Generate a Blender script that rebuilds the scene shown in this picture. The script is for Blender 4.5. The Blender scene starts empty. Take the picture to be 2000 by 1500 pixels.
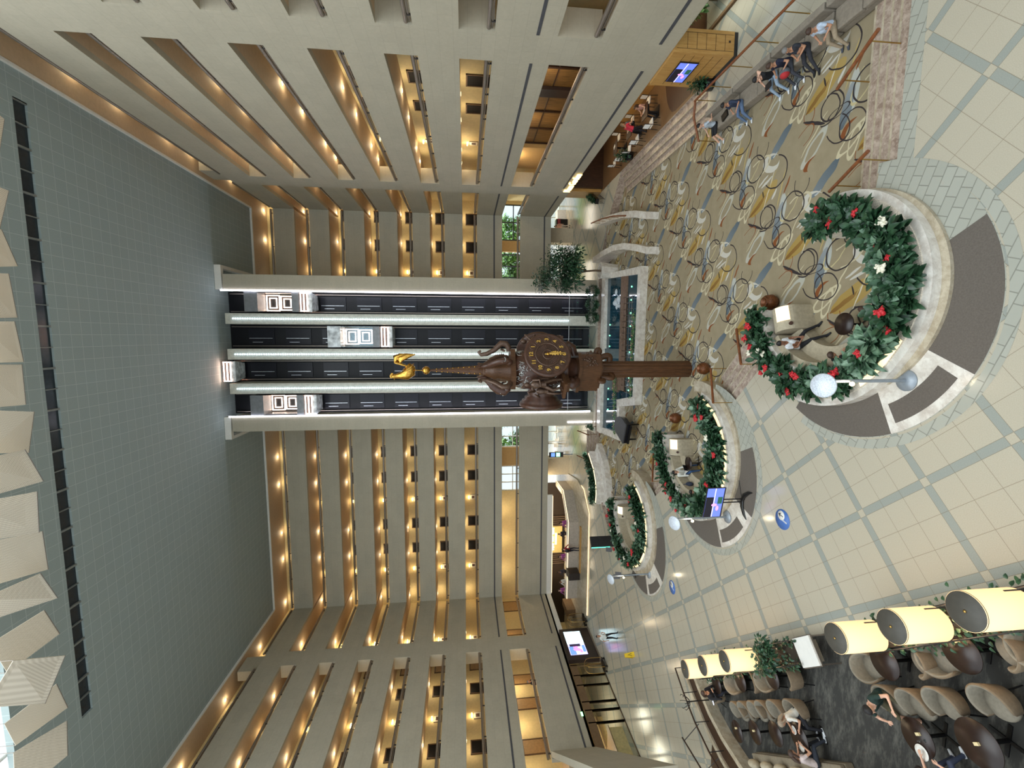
import bpy, bmesh, math, random
from mathutils import Vector, Matrix
R = math.radians
PI = math.pi
rnd = random.Random(7)
scn = bpy.context.scene
COL = scn.collection

# ------------------------------------------------------------------ camera
CAM_H = 11.2
def camera():
    yaw, pitch, roll = R(-6.254855), R(6.05088), R(0.486617)
    cy, sy, cp, sp, cr, sr = math.cos(yaw), math.sin(yaw), math.cos(pitch), math.sin(pitch), math.cos(roll), math.sin(roll)
    fwd = Vector((sy * cp, cy * cp, -sp))
    right = Vector((cy, -sy, 0))
    down = fwd.cross(right)
    r2 = cr * right + sr * down
    d2 = -sr * right + cr * down
    m = Matrix.Identity(4)
    # the photographer held the phone on its side: picture-right is downwards, picture-up is to the right
    for i in range(3):
        m[i][0], m[i][1], m[i][2] = d2[i], r2[i], -fwd[i]
    m.translation = (0, 0, CAM_H)
    cd = bpy.data.cameras.new('camera')
    cd.sensor_fit = 'HORIZONTAL'
    cd.sensor_width = 36.0
    cd.lens = 862.08 / 2000 * 36
    cd.clip_start, cd.clip_end = 0.1, 400
    o = bpy.data.objects.new('camera', cd)
    COL.objects.link(o)
    o.matrix_world = m
    scn.camera = o
camera()

# ------------------------------------------------------------------ world, exposure, daylight through the roof glazing
scn.view_settings.view_transform = 'Standard'
scn.view_settings.look = 'None'
scn.view_settings.gamma = 1.0
scn.view_settings.exposure = 0.58
w = bpy.data.worlds.new('sky')
scn.world = w
w.use_nodes = True
bg = w.node_tree.nodes['Background']
bg.inputs[0].default_value = (0.82, 0.93, 1.0, 1)
bg.inputs[1].default_value = 0.95
def area(name, loc, sx, sy, power, col, rot=(0, 0, 0)):
    l = bpy.data.lights.new(name, 'AREA')
    l.shape = 'RECTANGLE'
    l.size, l.size_y, l.energy, l.color = sx, sy, power, col
    o = bpy.data.objects.new(name, l)
    COL.objects.link(o)
    o.location = loc
    o.rotation_euler = rot
    return o
area('garden_daylight', (15.6, 14.5, 7.0), 2.6, 13, 1500, (1.0, 0.98, 0.92))  # lamp added above the outdoor bushes, standing in for sun
area('street_daylight', (0, 57, 14), 42, 6, 9000, (1.0, 0.98, 0.94))  # lamp added to brighten the trees beyond the back windows
area('skylight_daylight', (-7, 5, 33.5), 32, 27, 5200, (0.90, 0.97, 1.0))

def point(name, loc, power, col, r=0.12, parent=None):
    l = bpy.data.lights.new(name, 'POINT')
    l.energy, l.color, l.shadow_soft_size = power, col, r
    o = bpy.data.objects.new(name, l)
    COL.objects.link(o)
    o.location = loc
    if parent: o.parent = parent
    return o

# ------------------------------------------------------------------ materials
def lin(c):
    return tuple((x / 255 / 12.92 if x / 255 <= 0.04045 else ((x / 255 + 0.055) / 1.055) ** 2.4) for x in c) + (1,)
MATS = {}
class NT:
    def __init__(s, m):
        s.t = m.node_tree
        s.n = s.t.nodes
        s.l = s.t.links
    def new(s, typ, **kw):
        n = s.n.new(typ)
        for k, v in kw.items(): setattr(n, k, v)
        return n
    def set(s, sock, v):
        if isinstance(v, bpy.types.NodeSocket): s.l.new(v, sock)
        else: sock.default_value = v
    def math(s, op, a, b=0.0, c=None):
        n = s.new('ShaderNodeMath', operation=op)
        s.set(n.inputs[0], a); s.set(n.inputs[1], b)
        if c is not None: s.set(n.inputs[2], c)
        return n.outputs[0]
    def mix(s, f, a, b):
        n = s.new('ShaderNodeMix', data_type='RGBA')
        s.set(n.inputs[0], f); s.set(n.inputs[6], a); s.set(n.inputs[7], b)
        return n.outputs[2]
    def obj(s):
        return s.new('ShaderNodeTexCoord').outputs['Object']
    def noise(s, vec, scale, detail=3, rough=0.5):
        n = s.new('ShaderNodeTexNoise')
        s.set(n.inputs['Vector'], vec)
        n.inputs['Scale'].default_value, n.inputs['Detail'].default_value, n.inputs['Roughness'].default_value = scale, detail, rough
        return n.outputs[0]
    def ramp(s, f, a, b, c0, c1):
        n = s.new('ShaderNodeMapRange')
        s.set(n.inputs[0], f)
        n.inputs[1].default_value, n.inputs[2].default_value = a, b
        return s.mix(n.outputs[0], c0, c1)
    def mapping(s, vec, loc=(0, 0, 0), rot=(0, 0, 0), sc=(1, 1, 1), vt='POINT'):
        n = s.new('ShaderNodeMapping', vector_type=vt)
        s.set(n.inputs[0], vec)
        n.inputs[1].default_value, n.inputs[2].default_value, n.inputs[3].default_value = loc, rot, sc
        return n.outputs[0]
    def swz(s, vec, order):
        a = s.new('ShaderNodeSeparateXYZ'); s.set(a.inputs[0], vec)
        b = s.new('ShaderNodeCombineXYZ')
        for i, k in enumerate(order): s.l.new(a.outputs['xyz'.index(k)], b.inputs[i])
        return b.outputs[0]
    def sep(s, vec):
        a = s.new('ShaderNodeSeparateXYZ'); s.set(a.inputs[0], vec)
        return a.outputs
    def brick(s, vec, bw, bh, c1, c2, mortar, size, off=0.5):
        n = s.new('ShaderNodeTexBrick')
        s.set(n.inputs['Vector'], vec)
        n.offset = off
        n.inputs['Color1'].default_value, n.inputs['Color2'].default_value, n.inputs['Mortar'].default_value = c1, c2, mortar
        n.inputs['Scale'].default_value = 1
        n.inputs['Mortar Size'].default_value = size
        n.inputs['Brick Width'].default_value, n.inputs['Row Height'].default_value = bw, bh
        return n.outputs[0]
def base_mat(name, rough=0.6, metal=0.0, spec=0.5):
    m = bpy.data.materials.new(name)
    m.use_nodes = True
    b = m.node_tree.nodes['Principled BSDF']
    b.inputs['Roughness'].default_value = rough
    b.inputs['Metallic'].default_value = metal
    b.inputs['Specular IOR Level'].default_value = spec
    MATS[name] = m
    return m, NT(m), b
def M(name, c=None, rough=0.6, metal=0.0, spec=0.5, emit=0.0, var=0.12, scale=6.0, alpha=None, trans=None):
    """plain surface with a slight mottle; c in sRGB 0-255"""
    if name in MATS: return MATS[name]
    m, t, b = base_mat(name, rough, metal, spec)
    L = lin(c)
    if emit:
        b.inputs['Base Color'].default_value = L
        b.inputs['Emission Color'].default_value = L
        b.inputs['Emission Strength'].default_value = emit
    elif var:
        lo = tuple(x * (1 - var) for x in L[:3]) + (1,)
        hi = tuple(min(1, x * (1 + var)) for x in L[:3]) + (1,)
        t.l.new(t.ramp(t.noise(t.obj(), scale), 0.3, 0.7, lo, hi), b.inputs['Base Color'])
    else:
        b.inputs['Base Color'].default_value = L
    if trans:
        b.inputs['Transmission Weight'].default_value = trans
    if alpha is not None:
        b.inputs['Alpha'].default_value = alpha
    return m
def concrete(name, order, c):
    m, t, b = base_mat(name, 0.75, 0, 0.3)
    L = lin(c)
    k = lambda f: tuple(min(1, x * f) for x in L[:3]) + (1,)
    o = t.obj()
    v = t.swz(o, order)
    br = t.brick(v, 1.75, 0.55, k(1.0), k(0.955), k(0.86), 0.008)
    n1 = t.noise(o, 0.9, 5, 0.6)
    n2 = t.noise(o, 7, 4, 0.6)
    f = t.math('ADD', t.math('MULTIPLY', n1, 0.22), t.math('MULTIPLY', n2, 0.18))
    mul = t.new('ShaderNodeVectorMath', operation='SCALE')
    t.l.new(br, mul.inputs[0]); t.l.new(t.math('ADD', f, 0.8), mul.inputs['Scale'])
    t.l.new(mul.outputs[0], b.inputs['Base Color'])
    bp = t.new('ShaderNodeBump'); bp.inputs['Strength'].default_value = 0.15
    t.l.new(n2, bp.inputs['Height']); t.l.new(bp.outputs[0], b.inputs['Normal'])
    return m
CONC = (176, 168, 149)
concrete('concrete_side', 'yzx', CONC)
concrete('concrete_back', 'xzy', CONC)
def ceiling_mat():
    m, t, b = base_mat('ceiling_tiles', 0.8, 0, 0.2)
    o = t.obj()
    br = t.brick(t.swz(o, 'xyz'), 0.62, 0.62, lin((158, 170, 168)), lin((155, 167, 165)), lin((182, 192, 190)), 0.014, 0.0)
    n = t.noise(o, 25, 2)
    t.l.new(t.mix(t.math('MULTIPLY', n, 0.25), br, lin((132, 142, 140))), b.inputs['Base Color'])
ceiling_mat()
def wood(name, c, dark, sc=(1, 1, 14), rough=0.4):
    m, t, b = base_mat(name, rough, 0, 0.4)
    v = t.mapping(t.obj(), sc=sc)
    n = t.noise(v, 2.2, 5, 0.65)
    t.l.new(t.ramp(n, 0.3, 0.7, lin(dark), lin(c)), b.inputs['Base Color'])
    return m
def marble(name, c, vein, sc=1.2, rough=0.25):
    m, t, b = base_mat(name, rough, 0, 0.5)
    o = t.obj()
    d = t.noise(o, sc, 5, 0.6)
    va = t.new('ShaderNodeVectorMath', operation='ADD'); t.l.new(o, va.inputs[0]); t.l.new(d, va.inputs[1])
    n = t.noise(va.outputs[0], sc * 2.5, 6, 0.7)
    t.l.new(t.ramp(n, 0.38, 0.62, lin(vein), lin(c)), b.inputs['Base Color'])
    return m
marble('marble_white', (226, 221, 211), (196, 186, 174))
marble('marble_step', (190, 172, 156), (142, 122, 108), 2.0)
marble('marble_tan', (190, 178, 156), (162, 148, 124))
wood('wood_clock', (100, 66, 40), (58, 36, 21), (14, 14, 1.2))
wood('wood_oak', (196, 152, 88), (168, 122, 62), (8, 8, 0.8))
wood('wood_rail', (140, 84, 48), (104, 58, 32), (3, 3, 3))
wood('wood_dark', (70, 46, 32), (44, 28, 20), (6, 6, 1))
wood('wood_curtain', (150, 116, 68), (92, 66, 34), (5, 5, 0.5))
wood('wood_floor_mid', (122, 92, 62), (96, 70, 46), (1, 7, 1))
wood('wood_floor_dark', (82, 56, 42), (56, 36, 28), (1, 9, 1))

LATT = R(-47.6)                       # direction of the tile lattice
def tile_mat():
    m, t, b = base_mat('floor_tiles', 0.16, 0, 0.5)
    o = t.obj()
    P = 2.17
    v = t.mapping(o, loc=(-5.0, 10.98, 0), rot=(0, 0, LATT), sc=(P, P, 1), vt='TEXTURE')
    x, y, z = t.sep(v)
    def band(a):
        f = t.math('FRACT', t.math('ADD', a, 0.5))
        return t.math('LESS_THAN', t.math('ABSOLUTE', t.math('SUBTRACT', f, 0.5)), 0.047)
    def line(a):
        f = t.math('FRACT', a)
        g = t.math('MULTIPLY', t.math('SUBTRACT', f, 0.047), 3 / 0.906)
        h = t.math('FRACT', t.math('ADD', g, 0.5))
        return t.math('LESS_THAN', t.math('ABSOLUTE', t.math('SUBTRACT', h, 0.5)), 0.0085)
    bx, by = band(x), band(y)
    grey = t.math('ABSOLUTE', t.math('SUBTRACT', bx, by))
    ln = t.math('MAXIMUM', line(x), line(y))
    n = t.noise(o, 55, 3, 0.7)
    n2 = t.noise(o, 0.5, 2)
    beige = t.ramp(n, 0.3, 0.7, lin((172, 163, 144)), lin((191, 183, 164)))
    beige = t.mix(t.math('MULTIPLY', n2, 0.25), beige, lin((180, 171, 152)))
    gr = t.ramp(n, 0.3, 0.7, lin((142, 146, 138)), lin((158, 161, 152)))
    c = t.mix(grey, beige, gr)
    c = t.mix(t.math('MULTIPLY', ln, 0.62), c, lin((120, 108, 88)))
    t.l.new(c, b.inputs['Base Color'])
tile_mat()
def paving_mat():
    m, t, b = base_mat('paving_grey', 0.3, 0, 0.5)
    o = t.obj()
    v = t.mapping(o, rot=(0, 0, R(20)))
    t.l.new(t.brick(v, 0.42, 0.26, lin((170, 170, 158)), lin((163, 163, 151)), lin((134, 134, 123)), 0.012), b.inputs['Base Color'])
paving_mat()

# woven carpet: one repeat of strokes, wrapped in both directions
STROKES = [('fill', (0.542, 3.694, 0.881, 0.291, -1.786), (168, 138, 72), (176, 150, 92), 0),
 ('fill', (0.608, 0.114, 0.632, 0.082, -1.804), (128, 92, 46), (150, 116, 60), 0),
 ('fill', (2.317, 3.443, 0.619, 0.186, 2.264), (186, 188, 180), None, 0),
 ('fill', (2.196, 3.839, 0.687, 0.186, 2.076), (152, 158, 160), (88, 102, 112), 0),
 ('fill', (1.278, 2.075, 0.401, 0.128, 1.466), (88, 102, 112), (116, 128, 136), 0),
 ('fill', (1.258, 2.184, 0.194, 0.087, 1.622), (186, 192, 192), None, 0),
 ('fill', (1.309, 1.765, 0.668, 0.174, 1.49), (88, 102, 112), (122, 132, 138), 0),
 ('ring', (1.244, 0.521, 0.605, 0.181, -1.702), (205, 194, 162), None, 0.13),
 ('ring', (2.561, 1.313, 0.623, 0.187, -1.565), (186, 184, 170), None, 0.2),
 ('ring', (1.101, 0.577, 0.469, 0.155, -1.07), (205, 194, 162), None, 0.14),
 ('crescent', ((1.186, 2.557, 0.482, 0.347, -2.785), (1.133, 2.432, 0.341, 0.205, -2.673)), (206, 202, 190), None, 0),
 ('crescent', ((1.569, 0.359, 0.382, 0.21, 1.324), (1.455, 0.265, 0.363, 0.199, 1.489)), (132, 76, 42), None, 0),
 ('crescent', ((2.256, 1.711, 0.35, 0.175, 1.157), (2.155, 1.615, 0.35, 0.175, 1.314)), (132, 76, 42), None, 0),
 ('fill', (1.082, 3.233, 0.304, 0.039, -1.849), (206, 202, 190), None, 0),
 ('fill', (0.877, 3.16, 0.342, 0.048, 1.176), (206, 202, 190), None, 0),
 ('arc', (1.74, 3.048, 0.682, 0.341, -2.023), (205, 194, 162), None, 0.07),
 ('arc', (2.156, 3.047, 0.711, 0.284, 1.746), (198, 184, 140), None, 0.06),
 ('fill', (2.985, 2.933, 0.682, 0.031, 2.081), (190, 168, 110), None, 0),
 ('fill', (2.789, 2.71, 0.334, 0.043, 1.901), (132, 76, 42), None, 0),
 ('fill', (1.244, 3.754, 0.8, 0.024, -1.305), (205, 194, 162), None, 0),
 ('fill', (0.512, 3.306, 0.8, 0.024, 1.976), (214, 206, 184), None, 0),
 ('fill', (2.883, 1.037, 0.755, 0.026, 1.577), (205, 194, 162), None, 0),
 ('fill', (0.569, 3.178, 0.648, 0.018, 1.771), (190, 168, 110), None, 0),
 ('arc', (0.72, 2.673, 0.65, 0.585, -2.976), (48, 44, 50), None, 0.04),
 ('ring', (1.573, 0.24, 0.476, 0.452, -2.595), (48, 44, 50), None, 0.045),
 ('arc', (0.59, 0.655, 0.333, 0.233, 2.433), (132, 76, 42), None, 0.06),
 ('fill', (0.113, 3.253, 0.232, 0.051, -1.353), (206, 202, 190), None, 0),
 ('ring', (1.925, 3.101, 0.52, 0.52, -2.659), (48, 44, 50), None, 0.05),
 ('ring', (2.829, 0.125, 0.43, 0.43, -2.637), (48, 44, 50), None, 0.06),
 ('arc', (2.918, 0.277, 0.458, 0.458, -2.537), (48, 44, 50), None, 0.05),
 ('arc', (2.059, 0.536, 0.544, 0.381, 3.028), (48, 44, 50), None, 0.05),
 ('ring', (2.409, 0.155, 0.392, 0.137, -2.194), (48, 44, 50), None, 0.08),
 ('arc', (2.14, 2.363, 0.415, 0.332, 2.184), (48, 44, 50), None, 0.045),
 ('fill', (0.145, 0.761, 0.547, 0.055, -2.816), (48, 44, 50), None, 0),
 ('fill', (0.679, 3.597, 0.155, 0.034, 2.634), (48, 44, 50), None, 0),
 ('arc', (0.204, 1.269, 0.486, 0.243, -1.768), (132, 76, 42), None, 0.05)]
def carpet_mat():
    m, t, b = base_mat('carpet_swirl', 0.95, 0, 0.1)
    o = t.obj()
    x, y, z = t.sep(t.mapping(o, rot=(0, 0, R(-47.4))))
    u = t.math('ADD', x, t.math('MULTIPLY', y, -0.0526))
    cb = t.new('ShaderNodeCombineXYZ'); t.l.new(u, cb.inputs[0]); t.l.new(y, cb.inputs[1])
    uv0 = cb.outputs[0]
    wob = t.new('ShaderNodeVectorMath', operation='SCALE')
    nn = t.new('ShaderNodeTexNoise'); nn.inputs['Scale'].default_value = 2.2; nn.inputs['Detail'].default_value = 1
    t.l.new(uv0, nn.inputs['Vector']); t.l.new(nn.outputs['Color'], wob.inputs[0]); wob.inputs['Scale'].default_value = 0.10
    ad = t.new('ShaderNodeVectorMath', operation='ADD'); t.l.new(uv0, ad.inputs[0]); t.l.new(wob.outputs[0], ad.inputs[1])
    uv = ad.outputs[0]
    fine = t.noise(o, 160, 2, 0.6)
    col = t.ramp(t.noise(o, 3.0, 2), 0.3, 0.7, lin((152, 140, 114)), lin((160, 147, 121)))
    pu, pv = 3.06, 3.9
    def ell(cu, cv, ru, rv, rot):
        wn = t.new('ShaderNodeVectorMath', operation='WRAP')
        t.l.new(uv, wn.inputs[0])
        wn.inputs[1].default_value = (cu + pu / 2, cv + pv / 2, 1)
        wn.inputs[2].default_value = (cu - pu / 2, cv - pv / 2, -1)
        q = t.mapping(wn.outputs[0], loc=(cu, cv, 0), rot=(0, 0, rot), sc=(ru, rv, 1), vt='TEXTURE')
        ln = t.new('ShaderNodeVectorMath', operation='LENGTH')
        t.l.new(q, ln.inputs[0])
        return ln.outputs['Value'], q
    for kind, prm, c, c2, wdt in STROKES:
        if kind == 'crescent':
            a, q = ell(*prm[0]); a2, _ = ell(*prm[1])
            mask = t.math('MULTIPLY', t.math('LESS_THAN', a, 1.0), t.math('GREATER_THAN', a2, 1.0))
        else:
            a, q = ell(*prm)
            if kind == 'ring': mask = t.math('COMPARE', a, 1.0, wdt)
            elif kind == 'arc': mask = t.math('MULTIPLY', t.math('COMPARE', a, 1.0, wdt), t.math('GREATER_THAN', t.sep(q)[0], -0.35))
            else: mask = t.math('LESS_THAN', a, 1.0)
        cc = lin(c) if c2 is None else t.ramp(t.sep(q)[0], -0.9, 0.9, lin(c), lin(c2))
        col = t.mix(mask, col, cc)
    col = t.mix(t.math('MULTIPLY', fine, 0.3), col, lin((96, 84, 62)))
    t.l.new(col, b.inputs['Base Color'])
carpet_mat()
def lounge_carpet():
    m, t, b = base_mat('lounge_carpet', 0.95, 0, 0.1)
    v = t.mapping(t.obj(), rot=(0, 0, LATT), sc=(0.5, 1.6, 1))
    n = t.noise(v, 2.2, 6, 0.75)
    t.l.new(t.ramp(n, 0.46, 0.66, lin((62, 61, 58)), lin((98, 96, 89))), b.inputs['Base Color'])
lounge_carpet()
def water_mat():
    m, t, b = base_mat('pool_water', 0.04, 0, 0.6)
    n = t.noise(t.obj(), 0.8, 3)
    t.l.new(t.ramp(n, 0.3, 0.7, lin((16, 44, 56)), lin((34, 74, 90))), b.inputs['Base Color'])
    bp = t.new('ShaderNodeBump'); bp.inputs['Strength'].default_value = 0.2
    t.l.new(t.noise(t.obj(), 7, 2), bp.inputs['Height']); t.l.new(bp.outputs[0], b.inputs['Normal'])
water_mat()
def sail_mat():
    m, t, b = base_mat('mesh_fabric', 0.7, 0, 0.3)
    c = t.new('ShaderNodeTexChecker'); c.inputs['Scale'].default_value = 40
    t.l.new(t.obj(), c.inputs['Vector'])
    c.inputs[1].default_value, c.inputs[2].default_value = lin((232, 224, 210)), lin((196, 186, 170))
    t.l.new(c.outputs[0], b.inputs['Base Color'])
    tr = t.new('ShaderNodeBsdfTranslucent'); t.l.new(c.outputs[0], tr.inputs[0])
    mx = t.new('ShaderNodeMixShader'); mx.inputs[0].default_value = 0.35
    t.l.new(b.outputs[0], mx.inputs[1]); t.l.new(tr.outputs[0], mx.inputs[2])
    t.l.new(mx.outputs[0], t.n['Material Output'].inputs[0])
sail_mat()
def leaf_mat(name, c0, c1):
    m, t, b = base_mat(name, 0.4, 0, 0.5)
    t.l.new(t.ramp(t.noise(t.obj(), 5, 2), 0.35, 0.65, lin(c0), lin(c1)), b.inputs['Base Color'])
leaf_mat('leaf_deep', (22, 50, 32), (58, 92, 62))
leaf_mat('leaf_pale', (50, 84, 60), (118, 146, 120))
leaf_mat('leaf_bright', (60, 110, 50), (120, 160, 90))
def glass_mat():
    m, t, b = base_mat('glass', 0.02)
    g = t.new('ShaderNodeBsdfGlossy'); g.inputs['Roughness'].default_value = 0.02
    tr = t.new('ShaderNodeBsdfTransparent'); tr.inputs[0].default_value = (0.90, 0.94, 0.94, 1)
    fr = t.new('ShaderNodeFresnel'); fr.inputs[0].default_value = 1.45
    mx = t.new('ShaderNodeMixShader')
    geo = t.new('ShaderNodeNewGeometry')
    t.l.new(t.math('MULTIPLY', fr.outputs[0], t.math('SUBTRACT', 1.0, geo.outputs['Backfacing'])), mx.inputs[0]); t.l.new(tr.outputs[0], mx.inputs[1]); t.l.new(g.outputs[0], mx.inputs[2])
    t.l.new(mx.outputs[0], t.n['Material Output'].inputs[0])
glass_mat()
M('paint_cream', (222, 202, 150), 0.7, var=0.05)
M('paint_salmon', (196, 172, 142), 0.7, var=0.05)
M('paint_white', (225, 222, 214), 0.6, var=0.03)
M('steel_rail', (150, 140, 130), 0.35, 0.8, var=0.05)
M('metal_dark', (60, 58, 58), 0.4, 0.6)
M('black', (16, 15, 16), 0.35, var=0.2)
M('black_gloss', (20, 20, 26), 0.12, var=0.1)
M('groove', (70, 70, 74), 0.7)
M('brass', (186, 150, 84), 0.25, 0.9, var=0.05)
M('gold', (196, 150, 70), 0.25, 1.0, var=0.3, scale=14)
M('upholstery_beige', (132, 120, 100), 0.9, scale=14)
M('upholstery_cream', (176, 164, 140), 0.85, scale=10)
M('brown_mat', (98, 90, 82), 0.95, scale=30)
M('lamp_warm', (255, 226, 160), emit=9.0)
M('led_white', (236, 236, 255), emit=8.0)
M('led_cool', (206, 232, 255), emit=5.5)
M('led_warm', (255, 226, 178), emit=1.3)
M('soil', (52, 44, 34), 0.95)
M('bloom_red', (190, 36, 44), 0.5, var=0.3, scale=20)
M('bloom_white', (232, 226, 204), 0.5)
M('bark', (110, 92, 74), 0.9, var=0.3)

# ------------------------------------------------------------------ mesh tools
class MB:
    def __init__(s): s.v, s.f, s.mi, s.sm = [], [], [], []
    def add(s, vs, fs, m=0, sm=False, X=None):
        k = len(s.v)
        s.v += [tuple(X @ Vector(p)) if X is not None else tuple(p) for p in vs]
        for f in fs: s.f.append([i + k for i in f])
        s.mi += [m] * len(fs); s.sm += [sm] * len(fs)
        return s
    def box(s, x0, y0, z0, x1, y1, z1, m=0, X=None):
        v = [(x, y, z) for z in (z0, z1) for y in (y0, y1) for x in (x0, x1)]
        return s.add(v, [(0, 2, 3, 1), (4, 5, 7, 6), (0, 1, 5, 4), (2, 6, 7, 3), (0, 4, 6, 2), (1, 3, 7, 5)], m, False, X)
    def prism(s, poly, z0, z1, m=0, X=None):
        n = len(poly)
        v = [(x, y, z0) for x, y in poly] + [(x, y, z1) for x, y in poly]
        a = sum(poly[i][0] * poly[(i + 1) % n][1] - poly[(i + 1) % n][0] * poly[i][1] for i in range(n))
        idx = list(range(n)) if a > 0 else list(range(n))[::-1]
        fs = [[i for i in reversed(idx)], [i + n for i in idx]]
        for k in range(n):
            i, j = idx[k], idx[(k + 1) % n]
            fs.append((i, j, j + n, i + n))
        return s.add(v, fs, m, False, X)
    def frames(s, pts):
        pts = [Vector(p) for p in pts]
        out, up = [], None
        for i, p in enumerate(pts):
            d = (pts[min(i + 1, len(pts) - 1)] - pts[max(i - 1, 0)])
            d = d.normalized() if d.length > 1e-9 else Vector((0, 0, 1))
            if up is None:
                up = Vector((0, 0, 1)) if abs(d.z) < 0.9 else Vector((1, 0, 0))
            a = d.cross(up)
            a = a.normalized() if a.length > 1e-6 else d.orthogonal().normalized()
            up = a.cross(d).normalized()
            out.append((p, a, up))
        return out
    def tube(s, pts, r, n=8, m=0, caps=True, sm=True, X=None, flat=1.0):
        fr = s.frames(pts)
        rs = r if isinstance(r, (list, tuple)) else [r] * len(fr)
        v, fs = [], []
        for (p, a, b), q in zip(fr, rs):
            for k in range(n):
                t = 2 * PI * (k + 0.5) / n
                v.append(p + a * (q * math.cos(t)) + b * (q * flat * math.sin(t)))
        for i in range(len(fr) - 1):
            for k in range(n):
                j = (k + 1) % n
                fs.append((i * n + k, i * n + j, (i + 1) * n + j, (i + 1) * n + k))
        s.add(v, fs, m, sm, X)
        if caps:
            s.add(v[:n], [list(range(n))[::-1]], m, False, X)
            s.add(v[-n:], [list(range(n))], m, False, X)
        return s
    def cyl(s, p, q, r0, r1=None, n=16, m=0, X=None, sm=True):
        return s.tube([p, q], [r0, r0 if r1 is None else r1], n, m, True, sm, X)
    def lathe(s, prof, c=(0, 0, 0), n=24, m=0, X=None, sm=True, a0=0.0, a1=2 * PI):
        full = abs(a1 - a0 - 2 * PI) < 1e-6
        k = n if full else n + 1
        v = [(c[0] + r * math.cos(a0 + (a1 - a0) * i / n), c[1] + r * math.sin(a0 + (a1 - a0) * i / n), c[2] + z) for r, z in prof for i in range(k)]
        fs = []
        for j in range(len(prof) - 1):
            for i in range(n):
                i2 = (i + 1) % k
                fs.append((j * k + i, j * k + i2, (j + 1) * k + i2, (j + 1) * k + i))
        return s.add(v, fs, m, sm, X)
    def sph(s, c, r, n=12, k=8, m=0, X=None, sm=True):
        rx, ry, rz = r if isinstance(r, (list, tuple)) else (r, r, r)
        v = [(c[0], c[1], c[2] - rz)]
        for j in range(1, k):
            t = PI * j / k
            for i in range(n):
                a = 2 * PI * i / n
                v.append((c[0] + rx * math.sin(t) * math.cos(a), c[1] + ry * math.sin(t) * math.sin(a), c[2] - rz * math.cos(t)))
        v.append((c[0], c[1], c[2] + rz))
        fs = [(0, 1 + (i + 1) % n, 1 + i) for i in range(n)]
        for j in range(k - 2):
            for i in range(n):
                a, b = 1 + j * n + i, 1 + j * n + (i + 1) % n
                fs.append((a, b, b + n, a + n))
        e = len(v) - 1
        fs += [(e, 1 + (k - 2) * n + i, 1 + (k - 2) * n + (i + 1) % n) for i in range(n)]
        return s.add(v, fs, m, sm, X)
    def arc(s, c, r0, r1, z0, z1, a0, a1, n=32, m=0, X=None, sm=False):
        """ring sector with flat top; angles in degrees"""
        v, fs = [], []
        full = abs(abs(a1 - a0) - 360) < 1e-6
        k = n if full else n + 1
        for i in range(k):
            t = R(a0 + (a1 - a0) * i / n)
            x, y = math.cos(t), math.sin(t)
            dg = a0 + (a1 - a0) * i / n
            p0 = r0(dg) if callable(r0) else r0
            p1 = r1(dg) if callable(r1) else r1
            v += [(c[0] + p0 * x, c[1] + p0 * y, z0), (c[0] + p1 * x, c[1] + p1 * y, z0), (c[0] + p1 * x, c[1] + p1 * y, z1), (c[0] + p0 * x, c[1] + p0 * y, z1)]
        for i in range(n):
            a, b = 4 * i, 4 * ((i + 1) % k)
            for q in range(4):
                p = (q + 1) % 4
                fs.append((a + q, a + p, b + p, b + q))
        if not full: fs += [(3, 2, 1, 0), (4 * n, 4 * n + 1, 4 * n + 2, 4 * n + 3)]
        return s.add(v, fs, m, sm, X)
    def ribbon(s, pts, w, z0, z1, m=0, off=0.0):
        """upright wall along a polyline; z0/z1 numbers or lists"""
        P = [Vector((p[0], p[1], 0)) for p in pts]
        v, fs = [], []
        for i, p in enumerate(P):
            d = (P[min(i + 1, len(P) - 1)] - P[max(i - 1, 0)]).normalized()
            nrm = Vector((-d.y, d.x, 0))
            a = z0[i] if isinstance(z0, (list, tuple)) else z0
            b = z1[i] if isinstance(z1, (list, tuple)) else z1
            l, r = p + nrm * (off + w / 2), p + nrm * (off - w / 2)
            v += [(l.x, l.y, a), (r.x, r.y, a), (r.x, r.y, b), (l.x, l.y, b)]
        for i in range(len(P) - 1):
            for q in range(4):
                p = (q + 1) % 4
                fs.append((4 * i + q, 4 * i + 4 + q, 4 * i + 4 + p, 4 * i + p))
        n = len(P) - 1
        fs += [(0, 1, 2, 3), (4 * n + 3, 4 * n + 2, 4 * n + 1, 4 * n)]
        return s.add(v, fs, m)
    def mesh(s, name, mats):
        me = bpy.data.meshes.new(name)
        me.from_pydata(s.v, [], s.f)
        for q in (mats if isinstance(mats, (list, tuple)) else [mats]):
            me.materials.append(MATS[q] if isinstance(q, str) else q)
        me.polygons.foreach_set('material_index', s.mi)
        me.polygons.foreach_set('use_smooth', s.sm)
        bm = bmesh.new(); bm.from_mesh(me)
        bmesh.ops.recalc_face_normals(bm, faces=bm.faces)
        bm.to_mesh(me); bm.free()
        me.update()
        return me
    def build(s, name, mats, parent=None, loc=None, rz=None):
        o = bpy.data.objects.new(name, s.mesh(name, mats))
        COL.objects.link(o)
        if parent: o.parent = parent
        if loc is not None: o.location = loc
        if rz is not None: o.rotation_euler = (0, 0, rz)
        return o
def tag(o, label=None, cat=None, group=None, kind=None):
    if label: o['label'] = label
    if cat: o['category'] = cat
    if group: o['group'] = group
    if kind: o['kind'] = kind
    return o
def empty(name, loc=(0, 0, 0), rz=0.0, label=None, cat=None, group=None):
    o = bpy.data.objects.new(name, None)
    o.empty_display_size = 0.2
    COL.objects.link(o)
    o.location = loc
    o.rotation_euler = (0, 0, rz)
    return tag(o, label, cat, group)
KIDS = {}
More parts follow.
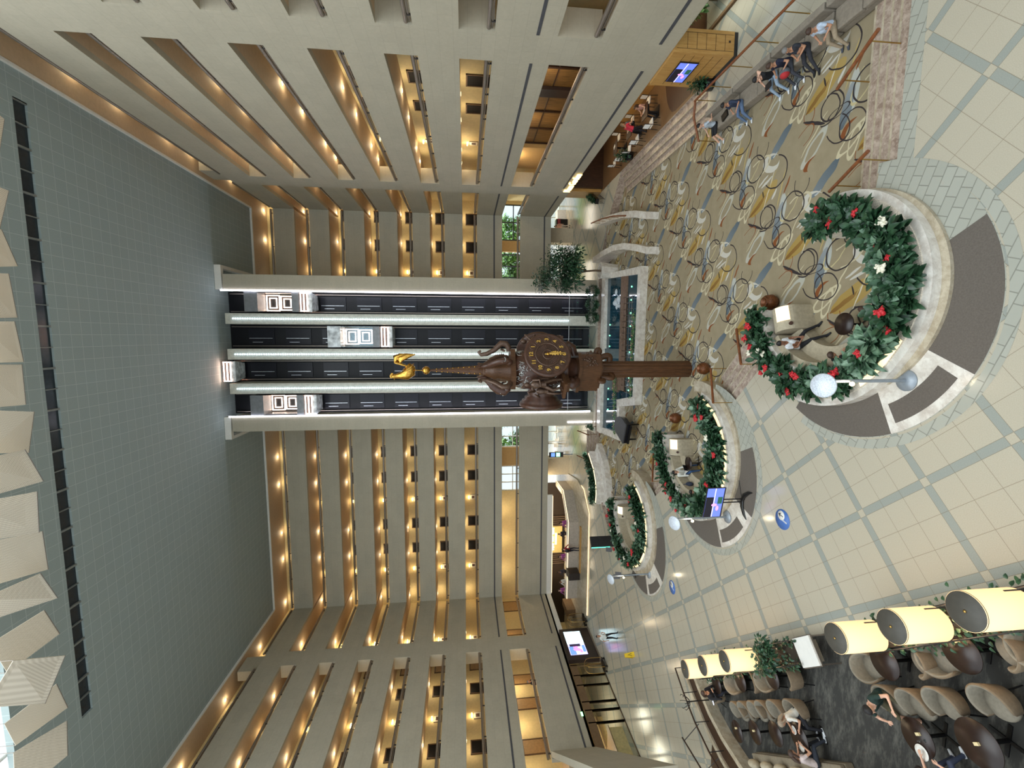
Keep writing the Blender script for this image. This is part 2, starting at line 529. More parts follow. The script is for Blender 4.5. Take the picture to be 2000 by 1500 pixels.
def copy_tree(o, parent=None):
    c = o.copy()
    COL.objects.link(c)
    if parent is not None: c.parent = parent
    for ch in list(o.children): copy_tree(ch, c)
    return c
def clone(o, loc, rz=None, label=None, group=None, scale=None):
    c = copy_tree(o)
    c.location = loc
    if rz is not None: c.rotation_euler = (0, 0, rz)
    if scale is not None: c.scale = (scale,) * 3
    return tag(c, label, None, group)
def struct(name, mb, mats, parent=None):
    o = mb.build(name, mats, parent)
    if parent is None: o['kind'] = 'structure'
    return o
ORD = ['first', 'second', 'third', 'fourth', 'fifth', 'sixth', 'seventh', 'eighth', 'ninth', 'tenth', 'eleventh', 'twelfth', 'thirteenth', 'fourteenth', 'fifteenth', 'sixteenth', 'seventeenth', 'eighteenth', 'nineteenth', 'twentieth']
def text_mesh(body, size, extrude, mat, name, parent, X, align='CENTER', squeeze=1.0, bold=0.0):
    cu = bpy.data.curves.new(name, 'FONT')
    cu.body, cu.size, cu.extrude, cu.align_x, cu.align_y = body, size, extrude, align, 'CENTER'
    cu.offset = bold
    tmp = bpy.data.objects.new(name, cu)
    COL.objects.link(tmp)
    dg = bpy.context.evaluated_depsgraph_get()
    me = bpy.data.meshes.new_from_object(tmp.evaluated_get(dg))
    bpy.data.objects.remove(tmp)
    bpy.data.curves.remove(cu)
    if squeeze != 1.0: me.transform(Matrix.Diagonal((squeeze, 1, 1, 1)))
    me.transform(X)
    me.materials.clear()
    me.materials.append(MATS[mat])
    o = bpy.data.objects.new(name, me)
    COL.objects.link(o)
    if parent: o.parent = parent
    return o
def basis(xa, ya, org):
    """matrix whose x and y axes are xa, ya"""
    xa, ya = Vector(xa).normalized(), Vector(ya).normalized()
    za = xa.cross(ya)
    m = Matrix.Identity(4)
    for i in range(3): m[i][0], m[i][1], m[i][2], m[i][3] = xa[i], ya[i], za[i], org[i]
    return m

# ------------------------------------------------------------------ building shell
XR, XL, YB, ZC = 11.55, -27.5, 44.0, 30.59
SOF = [2.72, 7.52, 11.33, 14.42, 17.46, 20.5, 23.68, 26.76]     # underside of each band
PAR = [5.75, 9.95, 13.05, 16.05, 19.15, 22.32, 25.42, 28.6]      # top of each parapet
LIFT_L, LIFT_R, LIFT_Y = -7.81, 4.75, 37.4
class Side:
    """a = along the wall, d = depth behind the parapet face"""
    def __init__(s, name, kind, depth, a0, a1, segs, piers, order, title):
        s.name, s.kind, s.depth, s.a0, s.a1, s.segs, s.piers, s.order, s.title = name, kind, depth, a0, a1, segs, piers, order, title
    def p(s, a, d, z):
        return {'R': (XR + d, a, z), 'L': (XL - d, a, z), 'B': (a, YB + d, z)}[s.kind]
    def box(s, mb, a0, a1, d0, d1, z0, z1, m=0):
        p, q = s.p(a0, d0, z0), s.p(a1, d1, z1)
        mb.box(min(p[0], q[0]), min(p[1], q[1]), z0, max(p[0], q[0]), max(p[1], q[1]), z1, m)
SIDES = [
    Side('right', 'R', 2.2, 2.0, 44.0, [(2.0, 18.2), (20.0, 35.6), (37.5, 44.0)], [(18.2, 20.0), (35.6, 37.5)], 'yzx', 'restaurant-side wall'),
    Side('left', 'L', 2.2, 8.0, 44.0, [(8.0, 18.0), (19.6, 36.0), (37.7, 44.0)], [(18.0, 19.6), (36.0, 37.7)], 'yzx', 'reception-side wall'),
    Side('back_right', 'B', 3.3, LIFT_R, XR, [(LIFT_R, XR)], [], 'xzy', 'back wall beside the fig tree'),
    Side('back_left', 'B', 3.3, XL, LIFT_L, [(XL, LIFT_L)], [], 'xzy', 'back wall above reception'),
]
def galleries():
    ntrim = 0
    for sd in SIDES:
        cm = 'concrete_back' if sd.kind == 'B' else 'concrete_side'
        mb = MB()
        for i in range(8):
            top = PAR[i]
            if sd.kind == 'L' and i == 0:
                sd.box(mb, 25.6, sd.a1, 0, 0.28, SOF[i], top)
            else:
                sd.box(mb, sd.a0, sd.a1, 0, 0.28, SOF[i], top)
        for a0, a1 in sd.piers:
            for i in range(8):
                sd.box(mb, a0, a1, 0.0 if i < 7 else 0.28, 1.1, PAR[i], SOF[i + 1] if i < 7 else 30.2)
        struct('wall_' + sd.name, mb, cm)
        cor = MB()
        ext = 2.2
        b0, b1 = (sd.a0, sd.a1 + 3.3) if sd.kind != 'B' else ((sd.a0, sd.a1 + ext) if sd.a1 > 0 else (sd.a0 - ext, sd.a1))
        sd.box(cor, b0, b1, sd.depth, sd.depth + 0.15, 7.4 if sd.kind == 'B' else 4.6, ZC)
        for q0, q1 in ([(-29.7, -16.95), (-8.55, LIFT_L)] if sd.name == 'back_left' else [(LIFT_R, 4.85), (13.45, 13.9)] if sd.name == 'back_right' else []):
            sd.box(cor, q0, q1, 2.9, 3.05, 4.6, 7.5)
        struct('wall_corridor_' + sd.name, cor, 'paint_cream')
        sl = MB()
        if sd.kind == 'B': b0, b1 = sd.a0, sd.a1
        for i in range(1, 8):
            sd.box(sl, b0, b1, 0.28, sd.depth, SOF[i], PAR[i] - 1.05)
        sd.box(sl, b0, b1, 0.28, sd.depth, SOF[0], PAR[0] - 1.05)
        struct('ceiling_gallery_' + sd.name, sl, 'paint_salmon')
        top = MB()
        sd.box(top, b0, b1, 0.0, sd.depth, ZC - 0.12, ZC + 0.1)
        struct('ceiling_top_gallery_' + sd.name, top, 'paint_salmon')
        tr = MB()
        sd.box(tr, sd.a0, sd.a1, -0.06, 0.06, ZC - 0.16, ZC)
        struct('trim_%d' % (ntrim + 1), tr, 'paint_white')
        ntrim += 1
        # dark strips on the lower bands: shade of the reveals put into colour
        gv = MB()
        for a0, a1 in sd.segs:
            sd.box(gv, a0, a1, -0.012, 0.1, 8.23, 8.36)
            if sd.kind == 'L': a0 = max(a0, 25.8)
            if a1 > a0: sd.box(gv, a0, a1, -0.012, 0.1, 3.30, 3.43)
        struct('trim_%d' % (ntrim + 1), gv, 'groove')
        ntrim += 1
    return ntrim
NTRIM = galleries()

# mezzanine balcony that steps out at 45 degrees in the near left corner
mb = MB()
c0, c1 = Vector((XL, 25.75)), Vector((-17.6, 15.2))
nrm = Vector((c1.y - c0.y, -(c1.x - c0.x))).normalized()
def strip(z0, z1, t0, t1):
    p = [c0 - nrm * t0, c1 - nrm * t0, c1 - nrm * t1, c0 - nrm * t1]
    mb.prism([(q.x, q.y) for q in p], z0, z1)
strip(2.72, 5.75, -0.02, 0.3)
struct('wall_left_corner', mb, 'concrete_side')
mb = MB(); strip(3.30, 3.43, -0.04, 0.1); struct('trim_40', mb, 'groove')  # dark strip for the reveal's shade on the corner piece

# main ceiling with a row of dark recessed panes
mb = MB()
S0, S1 = 22.51, 23.16
mb.box(XL, S1, ZC, XR, 44.2, ZC + 0.3)
mb.box(XL, 19.3, ZC, XR, S0, ZC + 0.3)
mb.box(XL, S0, ZC, -19.3, S1, ZC + 0.3)
mb.box(10.22, S0, ZC, XR, S1, ZC + 0.3)
struct('ceiling', mb, 'ceiling_tiles')
M('slot_dark', (40, 48, 54), 0.2)
M('slot_frame', (120, 124, 120), 0.5)
npane = 30
for k in range(npane):
    x0 = -19.3 + (10.22 + 19.3) * k / npane
    x1 = -19.3 + (10.22 + 19.3) * (k + 1) / npane
    mb = MB(); mb.box(x0 + 0.02, S0, ZC + 0.10, x1 - 0.02, S1, ZC + 0.14)
    o = struct('window_%d' % (k + 1), mb, 'slot_dark')
    fr = MB(); fr.box(x1 - (0.045 if k % 2 else 0.02), S0, ZC + 0.0, x1 + (0.045 if k % 2 else 0.02), S1, ZC + 0.2)
    fr.build('frame', 'slot_frame', o)
# glazed roof beyond the ceiling edge: sloping bars over the near half
mb = MB()
for x in range(-26, 12, 4):
    mb.tube([(x, 19.4, ZC + 0.4), (x, -4, ZC + 1.6)], 0.09, 6)
for y in (3, 9, 15):
    mb.tube([(XL, y, ZC + 1.0), (XR, y, ZC + 1.0)], 0.1, 6)
struct('ceiling_skylight_frame', mb, 'paint_white')

# ------------------------------------------------------------------ handrails, one per gallery opening
LEVEL = ['mezzanine', 'second gallery', 'third gallery', 'fourth gallery', 'fifth gallery', 'sixth gallery', 'seventh gallery', 'top gallery']
POST = None
def handrails():
    pm = MB(); pm.box(-0.03, -0.03, 0, 0.03, 0.03, 0.24)
    post_me = pm.mesh('post', 'metal_dark')
    for sd in SIDES:
        for si, (a0, a1) in enumerate(sd.segs):
            for i in range(8):
                b0, b1 = a0, a1
                if sd.kind == 'L' and i == 0:
                    if a1 < 25.7: continue
                    b0 = max(a0, 25.7)
                if sd.kind != 'B':
                    if b1 > 43: b1 = 43.92
                z = PAR[i] + 0.24
                mb = MB()
                mb.tube([sd.p(b0 + 0.03, 0.12, z), sd.p(b1 - 0.03, 0.12, z)], 0.085, 8)
                mb.tube([sd.p(b0 + 0.03, 0.12, z - 0.13), sd.p(b1 - 0.03, 0.12, z - 0.13)], 0.028, 6)
                o = mb.build('handrail', 'steel_rail')
                where = 'on the %s' % sd.title
                if len(sd.segs) > 1:
                    where += ', %s bay from the back' % ORD[len(sd.segs) - 1 - si]
                tag(o, 'steel handrail of the %s %s' % (LEVEL[i], where), 'handrail', 'gallery handrails')
                n = max(2, int((b1 - b0) / 2.2))
                for k in range(n):
                    q = bpy.data.objects.new('post', post_me); COL.objects.link(q); q.parent = o
                    a = b0 + 0.4 + (b1 - b0 - 0.8) * k / (n - 1)
                    q.location = sd.p(a, 0.12, PAR[i])
handrails()

# ------------------------------------------------------------------ corridor doors, pictures and downlights
M('door_black', (15, 12, 12), 0.6, spec=0.2)
M('door_beige', (176, 142, 96), 0.5)
M('art_print', (96, 74, 66), 0.6, var=0.6, scale=9)
M('picture_mat', (226, 218, 200), 0.6)
M('wood_frame', (92, 66, 40), 0.45)
DOORN = [0]
def gallery_door(sd, a, z, mat='door_black', wd=0.98, h=2.05):
    DOORN[0] += 1
    d = sd.depth
    mb = MB(); sd.box(mb, a - wd / 2, a + wd / 2, d - 0.04, d + 0.02, z, z + h)
    o = struct('door_%d' % DOORN[0], mb, mat)
    fr = MB()
    for q in (a - wd / 2 - 0.04, a + wd / 2 + 0.04): sd.box(fr, q - 0.04, q + 0.04, d - 0.06, d, z, z + h + 0.08)
    sd.box(fr, a - wd / 2 - 0.08, a + wd / 2 + 0.08, d - 0.06, d, z + h, z + h + 0.08)
    fr.build('frame', 'wood_frame', o)
    hd = MB(); hd.tube([sd.p(a + wd * 0.38, d - 0.05, z + 1.02), sd.p(a + wd * 0.38, d - 0.1, z + 1.02), sd.p(a + wd * 0.25, d - 0.1, z + 1.02)], 0.015, 6)
    hd.build('handle', 'brass', o)
PIC = [0]
def picture(sd, a, i):
    z = PAR[i] - 1.05
    d = sd.depth
    o = empty('framed_picture', sd.p(a, d, z + 1.55), 0, 'small lit framed print, %s %s' % (LEVEL[i], PLACE[(sd.name, round(a, 1))]), 'picture', 'corridor pictures')
    org = o.location.copy()
    def part(name, w, h, t, mat, dz=0, dd=0.0):
        mb = MB(); sd.box(mb, a - w / 2, a + w / 2, d - t - dd, d - dd, z + 1.55 - h / 2 + dz, z + 1.55 + h / 2 + dz)
        q = mb.build(name, mat, o); q.location = -org
    part('frame', 0.62, 0.62, 0.03, 'wood_frame')
    part('mat', 0.56, 0.56, 0.04, 'picture_mat')
    part('print', 0.3, 0.3, 0.045, 'art_print')
    part('picture_lamp', 0.3, 0.05, 0.14, 'lamp_warm', 0.46)
    point('picture_lamp_glow', Vector(sd.p(a, d - 0.25, z + 1.95)) - org, 5, (1, 0.78, 0.45), 0.06, o)
LAMPS = {}
dl_me = MB().lathe([(0.0, -0.02), (0.085, -0.02), (0.095, 0.0)], n=12).mesh('lens', 'lamp_warm')
rg_me = MB().lathe([(0.095, 0.0), (0.095, -0.03), (0.125, -0.02), (0.125, 0.0)], n=12).mesh('ring', 'paint_white')
def downlight(sd, a, i, dd, where):
    z = (SOF[i + 1] if i < 7 else ZC - 0.12) - 0.005
    o = empty('downlight', sd.p(a, dd, z), 0, 'recessed downlight of the %s, %s' % (LEVEL[i], where), 'downlight', 'corridor downlights')
    for nm, me in (('lens', dl_me), ('ring', rg_me)):
        q = bpy.data.objects.new(nm, me); COL.objects.link(q); q.parent = o
    h = z - (PAR[i] - 1.05)
    point('downlight_glow', (0, 0, -0.22), 13 if i else 34, (1.0, 0.83, 0.55), 0.09, o)
SR, SL, SBR, SBL = SIDES
PLACE = {}
def corridors():
    right_d = [10.4, 11.6, 25.6, 28.6]
    left_d = [34.5, 29.1, 15.0]
    bl_d = [-12.35, -15.2, -20.4, -23.2]
    br_d = [9.1, 11.9]
    right_p, left_p, bl_p, br_p = [33.5, 39.5], [31.8, 40.9], [-17.7, -25.6], [6.5]
    for a, t in zip(right_p, ('of the restaurant-side wall, middle bay', 'of the restaurant-side wall, bay by the corner')): PLACE[('right', round(a, 1))] = t
    for a, t in zip(left_p, ('of the reception-side wall, middle bay', 'of the reception-side wall, bay by the corner')): PLACE[('left', round(a, 1))] = t
    for a, t in zip(bl_p, ('of the back wall, nearer the lifts', 'of the back wall, nearer the reception-side corner')): PLACE[('back_left', round(a, 1))] = t
    PLACE[('back_right', 6.5)] = 'of the back wall, above the fig tree'
    for i in range(1, 8):
        z = PAR[i] - 1.05
        for a in right_d: gallery_door(SR, a, z)
        for a in left_d: gallery_door(SL, a, z)
        for a in bl_d: gallery_door(SBL, a, z)
        for a in br_d: gallery_door(SBR, a, z)
        gallery_door(SL, 37.1, z, 'door_beige', 0.95)
        if i < 7:
            for a in right_p: picture(SR, a, i)
            for a in left_p: picture(SL, a, i)
            for a in bl_p: picture(SBL, a, i)
            for a in br_p: picture(SBR, a, i)
        for k, a in enumerate((40.6, 35.1, 32.7, 28.4, 25.5, 12.5)): downlight(SR, a, i, 1.4, '%s from the back on the restaurant-side wall' % ORD[k])
        for k, a in enumerate((40.6, 34.5, 28.9, 16.5)): downlight(SL, a, i, 1.45, '%s from the back on the reception-side wall' % ORD[k])
        for k, a in enumerate((-12.44, -15.34, -20.59, -23.49, -28.3)): downlight(SBL, a, i, 2.6, '%s from the lifts above reception' % ORD[k])
        for k, a in enumerate((9.22, 12.0)): downlight(SBR, a, i, 2.6, '%s from the lifts above the fig tree' % ORD[k])
corridors()

# ------------------------------------------------------------------ mezzanine rooms
M('pale_panel', (206, 170, 112), 0.6, var=0.04)
M('grey_panel', (150, 140, 128), 0.6)
for a, wd in ((45.5, 1.6), (41.2, 0.7), (35.05, 0.95), (32.5, 1.0), (28.7, 1.1)):
    gallery_door(SL, a, 4.7, 'door_beige', wd, 2.5)
for x, wd in ((-17.9, 1.0), (-25.5, 0.8)): gallery_door(SBL, x, 4.7, 'door_beige', wd, 2.4)
for k, a in enumerate((40.0, 34.0, 30.5, 26.5)):
    downlight(SL, a, 0, 1.2, '%s from the back on the reception-side wall' % ORD[k])
for k, a in enumerate((-19.0, -22.5, -26.0)): downlight(SBL, a, 0, 1.6, '%s from the lifts above reception' % ORD[k])
for k, a in enumerate((40.5, 33.5, 28.5, 23.5, 14.0)): downlight(SR, a, 0, 1.0, '%s from the back on the restaurant-side wall' % ORD[k])
# glazed restaurant fronts on the right mezzanine
wn = 100
for k, a in enumerate((9.5, 11.5, 13.5, 15.5, 21.2, 23.4, 25.6, 27.8, 30.0)):
    wn += 1
    mb = MB(); SR.box(mb, a + 0.06, a + 2.1, 1.9, 1.96, 4.75, 7.45)
    o = struct('window_%d' % wn, mb, 'wood_curtain')
    fr = MB()
    for q in (a, a + 2.14): SR.box(fr, q - 0.04, q + 0.04, 1.82, 1.95, 4.7, 7.5)
    for z in (4.75, 6.35, 7.45): SR.box(fr, a, a + 2.14, 1.84, 1.92, z - 0.03, z + 0.03)
    fr.build('frame', 'wood_dark', o)
M('screen_panel', (48, 36, 34), 0.5)
mb = MB(); SR.box(mb, 20.1, 21.1, 1.7, 1.9, 4.7, 7.5); SR.box(mb, 25.1, 25.9, 1.7, 1.88, 4.7, 7.5)
struct('wall_mezzanine_panels', mb, 'screen_panel')
mb = MB(); SR.box(mb, 32.3, 36.2, 1.6, 1.9, 4.7, 7.5); struct('wall_mezzanine_lit', mb, 'pale_panel')  # stretch of wall in one even pale colour
# windows to the outside behind the back mezzanine
M('frame_white', (220, 222, 220), 0.5)
def outside_window(n, x0, x1, y, z0, z1, nx, nz, mat='frame_white'):
    mb = MB(); mb.box(x0, y, z0, x1, y + 0.02, z1)
    o = struct('window_%d' % n, mb, 'glass')
    fr = MB()
    for k in range(nx + 1):
        x = x0 + (x1 - x0) * k / nx
        fr.box(x - 0.05, y - 0.08, z0, x + 0.05, y + 0.08, z1)
    for k in range(nz + 1):
        z = z0 + (z1 - z0) * k / nz
        fr.box(x0, y - 0.06, z - 0.05, x1, y + 0.06, z + 0.05)
    fr.build('frame', mat, o)
    return o
outside_window(130, -12.0, -8.6, 47.0, 4.7, 7.5, 3, 2)
outside_window(131, -16.9, -14.2, 47.0, 4.7, 7.5, 3, 2)
outside_window(132, 9.9, 13.4, 47.0, 4.7, 7.5, 2, 2, 'metal_dark')
outside_window(133, 4.9, 8.4, 47.0, 4.7, 7.5, 3, 1, 'metal_dark')

# ------------------------------------------------------------------ lift tower
mb = MB(); mb.box(3.55, LIFT_Y, 0, LIFT_R, 46.5, 30.0); struct('wall_lift_right', mb, 'concrete_back')
mb = MB(); mb.box(LIFT_L, LIFT_Y, 0, -6.62, 46.5, 30.0); struct('wall_lift_left', mb, 'concrete_back')
mb = MB()
for x0, x1 in ((3.55, 5.45), (-8.45, -6.62)): mb.box(x0, LIFT_Y - 0.02, 30.1, x1, 37.75, ZC - 0.01)
mb.box(5.2, 37.7, 30.1, 5.45, 44, ZC - 0.01); mb.box(-8.45, 37.7, 30.1, -8.2, 44, ZC - 0.01)
struct('trim_50', mb, 'paint_white')
M('shaft_black', (15, 15, 20), 0.4, spec=0.3)
M('shaft_panel', (24, 24, 33), 0.3, spec=0.3)
M('shaft_glint', (225, 228, 235), 0.3, 0.7)
mb = MB(); mb.box(-6.62, 39.3, 0, 3.55, 39.5, ZC)
struct('wall_lift_back', mb, 'shaft_black')
BAYS = [(3.55, 1.72), (0.88, -1.10), (-1.95, -3.88), (-4.72, -6.62)]
MULL = [(0.88, 1.72), (-1.95, -1.10), (-4.72, -3.88)]
M('mullion', (196, 194, 180), 0.5)
for k, (x0, x1) in enumerate(MULL):
    mb = MB(); mb.box(x0, LIFT_Y, 0.0, x1, 39.3, 30.0)
    struct('column_%d' % (k + 1), mb, 'mullion')
    st = MB()
    for q in range(150):
        z = 2.4 + (29.4 - 2.4) * q / 149
        st.sph(((x0 + x1) / 2, LIFT_Y - 0.06, z), 0.047, 6, 4)
    o = st.build('light_strip', 'led_cool')
    tag(o, 'vertical line of small blue-white LED dots on the lift column %s' % ('nearest the fig tree', 'between the two middle shafts', 'nearest reception')[k], 'light strip', 'LED dot strips on the lift columns')
for k, (x, nm) in enumerate(((3.49, 'fig-tree side'), (-6.56, 'reception side'))):
    mb = MB(); mb.box(x - 0.05, LIFT_Y - 0.06, 0.3, x + 0.05, LIFT_Y - 0.0, 30.2)
    tag(mb.build('light_strip', 'led_white'), 'continuous white LED line down the %s edge of the lift tower' % nm, 'light strip')
mb = MB(); mb.box(-7.55, LIFT_Y - 0.05, 0.1, -7.45, LIFT_Y, 2.3)
tag(mb.build('light_strip', 'led_white'), 'short white light line low on the lift pillar beside the piano', 'light strip')
pt = MB()
for b, (x1, x0) in enumerate(BAYS):
    mb = MB(); gl = MB(); rl = MB()
    for i in range(11):
        z = 0.3 + 2.95 * i
        if z > 30: break
        h = min(2.05, 30.2 - z)
        if h < 0.5: break
        mb.box(x0 + 0.35, 39.22, z + 0.25, x1 - 0.35, 39.29, min(z + 0.25 + h, 30.5))
        gl.box((x0 + x1) / 2 - 0.016 - 0.15, 39.17, z + 0.4, (x0 + x1) / 2 + 0.016 - 0.15, 39.24, min(z + 0.2 + h, 30.4))
        gl.box(x0 + 0.5, 39.18, z + 1.2, x0 + 0.53, 39.24, z + 2.0)
    o = tag(mb.build('lift_door_panels', 'shaft_panel'), 'stack of dark lift landing panels in the %s lift shaft counted from the fig tree' % ORD[b], 'lift shaft panels', 'lift shaft linings')
    gl.build('door_joint', 'shaft_glint', o)  # bright strips imitate reflections on the dark shaft lining
    for x in (x0 + 0.2, x1 - 0.2): rl.box(x - 0.03, 38.9, 0.0, x + 0.03, 39.0, 30.3)
    tag(rl.build('guide_rail', 'steel_rail'), 'pair of steel guide rails in the %s lift shaft counted from the fig tree' % ORD[b], 'guide rail', 'lift guide rails')
# glass screens at the foot of the shafts
for b, (x1, x0) in enumerate(BAYS):
    mb = MB(); mb.box(x0, LIFT_Y - 0.12, 0.0, x1, LIFT_Y - 0.10, 2.35)
    o = tag(mb.build('glass_screen', 'glass'), 'clear glass screen at the foot of the %s lift shaft counted from the fig tree' % ORD[b], 'glass screen', 'lift pit screens')
    e = MB(); e.box(x0, LIFT_Y - 0.14, 2.33, x1, LIFT_Y - 0.08, 2.37); e.build('top_edge', 'shaft_glint', o)
# cars
M('car_grey', (128, 130, 132), 0.4, 0.3)
M('car_mirror', (150, 158, 166), 0.08, 0.9)
M('car_dark', (70, 62, 60), 0.3)
M('car_light', (255, 226, 210), emit=5.5)
M('car_marble', (200, 206, 208), 0.2, var=0.5, scale=3)
def lift_car(x1, x0, z0, label, bright):
    y0, y1 = LIFT_Y + 0.02, 39.0
    xa, xb = x0 + 0.14, x1 - 0.14
    o = empty('lift_car', ((xa + xb) / 2, 38.2, z0), 0, label, 'lift', 'glass lift cars')
    L = -o.location
    def part(n, mb, mat): mb.build(n, mat, o).location = L
    mb = MB(); mb.box(xa, y0, z0 + 4.15, xb, y1, z0 + 5.15); part('roof_housing', mb, 'car_marble' if bright else 'car_grey')
    mb = MB(); mb.box(xa, y0, z0 + 1.0, xb, y1, z0 + 1.55); part('floor_panel', mb, 'car_grey')
    mb = MB(); mb.box(xa, y1 - 0.06, z0 + 1.55, xb, y1, z0 + 4.15); mb.box(xa, y0 + 0.3, z0 + 1.55, xa + 0.04, y1, z0 + 4.15); mb.box(xb - 0.04, y0 + 0.3, z0 + 1.55, xb, y1, z0 + 4.15)
    part('cabin_wall', mb, 'car_mirror' if bright else 'car_dark')
    mb = MB(); mb.box(xa, y0, z0 + 1.55, xb, y0 + 0.02, z0 + 4.15); part('glass_front', mb, 'glass')
    cx = (xa + xb) / 2
    mb = MB()
    def loop(w, z1, z2, y):
        t = 0.035
        mb.box(cx - w, y, z1 - t, cx + w, y + 0.05, z1 + t); mb.box(cx - w, y, z2 - t, cx + w, y + 0.05, z2 + t)
        mb.box(cx - w - t, y, z1 - t, cx - w + t, y + 0.05, z2 + t); mb.box(cx + w - t, y, z1 - t, cx + w + t, y + 0.05, z2 + t)
    for q in range(2):
        loop(0.62 - q * 0.06, 3.06 + z0 - q * 1.12, z0 + 4.05 - q * 1.12, y1 - 0.12)
        loop(0.4 - q * 0.05, 3.28 + z0 - q * 1.12, z0 + 3.82 - q * 1.12, y1 - 0.12)
    part('light_frame', mb, 'car_light')
    mb = MB(); 
    for z1, z2 in ((0.36, 0.6), (0.62, 0.86)):
        t = 0.035
        for z in (z1, z2): mb.box(xa + 0.06, y0 - 0.05, z0 + z - t, xb - 0.06, y0 + 0.02, z0 + z + t)
        for x in (xa + 0.06, xb - 0.06): mb.box(x - t, y0 - 0.05, z0 + z1 - t, x + t, y0 + 0.02, z0 + z2 + t)
    part('light_bars', mb, 'car_light')
    mb = MB(); mb.box(xa + 0.1, y0 + 0.02, z0 + 0.3, xb - 0.1, y1, z0 + 1.0); part('under_housing', mb, 'car_dark')
    mb = MB(); mb.prism([(xa, y0), (xb, y0), (xb - 0.2, y1), (xa + 0.2, y1)], z0, z0 + 0.3); part('skirt', mb, 'car_marble')
lift_car(*BAYS[0], 23.38, 'glass lift car with glowing square frames, high in the shaft nearest the fig tree', False)
lift_car(*BAYS[1], 17.14, 'brightly mirrored glass lift car half way up its shaft', True)
lift_car(*BAYS[2], 29.5, 'lift car touching the ceiling, only its lit underside showing', False)
lift_car(*BAYS[3], 23.38, 'glass lift car with glowing square frames, high in the shaft nearest reception', False)

# ------------------------------------------------------------------ hanging fabric panels under the roof glazing
def panels():
    spec = [[(6.73, 15.4, 25.16), (7.02, 17.0, 26.16), (6.0, 17.2, 26.61), (5.71, 15.6, 25.67)],
            [(4.49, 15.0, 25.22), (4.65, 16.6, 25.92), (3.42, 16.8, 26.52), (3.37, 15.2, 25.82)],
            [(3.16, 15.6, 26.24), (3.54, 17.2, 26.81), (2.35, 17.4, 26.62), (2.08, 15.8, 26.27)],
            [(1.87, 15.4, 26.05), (2.05, 17.0, 26.57), (0.58, 17.2, 26.64), (0.49, 15.6, 26.4)],
            [(0.4, 15.8, 26.61), (0.45, 17.4, 26.92), (-0.98, 17.6, 26.96), (-0.94, 16.0, 26.96)],
            [(-0.94, 15.4, 26.37), (-1.04, 17.0, 26.49), (-2.47, 17.2, 26.69), (-2.38, 15.6, 26.73)],
            [(-2.43, 15.9, 27.03), (-2.78, 17.5, 26.72), (-4.33, 17.7, 27.23), (-3.94, 16.1, 27.1)],
            [(-4.02, 15.2, 26.82), (-4.0, 16.8, 26.53), (-5.22, 17.0, 26.24), (-5.26, 15.4, 26.72)],
            [(-5.49, 15.6, 27.24), (-5.66, 17.2, 26.66), (-7.28, 17.4, 26.93), (-6.91, 15.8, 27.6)],
            [(-7.01, 16.0, 27.5), (-7.33, 17.6, 27.0), (-8.93, 17.8, 27.13), (-8.69, 16.2, 27.73)],
            [(-8.67, 15.4, 27.11), (-8.67, 17.0, 26.69), (-9.77, 17.2, 26.39), (-9.57, 15.6, 27.25)],
            [(-10.43, 15.7, 27.29), (-10.28, 17.3, 26.98), (-11.39, 17.5, 26.73), (-11.67, 15.9, 27.08)],
            [(-10.59, 15.0, 25.96), (-11.66, 16.6, 25.83), (-13.66, 16.8, 26.86), (-12.34, 15.2, 27.18)],
            [(-13.5, 15.8, 27.28), (-13.37, 17.4, 26.95), (-14.56, 17.6, 26.83), (-14.54, 16.0, 27.22)],
            [(-14.26, 15.4, 26.71), (-14.61, 17.0, 26.38), (-16.23, 17.2, 26.67), (-16.22, 15.6, 27.04)]]
    for k, P in enumerate(spec):
        P = [Vector(p) for p in P]
        mb = MB()
        n = (P[1] - P[0]).cross(P[3] - P[0]).normalized() * 0.012
        mb.add([p + n for p in P] + [p - n for p in P], [(0, 1, 2, 3), (7, 6, 5, 4), (0, 4, 5, 1), (1, 5, 6, 2), (2, 6, 7, 3), (3, 7, 4, 0)])
        o = mb.build('hanging_fabric_panel', 'mesh_fabric')
        tag(o, 'woven beige mesh panel under the skylight, %s of the row from the restaurant side' % ORD[k], 'fabric panel', 'mesh panels under the skylight')
        ends = MB()
        for p, q in ((P[1], P[2]),): ends.tube([p, q], 0.02, 6)
        ends.build('edge_bar', 'steel_rail', o)
        wr = MB()
        for p in (P[0], P[3]): wr.tube([p, (p.x, p.y, ZC + 0.9)], 0.01, 4)
        wr.build('wire', 'steel_rail', o)
panels()

# ------------------------------------------------------------------ lobby floor with the sunken carpeted court
CZ = -0.6
PODS = [((1.19, 12.14), 2.93, (0.80, 11.90), 3.69), ((-5.37, 19.77), 3.25, (-5.97, 19.12), 3.65), ((-12.25, 27.27), 3.38, (-12.74, 26.26), 3.55)]
NV, TV = Vector((0.705, 0.709)), Vector((0.709, -0.705))
def pod_path(c, rr, cut, end=None):
    """floor edge round the outer side of a planter ring, from its far side to its near side"""
    c = Vector(c)
    d = cut - c.dot(NV)
    L = math.sqrt(rr * rr - d * d)
    p0, p1 = c + NV * d - TV * L, c + NV * d + TV * L
    if end is not None: p1 = Vector((c.x + math.sqrt(rr * rr - (end - c.y) ** 2), end))
    a0 = math.atan2(p0.y - c.y, p0.x - c.x)
    a1 = math.atan2(p1.y - c.y, p1.x - c.x)
    if a0 < 0: a0 += 2 * PI
    while a1 < a0: a1 += 2 * PI
    n = 28
    return [(c.x + rr * math.cos(a0 + (a1 - a0) * i / n), c.y + rr * math.sin(a0 + (a1 - a0) * i / n)) for i in range(n + 1)]
CUT = 10.3
